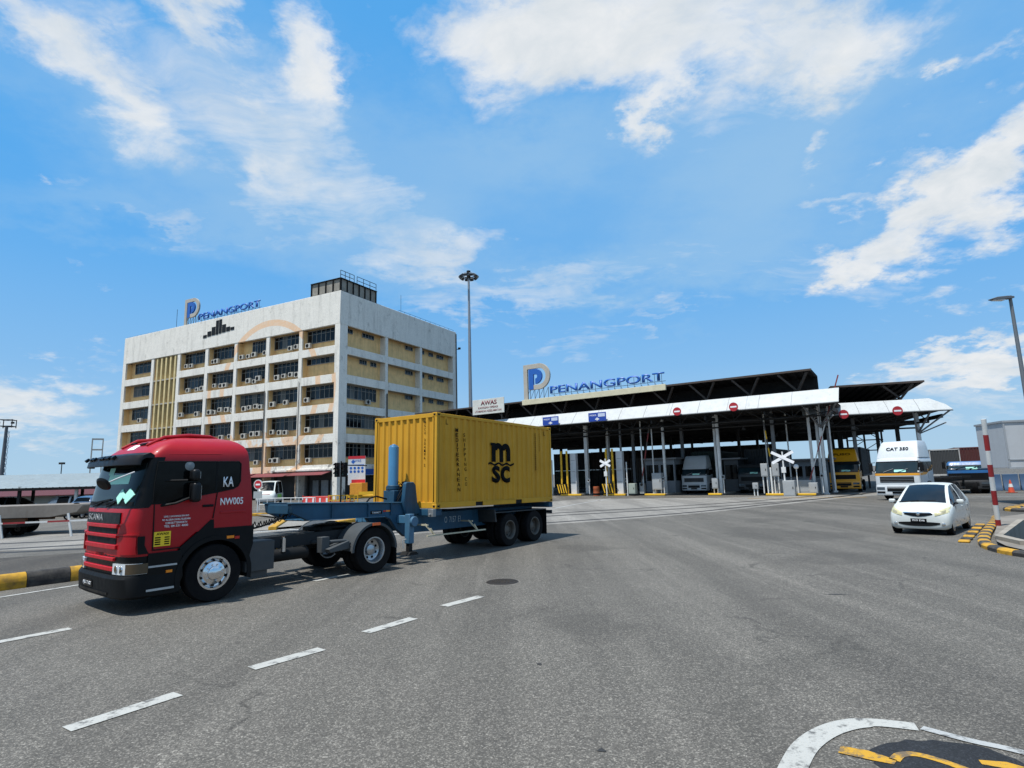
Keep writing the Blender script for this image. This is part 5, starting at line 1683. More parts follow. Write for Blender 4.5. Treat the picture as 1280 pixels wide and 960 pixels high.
# ------------------------------------------------------------------ other vehicles
def cab_over(name, label, loc, rz, paint, w=2.45, h=2.9, length=2.2, high=0, defl=None, stripe=None, visor=False, grille=None, words=None, frame_len=4.5, load=None, bumper=None, lower=None, wheels_r=.5, group=None, roof_word=None, plain=False):
    """forward-control lorry facing +x, front axle at the origin"""
    t = thing(name, label, 'truck', loc, rz, group)
    hw = w / 2
    xf = 1.38
    xb = xf - length
    z0 = .95
    zt = h - .05
    S = Shell([(z0, xf, xb, hw, .22), (1.6, xf, xb, hw, .22), (1.75, xf - .02, xb, hw, .22), (zt - .35, xf - .22, xb, hw - .03, .22), (zt - .12, xf - .30, xb + .02, hw - .07, .22), (zt, xf - .45, xb + .08, hw - .18, .2)], n=5)
    mb = MB(); S.body(mb)
    cab = mb.build('cab', paint, t, smooth=34)
    zw0, zw1 = 1.72, zt - .33
    mb = MB(); S.panel(mb, -hw + .01, hw - .01, zw0 - .05, zw1 + .06, .005, 30, 4); tr = mb.build('window_trim', BLACKG, t)
    mb = MB(); S.panel(mb, -hw + .09, hw - .09, zw0, zw1, .011, 24, 4); ws = mb.build('windscreen', M('lorry_glass', '#1d2d33', rough=.06, var=.7, scale=1.4, spec=.4), t)
    mb = MB()
    for y0 in (-.7, .1):
        mb.beam(S.front(y0, zw0 + .02, .03), S.front(y0 + .55, zw0 + .22, .03), .05, .02)
    mb.build('wiper', M('wiper_grey', '#a9adad', rough=.4) if not plain else BLACKP, t)
    mb = MB(); S.panel(mb, -.1, .55, zw0 + .02, zw0 + .16, .014, 6, 1); mb.build('permit_paper', PAPER, ws)
    if stripe:
        mb = MB(); S.panel(mb, -hw + .005, hw - .005, 1.52, 1.66, .006, 20, 1)
        mb.prism([(xf - .24, 1.52), (xf - .24, 1.66), (.3, 1.72), (xb + .1, 2.15), (xb + .1, 1.98), (.3, 1.56)], 'y', hw - .01, hw + .006)
        mb.prism([(xf - .24, 1.52), (xf - .24, 1.66), (.3, 1.72), (xb + .1, 2.15), (xb + .1, 1.98), (.3, 1.56)], 'y', -hw - .006, -hw + .01)
        mb.build('stripe', stripe, t)
    gw = .97 if plain and w == 2.4 and length < 1.8 else .76
    mb = MB(); S.panel(mb, -hw * gw, hw * gw, 1.10 if gw < .9 else .96, 1.46, .012, 20, 2); g = mb.build('grille', grille or BLACKG, t)
    mb = MB()
    for k in range(3):
        S.panel(mb, -hw * .74, hw * .74, 1.16 + .1 * k, 1.18 + .1 * k, .02, 12, 1)
    mb.build('grille_bar', STEELG if not plain else BLACKP, g)
    L = Shell([(.30, xf + .02, xf - .8, hw - .02, .26), (.36, xf + .08, xf - .8, hw, .26), (.78, xf + .09, xf - .8, hw, .26), (z0, xf + .02, xf - .8, hw, .24)], n=5)
    mb = MB(); L.body(mb); bp = mb.build('bumper', lower or paint, t, smooth=34)
    mb = MB(); L.panel(mb, -hw * .45, hw * .45, .56, .84, .012, 10, 2); mb.build('lower_grille', bumper or BLACKP, bp)
    mb = MB(); L.panel(mb, -.28, .28, .42, .54, .02, 6, 1); mb.build('number_plate', BLACKG, bp)
    for s_ in (1, -1):
        a, b = sorted((s_ * hw * .55, s_ * hw * .93))
        mb = MB(); L.panel(mb, a, b, .66, .82, .014, 8, 2); hl = mb.build('headlamp', LAMPD, t)
        mb = MB(); L.panel(mb, a, b, .44, .56, .014, 8, 2); mb.build('fog_lamp', BLACKP, t)
        # side window, door seam, step, mirror
        y0, y1 = sorted((s_ * (hw - .02), s_ * (hw + .006)))
        MB().prism([(xf - .42, zw1), (xf - .22, zw0), (xf - 1.35, zw0 - .04), (xf - 1.35, zw1)], 'y', y0, y1).build('side_window', GLASS, t)
        if length > 1.9:
            MB().prism([(xf - 1.45, zw1), (xf - 1.45, zw0), (xb + .15, zw0 + .1), (xb + .15, zw1)], 'y', y0, y1).build('side_window', GLASS, t)
        mb = MB(); y0, y1 = sorted((s_ * (hw - .02), s_ * (hw + .004)))
        mb.box(xf - .30, y0, z0 + .1, xf - .285, y1, zw0).box(xf - 1.40, y0, z0 + .35, xf - 1.385, y1, zw0 - .05); mb.build('door_seam', BLACKP, t)
        mb = MB().obox((xf - .06, s_ * (hw + .17), 2.05), (.12, .2, .5)); mo = mb.build('door_mirror', BLACKP, t, bev=.03)
        MB().tube([(xf - .3, s_ * hw, 2.35), (xf - .08, s_ * (hw + .17), 2.32)], .02, 6).tube([(xf - .3, s_ * hw, 1.75), (xf - .08, s_ * (hw + .17), 1.85)], .02, 6).build('mirror_arm', BLACKP, mo)
        a, b = sorted((s_ * .6, s_ * (hw + .01)))
        mb = MB(); disc_arch(mb, 0, wheels_r, wheels_r + .1, wheels_r + .17, a, b, R(-5), R(185)); mb.prism([(xf - .75, .98)] + [((wheels_r + .15) * math.cos(R(q)), wheels_r + (wheels_r + .15) * math.sin(R(q))) for q in range(40, 150, 12)] + [(xb + .02, .98), (xb + .02, 1.05), (xf - .75, 1.05)], 'y', *sorted((s_ * (hw - .06), s_ * (hw - .01))))
        mb.build('wheel_arch', BLACKP, t)
        wheel(t, 0, s_ * (hw - .17), wheels_r, wheels_r, .28, s_, 'front', RIMS, n=24)
        for x in ([-3.4] if frame_len < 5 else [-3.4, -4.7]):
            wheel(t, x, s_ * (hw - .30), wheels_r, wheels_r, .52, s_, 'drive', RIMD, n=24)
    MB().box(-frame_len, -.45, .7, xb + .4, .45, .98).box(xb + .05, -hw + .1, .6, xf - .9, hw - .1, 1.0).build('chassis_frame', DARKST, t)
    if defl:
        dh, dm = defl
        D = Shell([(zt - .06, xf - .38, xb + .05, hw - .06, .2), (zt + dh * .55, xf - .66, xb + .02, hw - .14, .2), (zt + dh * .9, xf - .90, xb, hw - .22, .22), (zt + dh, xf - 1.05, xb, hw - .28, .25)], n=6)
        mb = MB(); D.body(mb); dd = mb.build('roof_deflector', dm, t, smooth=34)
        if roof_word:
            z = zt + dh * .42
            f = D.front(0, z)
            f1 = D.front(0, z + .22)
            text(roof_word, 'lettering', BLACKL, dd, (f[0] + .03, 0, z), (0, 1, 0), (f1[0] - f[0], 0, .22), .2, 1.25, ext=.02, bold=.01)
    if visor:
        mb = MB(); S.panel(mb, -hw + .02, hw - .02, zw1 - .02, zw1 + .2, .10, 18, 2); mb.build('sun_visor', BLACKP, t)
    if load == 'skeletal':
        pass
    return t

WHP = M('lorry_white', '#bcc1c3', rough=.35, var=.05, coat=.3, dirt=.12)
YLP = M('lorry_yellow', '#e09c10', rough=.4, var=.08, coat=.2, dirt=.2)
GYP = M('lorry_pale', '#b9bec0', rough=.4, var=.06, dirt=.2)
DKP = M('lorry_charcoal', '#23272a', rough=.45, var=.1, dirt=.2)
BLP = M('lorry_blue', '#1f5c92', rough=.4, var=.1, coat=.2, dirt=.25)
# the white lorry that has left the gate
wl_rz = math.atan2(-math.cos(R(54)), -math.sin(R(54)))
wt = cab_over('white_lorry', 'white lorry with orange stripe and tall roof deflector behind the small white car', (24.75, 37.5, 0), wl_rz, WHP, w=2.5, h=2.72, length=2.25, defl=(.98, WHP), stripe=M('stripe_orange', '#cf8f1c', rough=.45), roof_word='CAT 350', grille=BLACKG, frame_len=5.2)
# skeletal trailer behind it
def skeletal(name, label, loc, rz, L, paint, group=None):
    t = thing(name, label, 'trailer', loc, rz, group)
    mb = MB()
    for s_ in (1, -1):
        mb.box(-L, s_ * .45 - .06, .95, 0, s_ * .45 + .06, 1.28)
    for k in range(6):
        x = -.3 - (L - .6) * k / 5
        mb.box(x - .08, -1.2, 1.12, x + .08, 1.2, 1.28)
    mb.build('frame', paint, t, bev=.01)
    for x in (-L + 1.0, -L + 2.35):
        MB().cyl((x, -1, .5), (x, 1, .5), .08).build('axle', DARKST, t)
        for s_ in (1, -1):
            wheel(t, x, s_ * .95, .5, .5, .5, s_, 'drive', RIMD, n=24)
    return t
c, s = math.cos(wl_rz), math.sin(wl_rz)
skeletal('skeletal_trailer', 'black empty skeletal trailer behind the white lorry', (24.55 - 2.6 * c, 37.6 - 2.6 * s, 0), wl_rz, 9.5, DARKST)
# yellow lorry under the right roof
lane = math.atan2(-math.cos(R(35)), -math.sin(R(35)))
cab_over('yellow_lorry', 'yellow and black lorry waiting under the gate roof', gp(-1.05, 8.5), lane, YLP, w=2.4, h=2.75, length=2.1, defl=(.95, YLP), lower=YLP, roof_word='FUSO', visor=True, plain=True)
container('lorry_container', 'black covered container on the yellow lorry under the gate roof', gp(-1.05, 10.4, 1.25), lane, 0, (M('container_black', '#1b1c1e', rough=.6), M('container_black2', '#232426', rough=.6)), L=10, brand=False)
cab_over('pale_lorry', 'pale grey lorry waiting dimly in the gate lane left of the dark lorry', gp(-13.2, 6.8), lane, GYP, w=2.4, h=2.6, length=2.1, defl=(1.0, GYP), lower=GYP)
container('lorry_container', 'dark green container on the pale lorry in the gate lane', gp(-13.2, 8.8, 1.25), lane, 0, (M('container_green', '#16261e', rough=.6), M('container_green2', '#1b2c24', rough=.6)), L=10, H=2.75, brand=False)
cab_over('charcoal_lorry', 'charcoal lorry waiting in the gate lane left of the twin grey boxes', gp(-8.2, 7.5), lane, DKP, w=2.4, h=2.65, length=2.0, lower=DKP, plain=True)
container('lorry_container', 'charcoal container on the dark lorry in the gate lane', gp(-8.2, 9.3, 1.25), lane, 0, (M('container_char', '#1d2022', rough=.6), M('container_char2', '#24282a', rough=.6)), L=10, H=2.8, brand=False)
container('stacked_container', 'dark brown container standing under the gate roof behind the portals', gp(-21.6, 13, 1.1), lane, 0, (M('container_brown', '#3a2c20', rough=.6), M('container_brown2', '#43342a', rough=.6)), L=12, brand=False)
# low tractor with the blue cab, and a maroon box behind it
bl_rz = R(205)
bt = cab_over('blue_lorry', 'blue cab lorry with black front standing behind the white lorry', (33.3, 43.6, 0), R(236), BLP, w=2.4, h=2.35, length=1.7, lower=M('bumper_black', '#1c1d1f', rough=.6), grille=BLACKP, frame_len=5.2, plain=True)
container('maroon_container', 'maroon container behind the blue lorry near the shorter roof', (45.2, 58.5, 1.15), R(240), 0, (M('container_maroon', '#4a1f1d', rough=.6, var=.15, dirt=.3), M('container_maroon2', '#53241f', rough=.6)), L=6.058, brand=False)
skeletal('skeletal_trailer', 'dark trailer under the maroon container', (45.2, 58.5, 0), R(240), 6.3, DARKST)
container('dark_container', 'dark grey container with pale doors between the right canopy posts and maroon container', (42.0, 57.5, 1.0), R(240), 0, (M('container_slate', '#3a3c3d', rough=.6), M('container_slate2', '#a9aaa8', rough=.6)), L=6.058, brand=False)

# ---- small cars built of lofted sections
def car(name, label, loc, rz, paint, S, roof_n, glass=None, group=None, cat='car', wheel_x=(1.25, -1.19), wr=.29, hw=.82, lamp=LAMPY, detail=True):
    """S: stations front to back: x, z sill, z shoulder, z top, half width sill, half width belt, half width top, kind
       kind h hood / w windscreen / r roof with side glass / p roof with pillar / b rear glass / t tail"""
    t = thing(name, label, cat, loc, rz, group)
    def sec(st):
        x, zs, zb, zt, ws, wb, wt, k = st
        zm = zs + (zb - zs) * .45
        return [(x, 0, zs), (x, ws * .86, zs), (x, ws, zs + .06), (x, ws + (wb - ws) * .5 + .025, zm), (x, wb + .012, zm + (zb - zm) * .65), (x, wb, zb), (x, wb + (wt - wb) * .5 + .012, zb + (zt - zb) * .5), (x, wt, zt - min(.03, (zt - zb) * .3)), (x, wt * .86, zt), (x, wt * .5, zt + .02), (x, 0, zt + .028)]
    secs = [sec(s_) for s_ in S]
    body, wsc, side, rear = MB(), MB(), {1: MB(), -1: MB()}, MB()
    for i in range(len(S) - 1):
        a, b = secs[i], secs[i + 1]
        for j in range(10):
            k0, k1 = S[i][7], S[i + 1][7]
            tgt = body
            if j in (5, 6) and k0 + k1 in ('rr', 'wr', 'ww', 'rp2', 'rb2') and (S[i][3] - S[i][2]) > .12:
                tgt = side
            if j >= 8 and k0 == "w" and k1 in "wr":
                tgt = wsc
            if j >= 8 and k0 == "b" and k1 == "b":
                tgt = rear
            for s_ in (1, -1):
                q = [(p[0], p[1] * s_, p[2]) for p in (a[j], a[j + 1], b[j + 1], b[j])]
                (tgt[s_] if tgt is side else tgt).add(q, [(0, 1, 2, 3)] if s_ > 0 else [(3, 2, 1, 0)])
    for e, st in ((secs[0], 0), (secs[-1], 1)):
        loop = e + [(p[0], -p[1], p[2]) for p in e[-2:0:-1]]
        body.add(loop, [tuple(range(len(loop)))])
    bo = body.build('body', paint, t, smooth=42)
    # wheel openings
    cm = MB()
    for wx in wheel_x:
        for s_ in (1, -1):
            cm.cyl((wx, s_ * (hw - .24), wr), (wx, s_ * (hw + .2), wr), wr + .055, n=28)
    cut(bo, cm)
    bo.data.polygons.foreach_set('use_smooth', [True] * len(bo.data.polygons))
    bo.data.set_sharp_from_angle(angle=R(42))
    g = glass or GLASS
    for mbx, nm in ((wsc, 'windscreen'), (side[1], 'side_window'), (side[-1], 'side_window'), (rear, 'rear_window')):
        if mbx.v:
            mbx.build(nm, g, t, smooth=60)
    for wx in wheel_x:
        for s_ in (1, -1):
            wheel(t, wx, s_ * (hw - .11), wr, wr, .19, s_, 'alloy', RIMS, n=28)
    MB().box(wheel_x[1] - .4, -hw + .26, .16, wheel_x[0] + .4, hw - .26, .5).build('underside', BLACKP, t)
    return t

def hatch_sections():
    return [(1.745, .24, .42, .56, .52, .56, .46, 'h'), (1.72, .19, .50, .665, .66, .68, .58, 'h'), (1.66, .175, .56, .735, .735, .745, .64, 'h'), (1.56, .17, .62, .785, .775, .785, .68, 'h'), (1.42, .17, .69, .83, .79, .80, .71, 'h'), (1.2, .17, .76, .885, .80, .808, .73, 'h'), (.98, .17, .82, .945, .805, .81, .735, 'w'),
            (.72, .17, .865, 1.12, .805, .815, .68, 'w'), (.45, .17, .88, 1.285, .805, .815, .63, 'w'), (.18, .17, .89, 1.42, .805, .815, .59, 'w'), (.04, .17, .895, 1.475, .805, .815, .575, 'r'), (-.3, .17, .905, 1.515, .805, .818, .57, 'r'), (-.36, .17, .906, 1.517, .805, .818, .57, 'p'), (-.42, .17, .908, 1.52, .805, .818, .57, 'r'), (-.85, .17, .92, 1.52, .805, .818, .565, 'r'),
            (-1.2, .18, .935, 1.495, .80, .81, .55, 'r'), (-1.34, .19, .945, 1.475, .80, .805, .545, 'p'), (-1.62, .22, .96, 1.40, .78, .79, .52, 'b'), (-1.84, .26, .97, 1.12, .74, .76, .62, 'b'), (-1.92, .34, .80, .92, .70, .70, .64, 't')]
CARW = M('car_white', '#bfc4c1', rough=.32, var=.03, coat=.25, spec=.35, dirt=.06)
def hatchback():
    fx = Vector((13.32, 18.97, 0)) ; 
    rz = math.atan2(-math.cos(R(20)), -math.sin(R(20)))
    rz = R(244)
    t = car('white_hatchback', 'small white hatchback driving toward the red and white pole', HATCH_LOC, HATCH_RZ, CARW, hatch_sections(), 0, glass=M('hatch_glass', '#171c21', rough=.06, var=.5, spec=.5))
    # front furniture laid onto the nose of the body
    from mathutils.bvhtree import BVHTree
    body = [c for c in kids(t) if c.name.startswith('body')][0]
    bm_ = bmesh.new(); bm_.from_mesh(body.data); bvh = BVHTree.FromBMesh(bm_); bm_.free()
    def nose(y, z):
        h_ = bvh.ray_cast(Vector((4, y, z)), Vector((-1, 0, 0)))
        return h_[0].x if h_[0] else 1.2
    def patch(y0, y1, f0, f1, off, n=10, m=3):
        rows = []
        for i in range(m + 1):
            r = []
            for k in range(n + 1):
                y = y0 + (y1 - y0) * k / n
                q = k / n
                z = f0(q) + (f1(q) - f0(q)) * i / m
                r.append((nose(y, z) + off, y, z))
            rows.append(r)
        mb = MB().grid(rows)
        edge = rows[0] + [r[-1] for r in rows[1:]] + rows[-1][::-1][1:] + [r[0] for r in rows[::-1]][1:-1]
        eb = [(p[0] - .06, p[1], p[2]) for p in edge]
        mb.grid([edge, eb], closed=True)
        return mb
    L = lambda a, b: (lambda q: a + (b - a) * q)
    patch(-.37, .37, lambda q: .56 + .06 * (abs(q - .5) * 2) ** 1.6, lambda q: .665 + .01 * abs(q - .5), .010, 20, 3).build('grille', BLACKG, t, smooth=50)
    patch(-.40, .40, lambda q: .668 + .01 * abs(q - .5), lambda q: .690 + .01 * abs(q - .5), .016, 20, 1).build('grille_bar', CHROME, t)
    MB().lathe([(.001, .02), (.05, .015), (.06, -.01)], c=(nose(0, .64) + .012, 0, .64), ax='x', n=16).build('badge', CHROME, t)
    patch(-.55, .55, lambda q: .27 + .07 * (abs(q - .5) * 2) ** 3, lambda q: .40 - .02 * (abs(q - .5) * 2) ** 3, .010, 24, 2).build('lower_grille', BLACKP, t)
    npl = MB().box(nose(0, .44) - .02, -.21, .40, nose(0, .44) + .03, .21, .50).build('number_plate', BLACKG, t)
    text('PKW 8346', 'plate_number', WHITEL, npl, (nose(0, .44) + .0315, 0, .42), (0, 1, 0), (0, 0, 1), .06, .32, ext=.002, bold=0)
    for s_ in (1, -1):
        hl = patch(s_ * .43, s_ * .775, lambda q: .585 + .10 * q, lambda q: .70 + .16 * q, .012, 10, 5).build('headlamp', LAMPY, t, smooth=60)
        patch(s_ * .56, s_ * .70, lambda q: .655 + .03 * q, lambda q: .72 + .05 * q, .018, 6, 3).build('reflector', M('lamp_inner', '#8d8a72', rough=.3), hl, smooth=60)
        MB().lathe([(.001, .02), (.04, .018), (.05, .005), (.06, -.02)], c=(nose(.62, .34) + .004, s_ * .62, .34), ax='x', n=14).build('fog_lamp', CHROME, t)
        mb = MB().obox((.60, s_ * .93, .98), (.10, .19, .13)); mo = mb.build('door_mirror', CARW, t, bev=.04, seg=3)
        MB().obox((.62, s_ * .83, .93), (.07, .1, .04)).build('mirror_arm', BLACKP, mo)
        mb = MB()
        for x in (.78, -.36, -1.22):
            MB().obox((x, s_ * .822, .60), (.007, .012, .50)).build('door_seam', BLACKP, t)
        MB().obox((-.22, s_ * .838, .80), (.16, .02, .03)).obox((-1.05, s_ * .838, .82), (.16, .02, .03)).build('door_handle', CARW, t, bev=.006)
    MB().beam((.99, -.3, .985), (.90, .35, 1.02), .02).beam((.99, -.65, .975), (.92, -.1, 1.01), .02).build('wiper', BLACKP, t)
HATCH_LOC, HATCH_RZ = (13.83, 19.92, 0), R(224)
hatchback()
# ------------------------------------------------------------------ ground, roads and markings
def asphalt(name, base, grain=.5, patch=True):
    m, t, b = nt(name)
    tc = N(t, 'TexCoord').outputs['Object']
    c0 = lin(base)
    big = noise(t, tc, .12, 6, .6)
    c = mixc(t, big, tuple(x * .80 for x in c0), tuple(x * 1.18 for x in c0))
    mid = noise(t, mapping(t, tc, (1, 1, 1), rot=(0, 0, .9)), .7, 8, .7)
    mid = ramp(t, mid, [(.32, (0, 0, 0)), (.68, (1, 1, 1))])
    c = mixc(t, .35, c, mixc(t, mid, tuple(x * .72 for x in c0), tuple(x * 1.25 for x in c0)))
    # long faint wheel paths
    wp = noise(t, mapping(t, tc, (.62, .04, 1), rot=(0, 0, R(34))), 1.0, 6, .62)
    wp = ramp(t, wp, [(.44, (0, 0, 0)), (.60, (.62,) * 3)])
    c = mixc(t, wp, c, tuple(x * .60 for x in c0))
    wl = noise(t, mapping(t, tc, (1.1, .05, 1), rot=(0, 0, R(28)), loc=(7, 3, 0)), 1.0, 6, .65)
    c = mixc(t, ramp(t, wl, [(.52, (0, 0, 0)), (.66, (.5,) * 3)]), c, tuple(x * 1.45 for x in c0))
    # dark patched areas with soft outlines
    if patch:
        pn = noise(t, tc, .16, 4, .5)
        pm = ramp(t, pn, [(.56, (0, 0, 0)), (.60, (.62,) * 3)])
        c = mixc(t, pm, c, tuple(x * .60 for x in c0))
        # hairline cracks, sealed here and there
        cv = N(t, 'TexVoronoi'); cv.feature = 'DISTANCE_TO_EDGE'; cv.inputs['Scale'].default_value = .33
        wn = t.nodes.new('ShaderNodeTexNoise'); wn.inputs['Scale'].default_value = 1.3; wn.inputs['Detail'].default_value = 6
        t.links.new(tc, wn.inputs['Vector'])
        va = t.nodes.new('ShaderNodeVectorMath'); va.operation = 'MULTIPLY_ADD'; va.inputs[1].default_value = (1.3, 1.3, 0)
        t.links.new(wn.outputs['Color'], va.inputs[0]); t.links.new(tc, va.inputs[2])
        t.links.new(va.outputs[0], cv.inputs['Vector'])
        ck = ramp(t, cv.outputs['Distance'], [(.0, (1, 1, 1)), (.006, (.7,) * 3), (.011, (0, 0, 0))])
        ck = mathn(t, 'MULTIPLY', ck, ramp(t, noise(t, tc, .4, 3), [(.52, (0, 0, 0)), (.60, (.8,) * 3)]))
        c = mixc(t, ck, c, tuple(x * .52 for x in c0))
    # aggregate: pale and dark stone chips
    v = N(t, 'TexVoronoi'); v.inputs['Scale'].default_value = 85
    t.links.new(tc, v.inputs['Vector'])
    sep = N(t, 'SeparateColor'); t.links.new(v.outputs['Color'], sep.inputs[0])
    chip = ramp(t, sep.outputs[0], [(.0, (.45,) * 3), (.45, (.85,) * 3), (.72, (1.1,) * 3), (.86, (1.9,) * 3), (1, (2.9,) * 3)])
    v2 = N(t, 'TexVoronoi'); v2.inputs['Scale'].default_value = 38
    t.links.new(tc, v2.inputs['Vector'])
    sep2 = N(t, 'SeparateColor'); t.links.new(v2.outputs['Color'], sep2.inputs[0])
    chip2 = ramp(t, sep2.outputs[1], [(.0, (.8,) * 3), (.8, (1.0,) * 3), (.93, (1.5,) * 3)])
    c = mixc(t, grain, c, mixc(t, 1.0, c, chip, 'MULTIPLY'))
    c = mixc(t, grain * .8, c, mixc(t, 1.0, c, chip2, 'MULTIPLY'))
    fine = noise(t, tc, 22, 6, .7)
    c = mixc(t, .5, c, mixc(t, 1.0, c, ramp(t, fine, [(.3, (.6,) * 3), (.7, (1.45,) * 3)]), 'MULTIPLY'))
    # oil drips
    oil = ramp(t, noise(t, tc, 1.7, 7, .75), [(.62, (0, 0, 0)), (.70, (.55,) * 3)])
    c = mixc(t, oil, c, tuple(x * .45 for x in c0))
    t.links.new(c, b.inputs['Base Color'])
    b.inputs['Roughness'].default_value = .82
    b.inputs['Specular IOR Level'].default_value = .35
    bp = N(t, 'Bump'); bp.inputs['Strength'].default_value = .55; bp.inputs['Distance'].default_value = .006
    h = mathn(t, 'ADD', mathn(t, 'MULTIPLY', sep.outputs[0], .6), fine)
    t.links.new(h, bp.inputs['Height'])
    t.links.new(bp.outputs[0], b.inputs['Normal'])
    return m
ASPH = asphalt('asphalt', '#595650', .66)
CONCR = asphalt('concrete_paving', '#7c7973', grain=.3, patch=True)
GRAV = asphalt('gravel_verge', '#413d37', grain=.95, patch=False)

def sheet(name, pts, z, mat, kind='structure', parent=None):
    mb = MB().add([(x, y, z) for x, y in pts], [tuple(range(len(pts)))])
    o = mb.build(name, mat, parent, smooth=0)
    if kind and not parent:
        o['kind'] = kind
    return o
DRAIN = [(12.95, 15.35), (13.35, 16.50), (17.3, 20.45), (21, 22.5), (22.5, 19), (15, 13)]
def holed(name, outer, hole, z, mat):
    bm = bmesh.new()
    es = []
    for loop in (outer, hole):
        vs = [bm.verts.new((x, y, z)) for x, y in loop]
        es += [bm.edges.new((vs[i], vs[(i + 1) % len(vs)])) for i in range(len(vs))]
    bmesh.ops.triangle_fill(bm, edges=es, use_beauty=True)
    for f in bm.faces:
        if f.normal.z < 0:
            f.normal_flip()
    me = bpy.data.meshes.new(name)
    bm.to_mesh(me); bm.free()
    me.materials.append(mat)
    o = bpy.data.objects.new(name, me); COL.objects.link(o)
    o['kind'] = 'structure'
    return o
G = 6000
holed('ground', [(-G, -G), (G, -G), (G, G), (-G, G)], DRAIN, 0, ASPH)

def worn_paint(name, col, wear=.45):
    m, t, b = nt(name)
    tc = N(t, 'TexCoord').outputs['Object']
    w_ = ramp(t, noise(t, tc, 7, 9, .75), [(.50 + .12 * (1 - wear), (0, 0, 0)), (.60 + .12 * (1 - wear), (.85,) * 3)])
    w2 = ramp(t, noise(t, tc, 60, 5, .7), [(.58, (0, 0, 0)), (.66, (.5,) * 3)])
    c = mixc(t, noise(t, tc, 2.4, 5), tuple(x * .82 for x in lin(col)), lin(col))
    c = mixc(t, w_, c, lin('#474644'))
    c = mixc(t, w2, c, lin('#555452'))
    t.links.new(c, b.inputs['Base Color'])
    b.inputs['Roughness'].default_value = .7
    bp = N(t, 'Bump'); bp.inputs['Strength'].default_value = .4; bp.inputs['Distance'].default_value = .005
    t.links.new(noise(t, tc, 70, 4), bp.inputs['Height'])
    t.links.new(bp.outputs[0], b.inputs['Normal'])
    return m
LINEW = worn_paint('line_white', '#a8a8a2', .8)
LINEW2 = worn_paint('line_white_worn', '#a0a2a0', .95)
LINEY = worn_paint('line_yellow', '#b98c1a', 1.15)

def ribbon(pts, widths):
    L_, R_ = [], []
    for i, p in enumerate(pts):
        a = Vector(pts[max(0, i - 1)]); b = Vector(pts[min(len(pts) - 1, i + 1)])
        d = (b - a).normalized(); n = Vector((-d.y, d.x))
        w = widths[i] if isinstance(widths, (list, tuple)) else widths
        L_.append((p[0] + n.x * w / 2, p[1] + n.y * w / 2)); R_.append((p[0] - n.x * w / 2, p[1] - n.y * w / 2))
    return L_, R_
def mark(pts, width, z=.008, mat=None, name='road_marking'):
    a, b = ribbon(pts, width)
    mb = MB().grid([[(x, y, z) for x, y in a], [(x, y, z) for x, y in b]])
    o = mb.build(name, mat or LINEW, None, smooth=0)
    o['kind'] = 'structure'
    return o
def smooth_path(P, n=8):
    o = []
    for i in range(len(P) - 1):
        p0 = Vector(P[max(0, i - 1)]); p1 = Vector(P[i]); p2 = Vector(P[i + 1]); p3 = Vector(P[min(len(P) - 1, i + 2)])
        for k in range(n):
            t_ = k / n
            o.append(tuple(.5 * ((2 * p1) + (p2 - p0) * t_ + (2 * p0 - 5 * p1 + 4 * p2 - p3) * t_ ** 2 + (3 * p1 - p0 - 3 * p2 + p3) * t_ ** 3)))
    o.append(tuple(P[-1]))
    return o
# dashes of the lane line
for a, b in (((-4.12, 5.69), (-3.58, 6.52)), ((-3.16, 7.30), (-2.57, 8.03)), ((-2.19, 8.79), (-1.64, 9.58)), ((-1.26, 10.38), (-.67, 11.12)), ((-7.9, 8.2), (-6.96, 9.51)), ((-4.45, 13.25), (-3.9, 14.05))):
    mark([a, b], .195)
mark([(-12.6, 9.7), (-10.5, 12.3), (-9.8, 13.6), (-8.6, 15.6), (-6.6, 19.5)], .12, mat=LINEW)
# corner line, bottom right, then its worn tail
mark(smooth_path([(1.14, 3.2), (1.69, 4.2), (2.01, 4.70), (2.29, 5.04), (2.63, 5.29), (2.97, 5.38), (3.30, 5.27)], 6), [.19] * 30 + [.16] * 7)
mark(smooth_path([(3.33, 5.25), (3.54, 5.0), (3.78, 4.78), (4.2, 4.2), (4.8, 3.4)], 5), .09, mat=LINEW2)
# dark repair disc with yellow arrow paint
n = 34
pts = [(3.12 + .52 * math.cos(2 * PI * k / n) * (1 + .05 * math.sin(5 * k) + .03 * math.sin(9.3 * k)), 4.70 + .34 * math.sin(2 * PI * k / n) * (1 + .06 * math.sin(3.7 * k))) for k in range(n)]
sheet('road_patch', pts, .004, asphalt('fresh_tar', '#1f2124', .5, False))
sheet('road_marking', [(2.42, 4.86), (2.50, 4.97), (2.66, 4.88), (2.78, 4.72), (2.72, 4.66), (2.60, 4.73)], .008, LINEY)
mark(smooth_path([(2.76, 4.72), (2.86, 4.80), (2.98, 4.80), (3.1, 4.68), (3.2, 4.5)], 5), .075, mat=LINEY)
mark([(3.35, 4.66), (3.5, 4.60), (3.62, 4.48)], [.07, .12, .08], mat=LINEY)
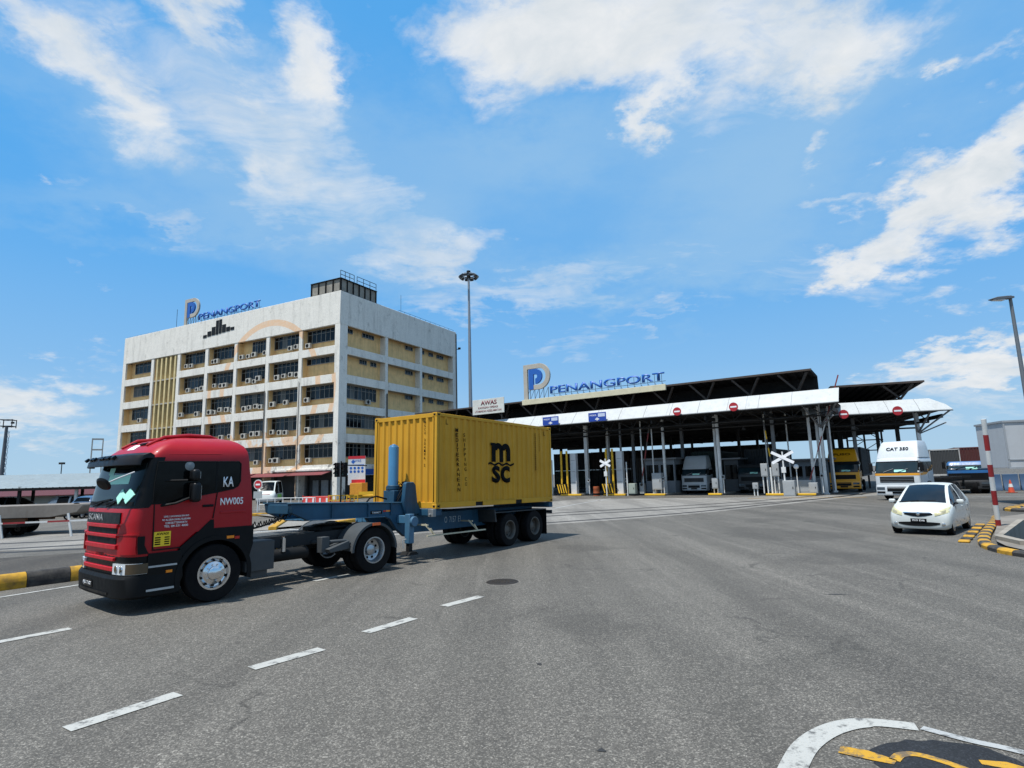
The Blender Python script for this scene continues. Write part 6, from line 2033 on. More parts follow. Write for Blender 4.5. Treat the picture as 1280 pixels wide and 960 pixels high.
# concrete strip along the rails
sheet('rail_apron', smooth_path([(-34, 16.8), (-20.7, 21.0), (-8, 22.2), (1.2, 26.0), (9, 30.2), (20.5, 39.4), (27, 44.2), (36, 52)], 5) + smooth_path([(40, 62), (28, 53), (17.5, 46.5), (7.0, 50.5), (2.3, 47), (-2, 37), (-9, 32.5), (-21, 30.5), (-38, 27)], 4), .004, CONCR)
RAILD = M('rail_groove', '#2a2724', rough=.6, var=.4)
RAILS = M('rail_head', '#514c47', rough=.55, metal=.4, var=.3)
r1 = smooth_path([(-34, 16.4), (-18, 20.6), (-8, 22.9), (1.5, 27.1), (8.8, 31.0), (14.4, 35.6), (20.2, 40.4), (30, 49)], 8)
r2 = smooth_path([(-34, 18.2), (-18.4, 22.0), (-8, 26.4), (1.9, 31.4), (10.2, 34.7), (17, 38.6), (22.7, 42.4), (31, 50.5)], 8)
r3 = smooth_path([(-34, 21.5), (-18.6, 24.5), (-8, 28.5), (2.2, 33.5), (10.4, 37.2), (17, 41.0), (23, 45.5), (31, 53)], 8)
for r in (r1, r2, r3):
    mark(r, .34, .007, RAILD, 'rail_track')
    mark([(x + .02, y + .18) for x, y in r], .08, .011, RAILS, 'rail_track')
mark([(2.5, 38.2), (4.5, 43), (8.1, 50.4)], .18, mat=LINEW2)
mark([(5.8, 47.6), (12.1, 47.0), (17.3, 44.4)], [.4, .35, .3], mat=LINEW2)
mark([(17.3, 44.2), (21.6, 43.2), (24.5, 41.5)], .3, mat=LINEY)
mark([(25.5, 44.5), (29.2, 40.2), (31.5, 37.3), (40, 28)], .22, mat=LINEW2)
# cracks and small dark scars
for p, q in (((5.3, 10.5), (5.65, 10.42)), ((9.6, 20.8), (10.8, 20.4)), ((14.2, 28.2), (16.0, 28.4)), ((.2, 7.2), (.25, 7.14)), ((.6, 5.0), (.66, 4.99)), ((11.5, 24.2), (12.3, 24.4))):
    mark([p, ((p[0] + q[0]) / 2, (p[1] + q[1]) / 2 + .03), q], [.02, .07, .02], .004, RAILD, 'road_crack')
# manhole
t = thing('manhole_cover', 'round iron manhole cover in the road near the trailer wheels', 'manhole', (-.31, 12.55, 0))
t.scale = (.8, .8, 1)
MB().lathe([(.001, .012), (.30, .012), (.32, .006), (.36, .014), (.40, .010), (.42, .001)], ax='z', n=32).build('frame', M('iron', '#2f2b28', rough=.6, metal=.5, var=.3), t)
mb = MB()
for i in range(-3, 4):
    for j in range(-3, 4):
        if i * i + j * j < 10:
            mb.box(i * .08 - .025, j * .08 - .025, .010, i * .08 + .025, j * .08 + .025, .018)
mb.build('tread', M('iron2', '#403a34', rough=.6, metal=.5), t)

# ------------------------------------------------------------------ kerbs
def kerb(name, label, path, seg, w, h, cols, round_=.06, first=0, lens=None):
    t = thing(name, label, 'kerb', (0, 0, 0))
    P = [Vector((*p, 0)) for p in path]
    # resample
    D = [0]
    for a, b in zip(P, P[1:]):
        D.append(D[-1] + (b - a).length)
    def at(d):
        d = max(0, min(D[-1], d))
        for i in range(len(P) - 1):
            if d <= D[i + 1] + 1e-9:
                q = (d - D[i]) / max(1e-9, D[i + 1] - D[i])
                return P[i] + (P[i + 1] - P[i]) * q, (P[i + 1] - P[i]).normalized()
        return P[-1], (P[-1] - P[-2]).normalized()
    d, k = 0, first
    while d < D[-1] - .05:
        e = min(D[-1], d + (lens[k % len(lens)] if lens else seg))
        rows = []
        m = 5
        for i in range(m + 1):
            p, tdir = at(d + .006 + (e - d - .012) * i / m)
            n_ = Vector((-tdir.y, tdir.x, 0))
            prof = [(-w / 2, 0), (-w / 2, h * .62), (-w / 2 + round_, h * .93), (-w / 2 + 2 * round_, h), (w / 2 - 2 * round_, h), (w / 2 - round_, h * .93), (w / 2, h * .62), (w / 2, 0)]
            rows.append([tuple(p + n_ * a + Vector((0, 0, b))) for a, b in prof])
        mb = MB().grid(rows)
        mb.add(rows[0], [tuple(range(8))]).add(rows[-1], [tuple(range(8))])
        nm, mt = cols[k % 2]
        mb.build(nm, mt, t, smooth=40)
        d = e
        k += 1
    return t
KY = M('kerb_yellow', '#b5891f', rough=.8, var=.2, scale=4, dirt=.8, dirtcol='#3d382f', dscale=5)
KB = M('kerb_black', '#232222', rough=.8, var=.25, scale=4, dirt=.6, dirtcol='#5c584f', dscale=5)
KC = (('yellow_block', KY), ('black_block', KB))
kerb('median_kerb', 'yellow and black kerb of the median in front of the red lorry', [(-13.2, 10.2), (-11.28, 13.12), (-10.95, 13.62), (-10.42, 14.30), (-9.2, 16.2), (-7.6, 19.0), (-6.4, 21.3)], .8, .28, .33, KC, lens=(.78, .82), first=0)
sheet('median', [(-13.4, 10.3), (-11.42, 13.2), (-10.55, 14.4), (-9.3, 16.4), (-7.7, 19.2), (-6.6, 21.2), (-8.5, 22.0), (-13.6, 19.0), (-19, 16.5)], .12, GRAV)
kerb('island_kerb', 'yellow and black kerb bending round the drain beside the red and white pole', smooth_path([(18.6, 23.2), (17.5, 21.9), (15.4, 19.55), (13.7, 17.6), (12.5, 16.1), (11.98, 15.2), (11.72, 14.2), (11.9, 13.2), (12.6, 12.0), (14, 10.5)], 6), .50, .28, .13, KC, .045)
# second row: yellow and black bars painted on the road before it
t = thing('painted_kerb_bars', 'worn yellow bars painted on the road along the island kerb', 'marking', (0, 0, 0))
for k in range(9):
    q = k / 8
    x, y = 12.45 + (16.2 - 12.45) * q, 16.75 + (20.95 - 16.75) * q
    MB().obox((x, y, .03), (.40, .26, .06), rz=R(48)).build('bar', KY if k % 2 == 0 else KB, t, bev=.025)
holed('island_pavement', [(18.4, 22.9), (15.6, 19.5), (13.9, 17.5), (12.75, 16.0), (12.25, 15.1), (12.0, 14.2), (12.2, 13.3), (13, 12), (20, 10), (26, 20), (26, 27)], DRAIN, .10, M('island_paving', '#77726a', rough=.9, var=.2, dirt=.6, bump=.4, bscale=25))
# drain pit: low concrete walls round a dark bed
t = thing('storm_drain', 'open concrete storm drain with dark bed beside the island kerb', 'drain', (0, 0, 0))
dp = DRAIN
c_ = Vector((16.8, 17.6))
outer = [tuple(Vector(p) + (Vector(p) - c_).normalized() * .32) for p in dp]
mb = MB()
n = len(dp)
mb.grid([[(*p, .10) for p in outer], [(*p, .20) for p in outer], [(*p, .20) for p in dp], [(*p, -1.6) for p in dp]], closed=True)
mb.build('wall', M('drain_concrete', '#8b857a', rough=.9, var=.2, dirt=.55, bump=.3), t, smooth=0)
MB().add([(*p, -1.55) for p in dp], [tuple(range(n))]).build('bed', M('drain_bed', '#1c1b18', rough=.9, var=.4, dirt=.4, dirtcol='#38362c'), t, smooth=0)
# far island kerb
kerb('far_kerb', 'yellow and black kerb end at the right edge beyond the pole', [(27, 30.5), (24, 28.3), (22.3, 27.0), (22.1, 26.3), (23.2, 25.0), (26, 23.5)], .5, .5, .15, KC, .05)
sheet('island_pavement', [(27, 30.3), (24.2, 28.2), (22.6, 26.9), (22.5, 26.5), (23.5, 25.3), (30, 24), (34, 28)], .10, M('island_paving', '#77726a'))

# red and white pole
t = thing('striped_pole', 'leaning red and white striped pole at the island kerb', 'pole', (15.95, 19.85, 0))
a, b = Vector((0, 0, .0)), Vector((-.30, -.42, 3.60))
SR = M('pole_red', '#8e1f22', rough=.5, var=.12, dirt=.2)
SW = M('pole_white', '#cccdca', rough=.5, var=.08, dirt=.3)
zs = [0, .30, .78, 1.25, 1.70, 2.10, 2.56, 3.08, 3.60]
for k in range(8):
    MB().cyl(a + (b - a) * (zs[k] / 3.6), a + (b - a) * (zs[k + 1] / 3.6), .075, n=18).build('red_band' if k % 2 == 0 else 'white_band', SR if k % 2 == 0 else SW, t)
# traffic cone
def cone(loc, label, grp='orange traffic cones'):
    t = thing('traffic_cone', label, 'cone', loc, 0)
    t.scale = (1.2, 1.2, 1.2)
    MB().box(-.2, -.2, 0, .2, .2, .04).build('base', M('cone_base', '#8a3a20', rough=.6, dirt=.4), t, bev=.01)
    co = MB().lathe([(.16, .04), (.035, .74), (.02, .75), (.001, .75)], ax='z', n=20).build('body', M('cone_orange', '#c2482a', rough=.5, dirt=.3), t)
    MB().lathe([(.113, .34), (.116, .34), (.082, .53), (.079, .53)], ax='z', n=20).build('band', SW, co)
cone((35.2, 42.2, 0), 'orange cone standing on the road under the cabin, right of the striped pole')
# site cabin on legs
t = thing('site_cabin', 'grey panelled cabin on steel legs at the right edge', 'cabin', (25.45, 30.4, 0), R(-16))
CAB = M('cabin_grey', '#aeb2b5', rough=.55, var=.05, dirt=.15, streak=.15, dirtcol='#77777a')
MB().box(0, 0, 1.86, 9, 3, 4.25).build('wall', CAB, t, bev=.02)
mb = MB()
mb.box(-.02, -.03, 2.25, 9.02, 0, 2.30).box(-.03, -.03, 1.86, .05, 0, 4.2).box(-.05, -.05, 4.2, 9.05, 3.05, 4.30).box(-.03, -.035, 1.82, 9, 0, 1.9)
for k in range(1, 8):
    mb.box(k * 1.15 - .008, -.012, 1.9, k * 1.15 + .008, 0, 4.2)
mb.build('trim', M('cabin_trim', '#8f9498', rough=.5), t)
w = MB().box(1.95, -.05, 2.95, 4.4, .02, 3.65).build('window', GLASS, t)
MB().box(1.4, -.35, 3.66, 4.6, 0, 3.72).box(1.5, -.03, 2.86, 1.95, .0, 2.92).build('awning', CAB, w)
mb = MB()
for x in (3.6, 6.5, 8.8):
    for y in (.1, 2.9):
        mb.box(x - .08, y - .08, 0, x + .08, y + .08, 1.86)
mb.build('leg', DARKST, t)
# drums and barriers below the cabin
BD = M('barrier_blue', '#33506e', rough=.6, var=.2, dirt=.35)
for k in range(7):
    lab = ['leftmost blue plastic barrier seen under the grey cabin', 'second blue plastic barrier from the left under the cabin', 'third blue plastic barrier from the left under the cabin', 'fourth blue plastic barrier from the left, next to the white panel', 'fifth blue plastic barrier, right of the white panel', 'sixth blue plastic barrier under the grey cabin', 'rightmost blue plastic barrier under the grey cabin'][k]
    x, y = 37.0 + k * .98, 45.9 - k * .42
    t = thing('plastic_barrier', lab, 'barrier', (x, y, 0), R(-28), 'blue plastic barriers under the cabin')
    MB().prism([(-.25, 0), (.25, 0), (.22, .3), (.12, .45), (.1, 1.25), (-.1, 1.25), (-.12, .45), (-.22, .3)], 'x', -.47, .47).build('shell', BD, t, bev=.02)
t = thing('notice_sign', 'small white panel with blue mark among the blue barriers', 'sign', (39.4, 43.6, 0), R(-28))
MB().box(-.4, -.02, .45, .4, .02, 1.35).build('board', WHITEL, t)
MB().box(-.22, -.03, .7, .22, -.02, 1.15).build('mark', BLUEL, t)
MB().box(-.3, 0, 0, -.25, .04, .5).box(.25, 0, 0, .3, .04, .5).build('leg', DARKST, t)

# street lamp at the right edge
t = thing('street_lamp', 'tall grey street lamp with flat head at the right edge', 'lamp', (26.15, 29.55, 0), R(180 + 5))
mb = MB().cyl((0, 0, 0), (0, 0, 10.75), .13, .075, n=14).cyl((0, 0, 0), (0, 0, .9), .17, .16, n=14)
mb.build('pole', M('pole_steel', '#6d7276', rough=.5, metal=.4, var=.12), t)
hd = MB().prism([(-.1, 10.70), (.25, 10.72), (.85, 10.66), (1.12, 10.58), (1.12, 10.54), (.9, 10.5), (.3, 10.55), (-.1, 10.6)], 'y', -.16, .16).build('lamp_head', M('lamp_grey', '#565b60', rough=.5), t, bev=.03)
MB().box(.4, -.13, 10.49, 1.0, .13, 10.54).build('lens', LAMP, hd)

# high mast behind the gate, with its ring of floodlights
def mast(loc, h, label, n=10, r0=.32, r1=.14, ring=.95):
    t = thing('high_mast', label, 'lamp', loc, 0, 'floodlight masts of the port')
    MB().cyl((0, 0, 0), (0, 0, h), r0, r1, n=16).build('pole', M('mast_steel', '#8a9096', rough=.45, metal=.5, var=.1), t)
    cr = MB().lathe([(ring - .05, h - .25), (ring + .05, h - .25), (ring + .05, h - .15), (ring - .05, h - .15), (ring - .05, h - .25)], ax='z', n=24).cyl((0, 0, h - .6), (0, 0, h + .45), .28, n=12)
    for k in range(4):
        a = PI / 2 * k
        cr.beam((0, 0, h - .2), (ring * math.cos(a), ring * math.sin(a), h - .2), .07)
    cr = cr.build('carriage', DARKST, t)
    for k in range(n):
        a = 2 * PI * k / n
        MB().obox((math.cos(a) * (ring + .22), math.sin(a) * (ring + .22), h - .42), (.42, .5, .34), rz=a, ry=.7).build('floodlight', M('flood_grey', '#4b4f53', rough=.4), cr)
mast((-5.75, 79.5, 0), 30.6, 'tall steel mast with a ring of floodlights behind the gate roof')

# ------------------------------------------------------------------ left side: car park
def lattice_mast(loc, h, label):
    t = thing('lattice_mast', label, 'mast', loc, R(20))
    mb = MB()
    w = lambda z: 1.0 - .55 * z / h
    for z in range(0, int(h)):
        for s_ in (1, -1):
            mb.beam((s_ * w(z) * .0 + .35, s_ * .35, z), (.35, -s_ * .35, z + 1), .05)
    mb.build('ladder', M('mast_faded', '#7d828a', rough=.6), t)
    MB().cyl((-.1, 0, 0), (-.1, 0, h), .42, .24, n=14).build('pole', M('mast_dark', '#50555c', rough=.6), t)
    mb = MB()
    for x in (-1.0, 0, 1.0):
        for z in (h, h + 1.2):
            mb.beam((x, -.9, z), (x, .9, z), .08)
    for x in (-1, 1):
        for y in (-.9, .9):
            mb.beam((x, y, h - .3), (x, y, h + 1.3), .12)
    mb.beam((-1, -.9, h + 1.2), (1, -.9, h + 1.2), .12).beam((-1, .9, h + 1.2), (1, .9, h + 1.2), .12).beam((-1, -.9, h), (1, -.9, h), .12).beam((-1, .9, h), (1, .9, h), .2)
    mb.build('platform', STEELD, t)
    mb = MB().obox((-1.1, -.9, h + .6), (.45, .35, .35)).obox((1.1, -.9, h + .6), (.45, .35, .35))
    mb.build('floodlight', STEELD, t)
lattice_mast((-95.9, 110.2, 0), 13.9, 'dark lighting mast with a ladder at the far left edge')
t = thing('gantry_tower', 'pale steel gantry top showing between the red cab and the office block', 'tower', (-142.4, 200, 0), R(35))
mb = MB()
for x in (-1.5, 1.5):
    for y in (-1.5, 1.5):
        mb.beam((x, y, 0), (x, y, 18.3), .35)
for z in (11, 14.6, 18.2):
    for a, b in (((-1.5, -1.5), (1.5, -1.5)), ((1.5, -1.5), (1.5, 1.5)), ((-1.5, 1.5), (1.5, 1.5)), ((-1.5, -1.5), (-1.5, 1.5))):
        mb.beam((*a, z), (*b, z), .35)
mb.build('frame', M('gantry_pale', '#a9a49a', rough=.6), t)
t = thing('lamp_post', 'distant thin lamp post above the car park roof', 'lamp', (-116.3, 151, 0))
MB().cyl((0, 0, 0), (0, 0, 8.2), .14, .1, n=8).build('pole', STEELD, t)
MB().obox((0, 0, 8.3), (1.1, .8, .5)).build('lamp_head', STEELD, t)
# shed over the parked vehicles
SX, SY, SRZ = -46.0, 42.0, R(6)
t = thing('parking_shed', 'long low shed with pale corrugated roof over parked vehicles', 'shed', (SX, SY, 0), SRZ)
ROOFL = M('roof_sheet', '#7d898d', rough=.6, metal=.0, var=.12, scale=.8, dirt=.2, streak=0)
mb = MB()
n = 72
x0, x1 = -16, 17.5
xs = []
for k in range(n * 3):
    xs.append((x0 + (x1 - x0) * k / (n * 3), (.0, .07, .0)[k % 3]))
curve = [(1.0, 2.16), (3.0, 2.62), (5.2, 3.02), (7.5, 3.26), (9.8, 3.3), (14, 3.0)]
mb.grid([[(x, y, z + d) for x, d in xs] for y, z in curve])
mb.grid([[(x, y, z - .05) for x, d in xs] for y, z in curve])
mb.build('roof', ROOFL, t, smooth=60)
mb = MB().box(x0, .96, 2.0, x1, 1.06, 2.2)
mb.build('eave_beam', DARKST, t)
for k in range(9):
    x = x0 + 1 + k * 4
    MB().box(x - .09, 1.4, 0, x + .09, 1.58, 2.3).build('post', POSTW if k % 2 else STEELD, t)
    MB().box(x - .09, 9.0, 0, x + .09, 9.18, 3.2).build('post', STEELD, t)
# red roofed shed farther away
t = thing('far_shed', 'red roofed low shed seen beyond the parking shed', 'shed', (-62, 66, 0), R(6))
MB().slab([[(-26, 0, 1.35), (26, 0, 1.35)], [(-26, 4, 2.05), (26, 4, 2.05)]], .08).build('roof', M('roof_red', '#4d1a1e', rough=.7, var=.15), t)
MB().box(-26, 1.0, 0, 26, 1.2, 1.5).build('wall', M('shed_wall', '#8f928b', rough=.8, var=.4, scale=.6), t)
for k in range(11):
    MB().box(-25 + k * 5, .1, 0, -24.8 + k * 5, .3, 1.4).build('post', STEELG, t)
# parked vehicles
def van_sections():
    return [(2.3, .3, .6, .85, .70, .70, .62, 'h'), (2.15, .25, .8, 1.02, .86, .86, .72, 'h'), (1.75, .25, .95, 1.15, .88, .88, .76, 'w'), (1.2, .25, 1.02, 1.72, .88, .88, .72, 'w'), (1.0, .25, 1.03, 1.9, .88, .88, .70, 'r'), (.2, .25, 1.04, 2.0, .88, .88, .70, 'r'), (.1, .25, 1.04, 2.0, .88, .88, .70, 'p'), (0, .25, 1.04, 2.0, .88, .88, .70, 'r'), (-1.9, .25, 1.05, 2.0, .88, .88, .70, 'r'), (-2.2, .25, 1.05, 1.95, .87, .87, .69, 'b'), (-2.35, .3, 1.02, 1.5, .86, .86, .76, 'b'), (-2.4, .35, .9, 1.05, .84, .84, .80, 't')]
SILV = M('car_silver', '#9da3a7', rough=.3, metal=.5, var=.04)
DKCAR = M('car_dark', '#24282d', rough=.3, var=.1, coat=.4)
BLCAR = M('car_blue', '#3a5673', rough=.3, coat=.4, var=.08)
proto_secs = hatch_sections()
parked = [(-36.0, 38.6, R(12), DKCAR, 'dark people carrier parked under the shed, left of the red lorry'), (-44.5, 38.2, R(10), CARW, 'white car parked under the shed at the left edge'), (-33.4, 45.5, R(10), SILV, 'silver car parked under the shed behind the spare wheel'),
          (-31.0, 44.0, R(95), BLCAR, 'blue car parked under the shed beside the red cab'), (-39.5, 47, R(8), DKCAR, 'dark car parked deep under the shed'), (-49.5, 46, R(100), SILV, 'silver car parked deep under the shed near its left end')]
first = car('parked_car', parked[0][4], (*parked[0][:2], 0), parked[0][2], DKCAR, van_sections(), 0, group='cars parked under the shed', cat='car', hw=.88, wheel_x=(1.5, -1.5), wr=.31)
base_car = None
for x, y, rz, pm, lab in parked[1:]:
    if base_car is None:
        base_car = car('parked_car', lab, (x, y, 0), rz, pm, proto_secs, 0, group='cars parked under the shed')
        continue
    o = copy_tree(base_car)
    o.location = (x, y, 0); o.rotation_euler = (0, 0, rz); o['label'] = lab
    for ch in kids(o):
        if ch.name.startswith('body'):
            ch.data = ch.data.copy(); ch.data.materials[0] = pm
# motorcycles under the shed
def motorcycle():
    t = thing('motorcycle', 'parked motorcycle', 'motorcycle', (0, 0, 0))
    for x in (-.62, .62):
        w_ = MB().lathe([(.22, -.045), (.27, -.05), (.29, -.02), (.29, .02), (.27, .05), (.22, .045)], n=20).build('wheel', TYRE, t)
        w_.location = (x, 0, .29)
        mb = MB()
        for k in range(6):
            a = PI * k / 6
            mb.beam((math.cos(a) * .24, 0, math.sin(a) * .24), (-math.cos(a) * .24, 0, -math.sin(a) * .24), .02)
        mb.build('rim', RIMS, w_)
    MB().prism([(-.55, .62), (-.1, .55), (.25, .78), (.38, .8), (.3, .5), (.1, .3), (-.3, .3), (-.4, .5)], 'y', -.1, .1).build('body', BLACKP, t, bev=.03)
    MB().prism([(-.7, .78), (-.1, .72), (.1, .74), (.1, .68), (-.6, .66)], 'y', -.12, .12).build('seat', BLACKG, t, bev=.03)
    MB().tube([(.62, 0, .3), (.42, 0, .95)], .035, 6).tube([(.38, -.33, 1.02), (.44, 0, .98), (.38, .33, 1.02)], .02, 6).build('handlebar', STEELG, t)
    MB().lathe([(.001, .05), (.08, .03), (.08, -.08)], c=(.5, 0, .85), ax='x', n=12).build('headlamp', LAMP, t)
    return t
mo = motorcycle()
for k, (x, y, r_, l) in enumerate(((-43.2, 40.0, 80, 'motorcycle parked under the shed left of the pale post'), (-41.9, 40.3, 95, 'motorcycle parked under the shed between the pale post and the dark people carrier'), (-30.2, 40.8, 85, 'motorcycle parked under the shed nearest the red cab'))):
    o = mo if k == 0 else copy_tree(mo)
    o.location = (x, y, 0); o.rotation_euler = (0, 0, R(r_)); o['label'] = l; o['group'] = 'motorcycles under the shed'
# flat trailer parked along the second road, with spare wheel
t = thing('flatbed_trailer', 'long grey flatbed trailer parked before the shed with a small spare wheel', 'trailer', (-21.1, 28.6, 0), R(5))
BED = M('bed_grey', '#77716a', rough=.8, var=.2, dirt=.5, streak=.2)
RUST = M('bed_rust', '#6d4426', rough=.8, var=.3)
MB().prism([(.55, 1.30), (.5, 1.38), (-14, 1.34), (-14, .80), (-.9, .80), (.3, 1.0)], 'y', -.5, 1.9).build('deck', BED, t, bev=.02)
MB().box(-14, -.42, .62, -2, -.25, .80).box(-14, 1.5, .62, -2, 1.65, .80).build('frame', RUST, t, bev=.01)
MB().box(-4.1, -.54, 1.0, -3.3, -.5, 1.28).build('tail_board', REDL, t)
MB().box(-4.6, -.54, 1.06, -4.15, -.5, 1.25).build('plate', WHITEL, t)
for x in (-3.2, -4.4, -7.6, -12):
    for y in (-.2, 1.6):
        wheel(t, x, y, .42, .42, .34, -1 if y < 0 else 1, 'drive', RIMD, n=24)
w_ = wheel(t, .15, -.3, 1.27, .17, .10, -1, 'alloy', RIMS, n=24, name='spare_wheel')
t.scale = (1, 1, 1)
# second low trailer chassis under it
t = thing('dolly_trailer', 'dark low dolly with yellow box standing beside the flatbed trailer', 'trailer', (-24.6, 27.0, 0), R(6))
MB().box(-1.8, -.5, .45, 2.2, .9, .6).build('frame', DARKST, t, bev=.02)
MB().box(-2.3, -.45, .15, -1.5, .4, .62).build('tool_box', M('box_yellow', '#8e6a1e', rough=.7, dirt=.5), t, bev=.02)
for x in (-.9, 1.4):
    for y in (-.45, .8):
        wheel(t, x, y, .32, .32, .26, -1 if y < 0 else 1, 'drive', RIMD, n=20)
# low red and white rail on white stakes before it
t = thing('boundary_rail', 'low red and white rail on white stakes before the flatbed trailer', 'railing', (-24.2, 26.2, 0), R(8))
for k in range(9):
    MB().beam((-3 + k * .9, 0, .62 + .008 * k), (-3 + (k + 1) * .9, 0, .62 + .008 * (k + 1)), .05, .07).build('rail', (SW, SR)[k % 2], t)
for x in (-1.4, 1.4, 4.2):
    MB().beam((x + .12, 0, 0), (x - .1, .02, 1.02), .08, .06).build('stake', SW, t)
# far hill at the left edge and low hills, air haze painted into their colour
mb = MB()
rows = []
for j in range(7):
    r = []
    for i in range(60):
        a = R(-62 + i * .75)
        d = 5200 + j * 250
        hgt = max(0, 250 * math.exp(-((i - 24.5) / 4.2) ** 2) + 60 * math.exp(-((i - 10) / 8) ** 2)) * math.sin(PI * j / 6) * (1 + .2 * math.sin(i * 1.7) + .1 * math.sin(i * 4.1))
        r.append((math.sin(a) * d, math.cos(a) * d, hgt - 1))
    rows.append(r)
h = mb.grid(rows).build('hills', M('hill_haze_blue', '#6d8799', rough=1, var=.15, scale=.002), None)
h['kind'] = 'structure'

# ------------------------------------------------------------------ things between the office block and the road
# white van before the arcade
vn = car('white_van', 'white van with green side parked before the office arcade', (-24.6, 59.5, 0), R(282), CARW, [(a, b, c_, d * (1.12 if d > 1.1 else 1), e, f, g_, k) for a, b, c_, d, e, f, g_, k in van_sections()], 0, cat='van', hw=.88, wheel_x=(1.5, -1.5), wr=.33)
mb = MB()
for s_ in (1, -1):
    mb.box(-1.2, min(s_ * .885, s_ * .91), .5, .9, max(s_ * .885, s_ * .91), .95)
mb.build('side_band', M('van_green', '#7cbf4a', rough=.4), vn)
MB().box(2.1, -.4, .85, 2.24, .4, 1.0).build('grille', M('van_red', '#b04a4a', rough=.5), vn)
for s_ in (1, -1):
    MB().obox((2.05, s_ * .72, .88), (.16, .24, .2)).build('headlamp', LAMP, vn, bev=.03)
MB().box(2.2, -.75, .3, 2.36, .75, .55).build('bumper', M('van_grey', '#8b9093', rough=.5), vn, bev=.03)
# no entry sign on a post
t = thing('no_entry_sign', 'red no entry disc on a short post before the white van', 'sign', (-18.9, 43.6, 0), R(-12), 'no entry signs by the arcade')
MB().cyl((0, 0, 0), (0, 0, 2.3), .04, n=8).build('pole', POSTW, t)
d = MB().lathe([(.001, -.05), (.36, -.05), (.36, -.02), (.001, -.02)], c=(0, 0, 2.0), n=24).build('disc', SW, t)
MB().lathe([(.001, -.06), (.29, -.06), (.29, -.05)], c=(0, 0, 2.0), n=24).build('face', REDPAINT, d)
MB().box(-.18, -.07, 1.94, .18, -.06, 2.06).build('bar', WHITEL, d)
MB().box(-.35, -.04, 1.0, .35, -.01, 1.5).build('notice', M('notice_grey', '#9aa0a0', rough=.6, var=.3, scale=9), t)
for k, (x, l) in enumerate(((-16.8, 'slim red warning post before the white van'), (-13.9, 'slim red warning post right of the white van'))):
    t = thing('warning_post', l, 'post', (x, 47 + k * 3, 0), 0, 'red warning posts before the arcade')
    MB().cyl((0, 0, 0), (0, 0, 1.05), .05, n=10).build('post', M('post_red', '#b83a30', rough=.5), t)
    MB().cyl((0, 0, .7), (0, 0, .85), .054, n=10).build('band', WHITEL, t)
# pipe fence
t = thing('pipe_fence', 'low pale pipe fence before the white van', 'fence', (-19.8, 46, 0), R(-20))
mb = MB()
for k in range(8):
    mb.cyl((k * .75, 0, 0), (k * .75, 0, .95), .03, n=6)
for z in (.45, .92):
    mb.cyl((0, 0, z), (5.25, 0, z), .03, n=6)
mb.build('rails', POSTW, t)
# red and white water barriers, yellow fence barriers
def water_barrier(x, y, rz, m, label, L=2.0):
    t = thing('water_barrier', label, 'barrier', (x, y, 0), rz, 'plastic road barriers by the office corner')
    mb = MB().prism([(-.25, 0), (.25, 0), (.2, .25), (.1, .4), (.08, .95), (-.08, .95), (-.1, .4), (-.2, .25)], 'x', -L / 2, L / 2)
    b_ = mb.build('shell', m, t, bev=.03)
    mb = MB()
    for k in range(4):
        x_ = -L * .37 + k * L * .25
        mb.box(x_ - .07, -.13, .45, x_ + .07, .13, .8)
    mb.build('recess', WHITEL if m.name.startswith('barrier_red') else REDB, b_)
BR = M('barrier_red', '#bb3a33', rough=.5, var=.1)
water_barrier(-15.6, 46.8, R(-10), BR, 'red plastic barrier left of the yellow fence barrier', 2.3)
def fence_barrier(x, y, rz, label, L=2.4):
    t = thing('fence_barrier', label, 'barrier', (x, y, 0), rz, 'yellow fence barriers by the office corner')
    mb = MB()
    mb.box(-L / 2, -.03, .95, L / 2, .03, 1.02).box(-L / 2, -.03, .25, L / 2, .03, .32).box(-L / 2, -.03, .6, L / 2, .03, .66)
    for k in range(9):
        x_ = -L / 2 + L * k / 8
        mb.box(x_ - .03, -.025, .05, x_ + .03, .025, 1.0)
    mb.build('frame', M('fence_yellow', '#d0a01e', rough=.6, var=.1, dirt=.3), t)
    MB().box(-L / 2 + .3, -.05, .4, L / 2 - .3, -.035, .55).build('board', M('fence_orange', '#c26a22', rough=.6), t)
fence_barrier(-13.3, 45.9, R(-8), 'yellow fence barrier right of the red plastic barrier')
# yellow sign trailer: bed with wheel fender and tall notice board
t = thing('sign_trailer', 'yellow trailer carrying a tall notice board by the office corner', 'trailer', (-10.9, 47.2, 0), R(-8))
YM = M('trailer_yellow', '#d2a41e', rough=.5, var=.1, dirt=.3)
MB().box(-2.2, -.8, .75, 2.6, .8, .95).build('deck', YM, t, bev=.02)
mb = MB(); disc_arch(mb, 1.3, .45, .62, .72, -1.0, -.55, R(0), R(180)); mb.box(-1.2, -.98, .98, 1.3, -.9, 1.22); disc_arch(mb, 1.3, .45, .62, .72, .55, 1.0, R(0), R(180))
mb.build('fender', YM, t)
for y in (-.8, .8):
    wheel(t, 1.3, y, .45, .45, .3, -1 if y < 0 else 1, 'drive', RIMD, n=20)
MB().box(-2.0, -.85, .95, -1.0, .3, 1.9).build('tool_cage', M('cage_orange', '#c98a26', rough=.6, var=.3, scale=9), t, bev=.02)
t = thing('notice_board', 'tall white notice board with red bands and blue symbols on the yellow trailer', 'sign', (-12.75, 47.7, 1.75), R(-6))
b_ = MB().box(-.72, -.03, 0, .72, .03, 2.3).build('board', M('board_white2', '#bfc4c8', rough=.6), t)
MB().box(-.72, -.04, 2.08, .72, -.031, 2.3).build('red_band', REDPAINT, b_)
MB().box(-.42, -.04, .12, .72, -.031, .42).build('red_band', REDPAINT, b_)
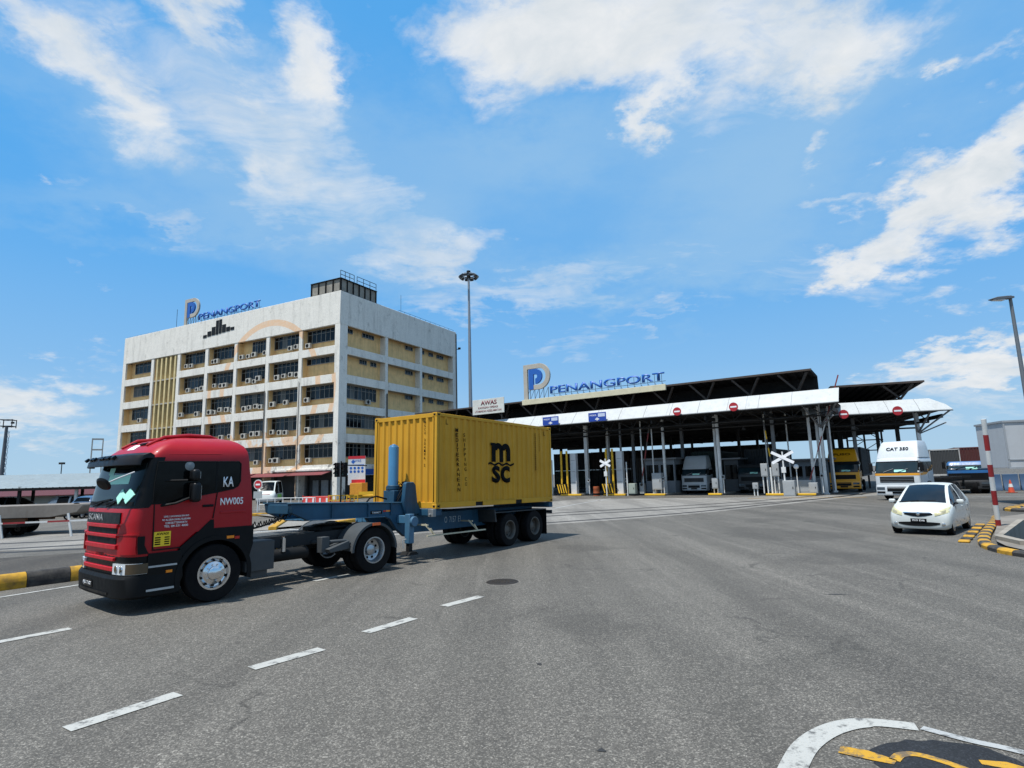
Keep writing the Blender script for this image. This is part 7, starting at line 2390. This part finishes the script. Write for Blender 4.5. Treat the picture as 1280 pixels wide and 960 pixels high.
text('AWAS', 'board_writing', BLUEL, b_, (0, -.034, 1.82), (1, 0, 0), (0, 0, 1), .2, .75, ext=.005)
mb = MB().box(-.62, -.038, 1.55, .62, -.031, 1.62)
mb.lathe([(.001, -.037), (.18, -.037)], c=(-.3, 0, 1.85), n=4)
for i in range(4):
    for j in range(2):
        mb.lathe([(.001, -.038), (.11, -.038), (.11, -.031)], c=(-.48 + .32 * i, 0, 1.34 - .28 * j), n=10)
mb.build('symbol', BLUEL, b_)
MB().box(-.05, .03, -.4, .05, .1, 2.0).build('post', STEELD, t)
# traffic light
t = thing('traffic_light', 'black traffic signal seen against the white corner pillar', 'traffic light', (-13.4, 45.6, 0), R(-15))
MB().cyl((0, 0, 0), (0, 0, 3.6), .06, n=10).build('pole', BLACKP, t)
for x, r_ in ((-.34, .3), (.3, -.4)):
    hd = MB().obox((x, 0, 2.95), (.36, .32, 1.1), rz=r_).build('signal_head', BLACKP, t, bev=.03)
    for k in range(3):
        z = 3.3 - .33 * k
        MB().lathe([(.001, -.18), (.12, -.18), (.13, -.17)], c=(x, 0, z), n=14).build('lens', (M('lens_red', '#3a1210', rough=.3), M('lens_amber', '#3a2a10', rough=.3), M('lens_green', '#10302a', rough=.3))[k], hd)
        MB().lathe([(.15, -.36), (.15, -.16)], c=(x, 0, z), n=14, a0=0, a1=PI).build('hood', BLACKP, hd)
MB().beam((.3, 0, 3.3), (2.2, 0, 3.2), .08).build('arm', BLACKP, t)
# triangular traffic island with yellow edge
t = thing('yellow_kerb', 'yellow painted kerb of the traffic island behind the trailer neck', 'kerb', (0, 0, 0))
for a, b in (((-17.2, 38.8), (-14.2, 38.9)), ((-12.9, 33.8), (-11.0, 27.0)), ((-8.9, 29.5), (-7.2, 33.8))):
    MB().beam((*a, .09), (*b, .09), .35, .18).build('edge', KY, t, bev=.03)
sheet('traffic_island', [(-16.8, 38.6), (-13.0, 34.0), (-11.1, 27.2), (-9.0, 29.4), (-7.3, 33.8), (-8, 38)], .10, CONCR)
mark([(-11.5, 26.2), (-10.4, 27.4), (-9.6, 26.6)], .5, .008, LINEW2)
# dark canopy edge behind the container top, left of the gate roof
# small plants on a ledge are part of the block
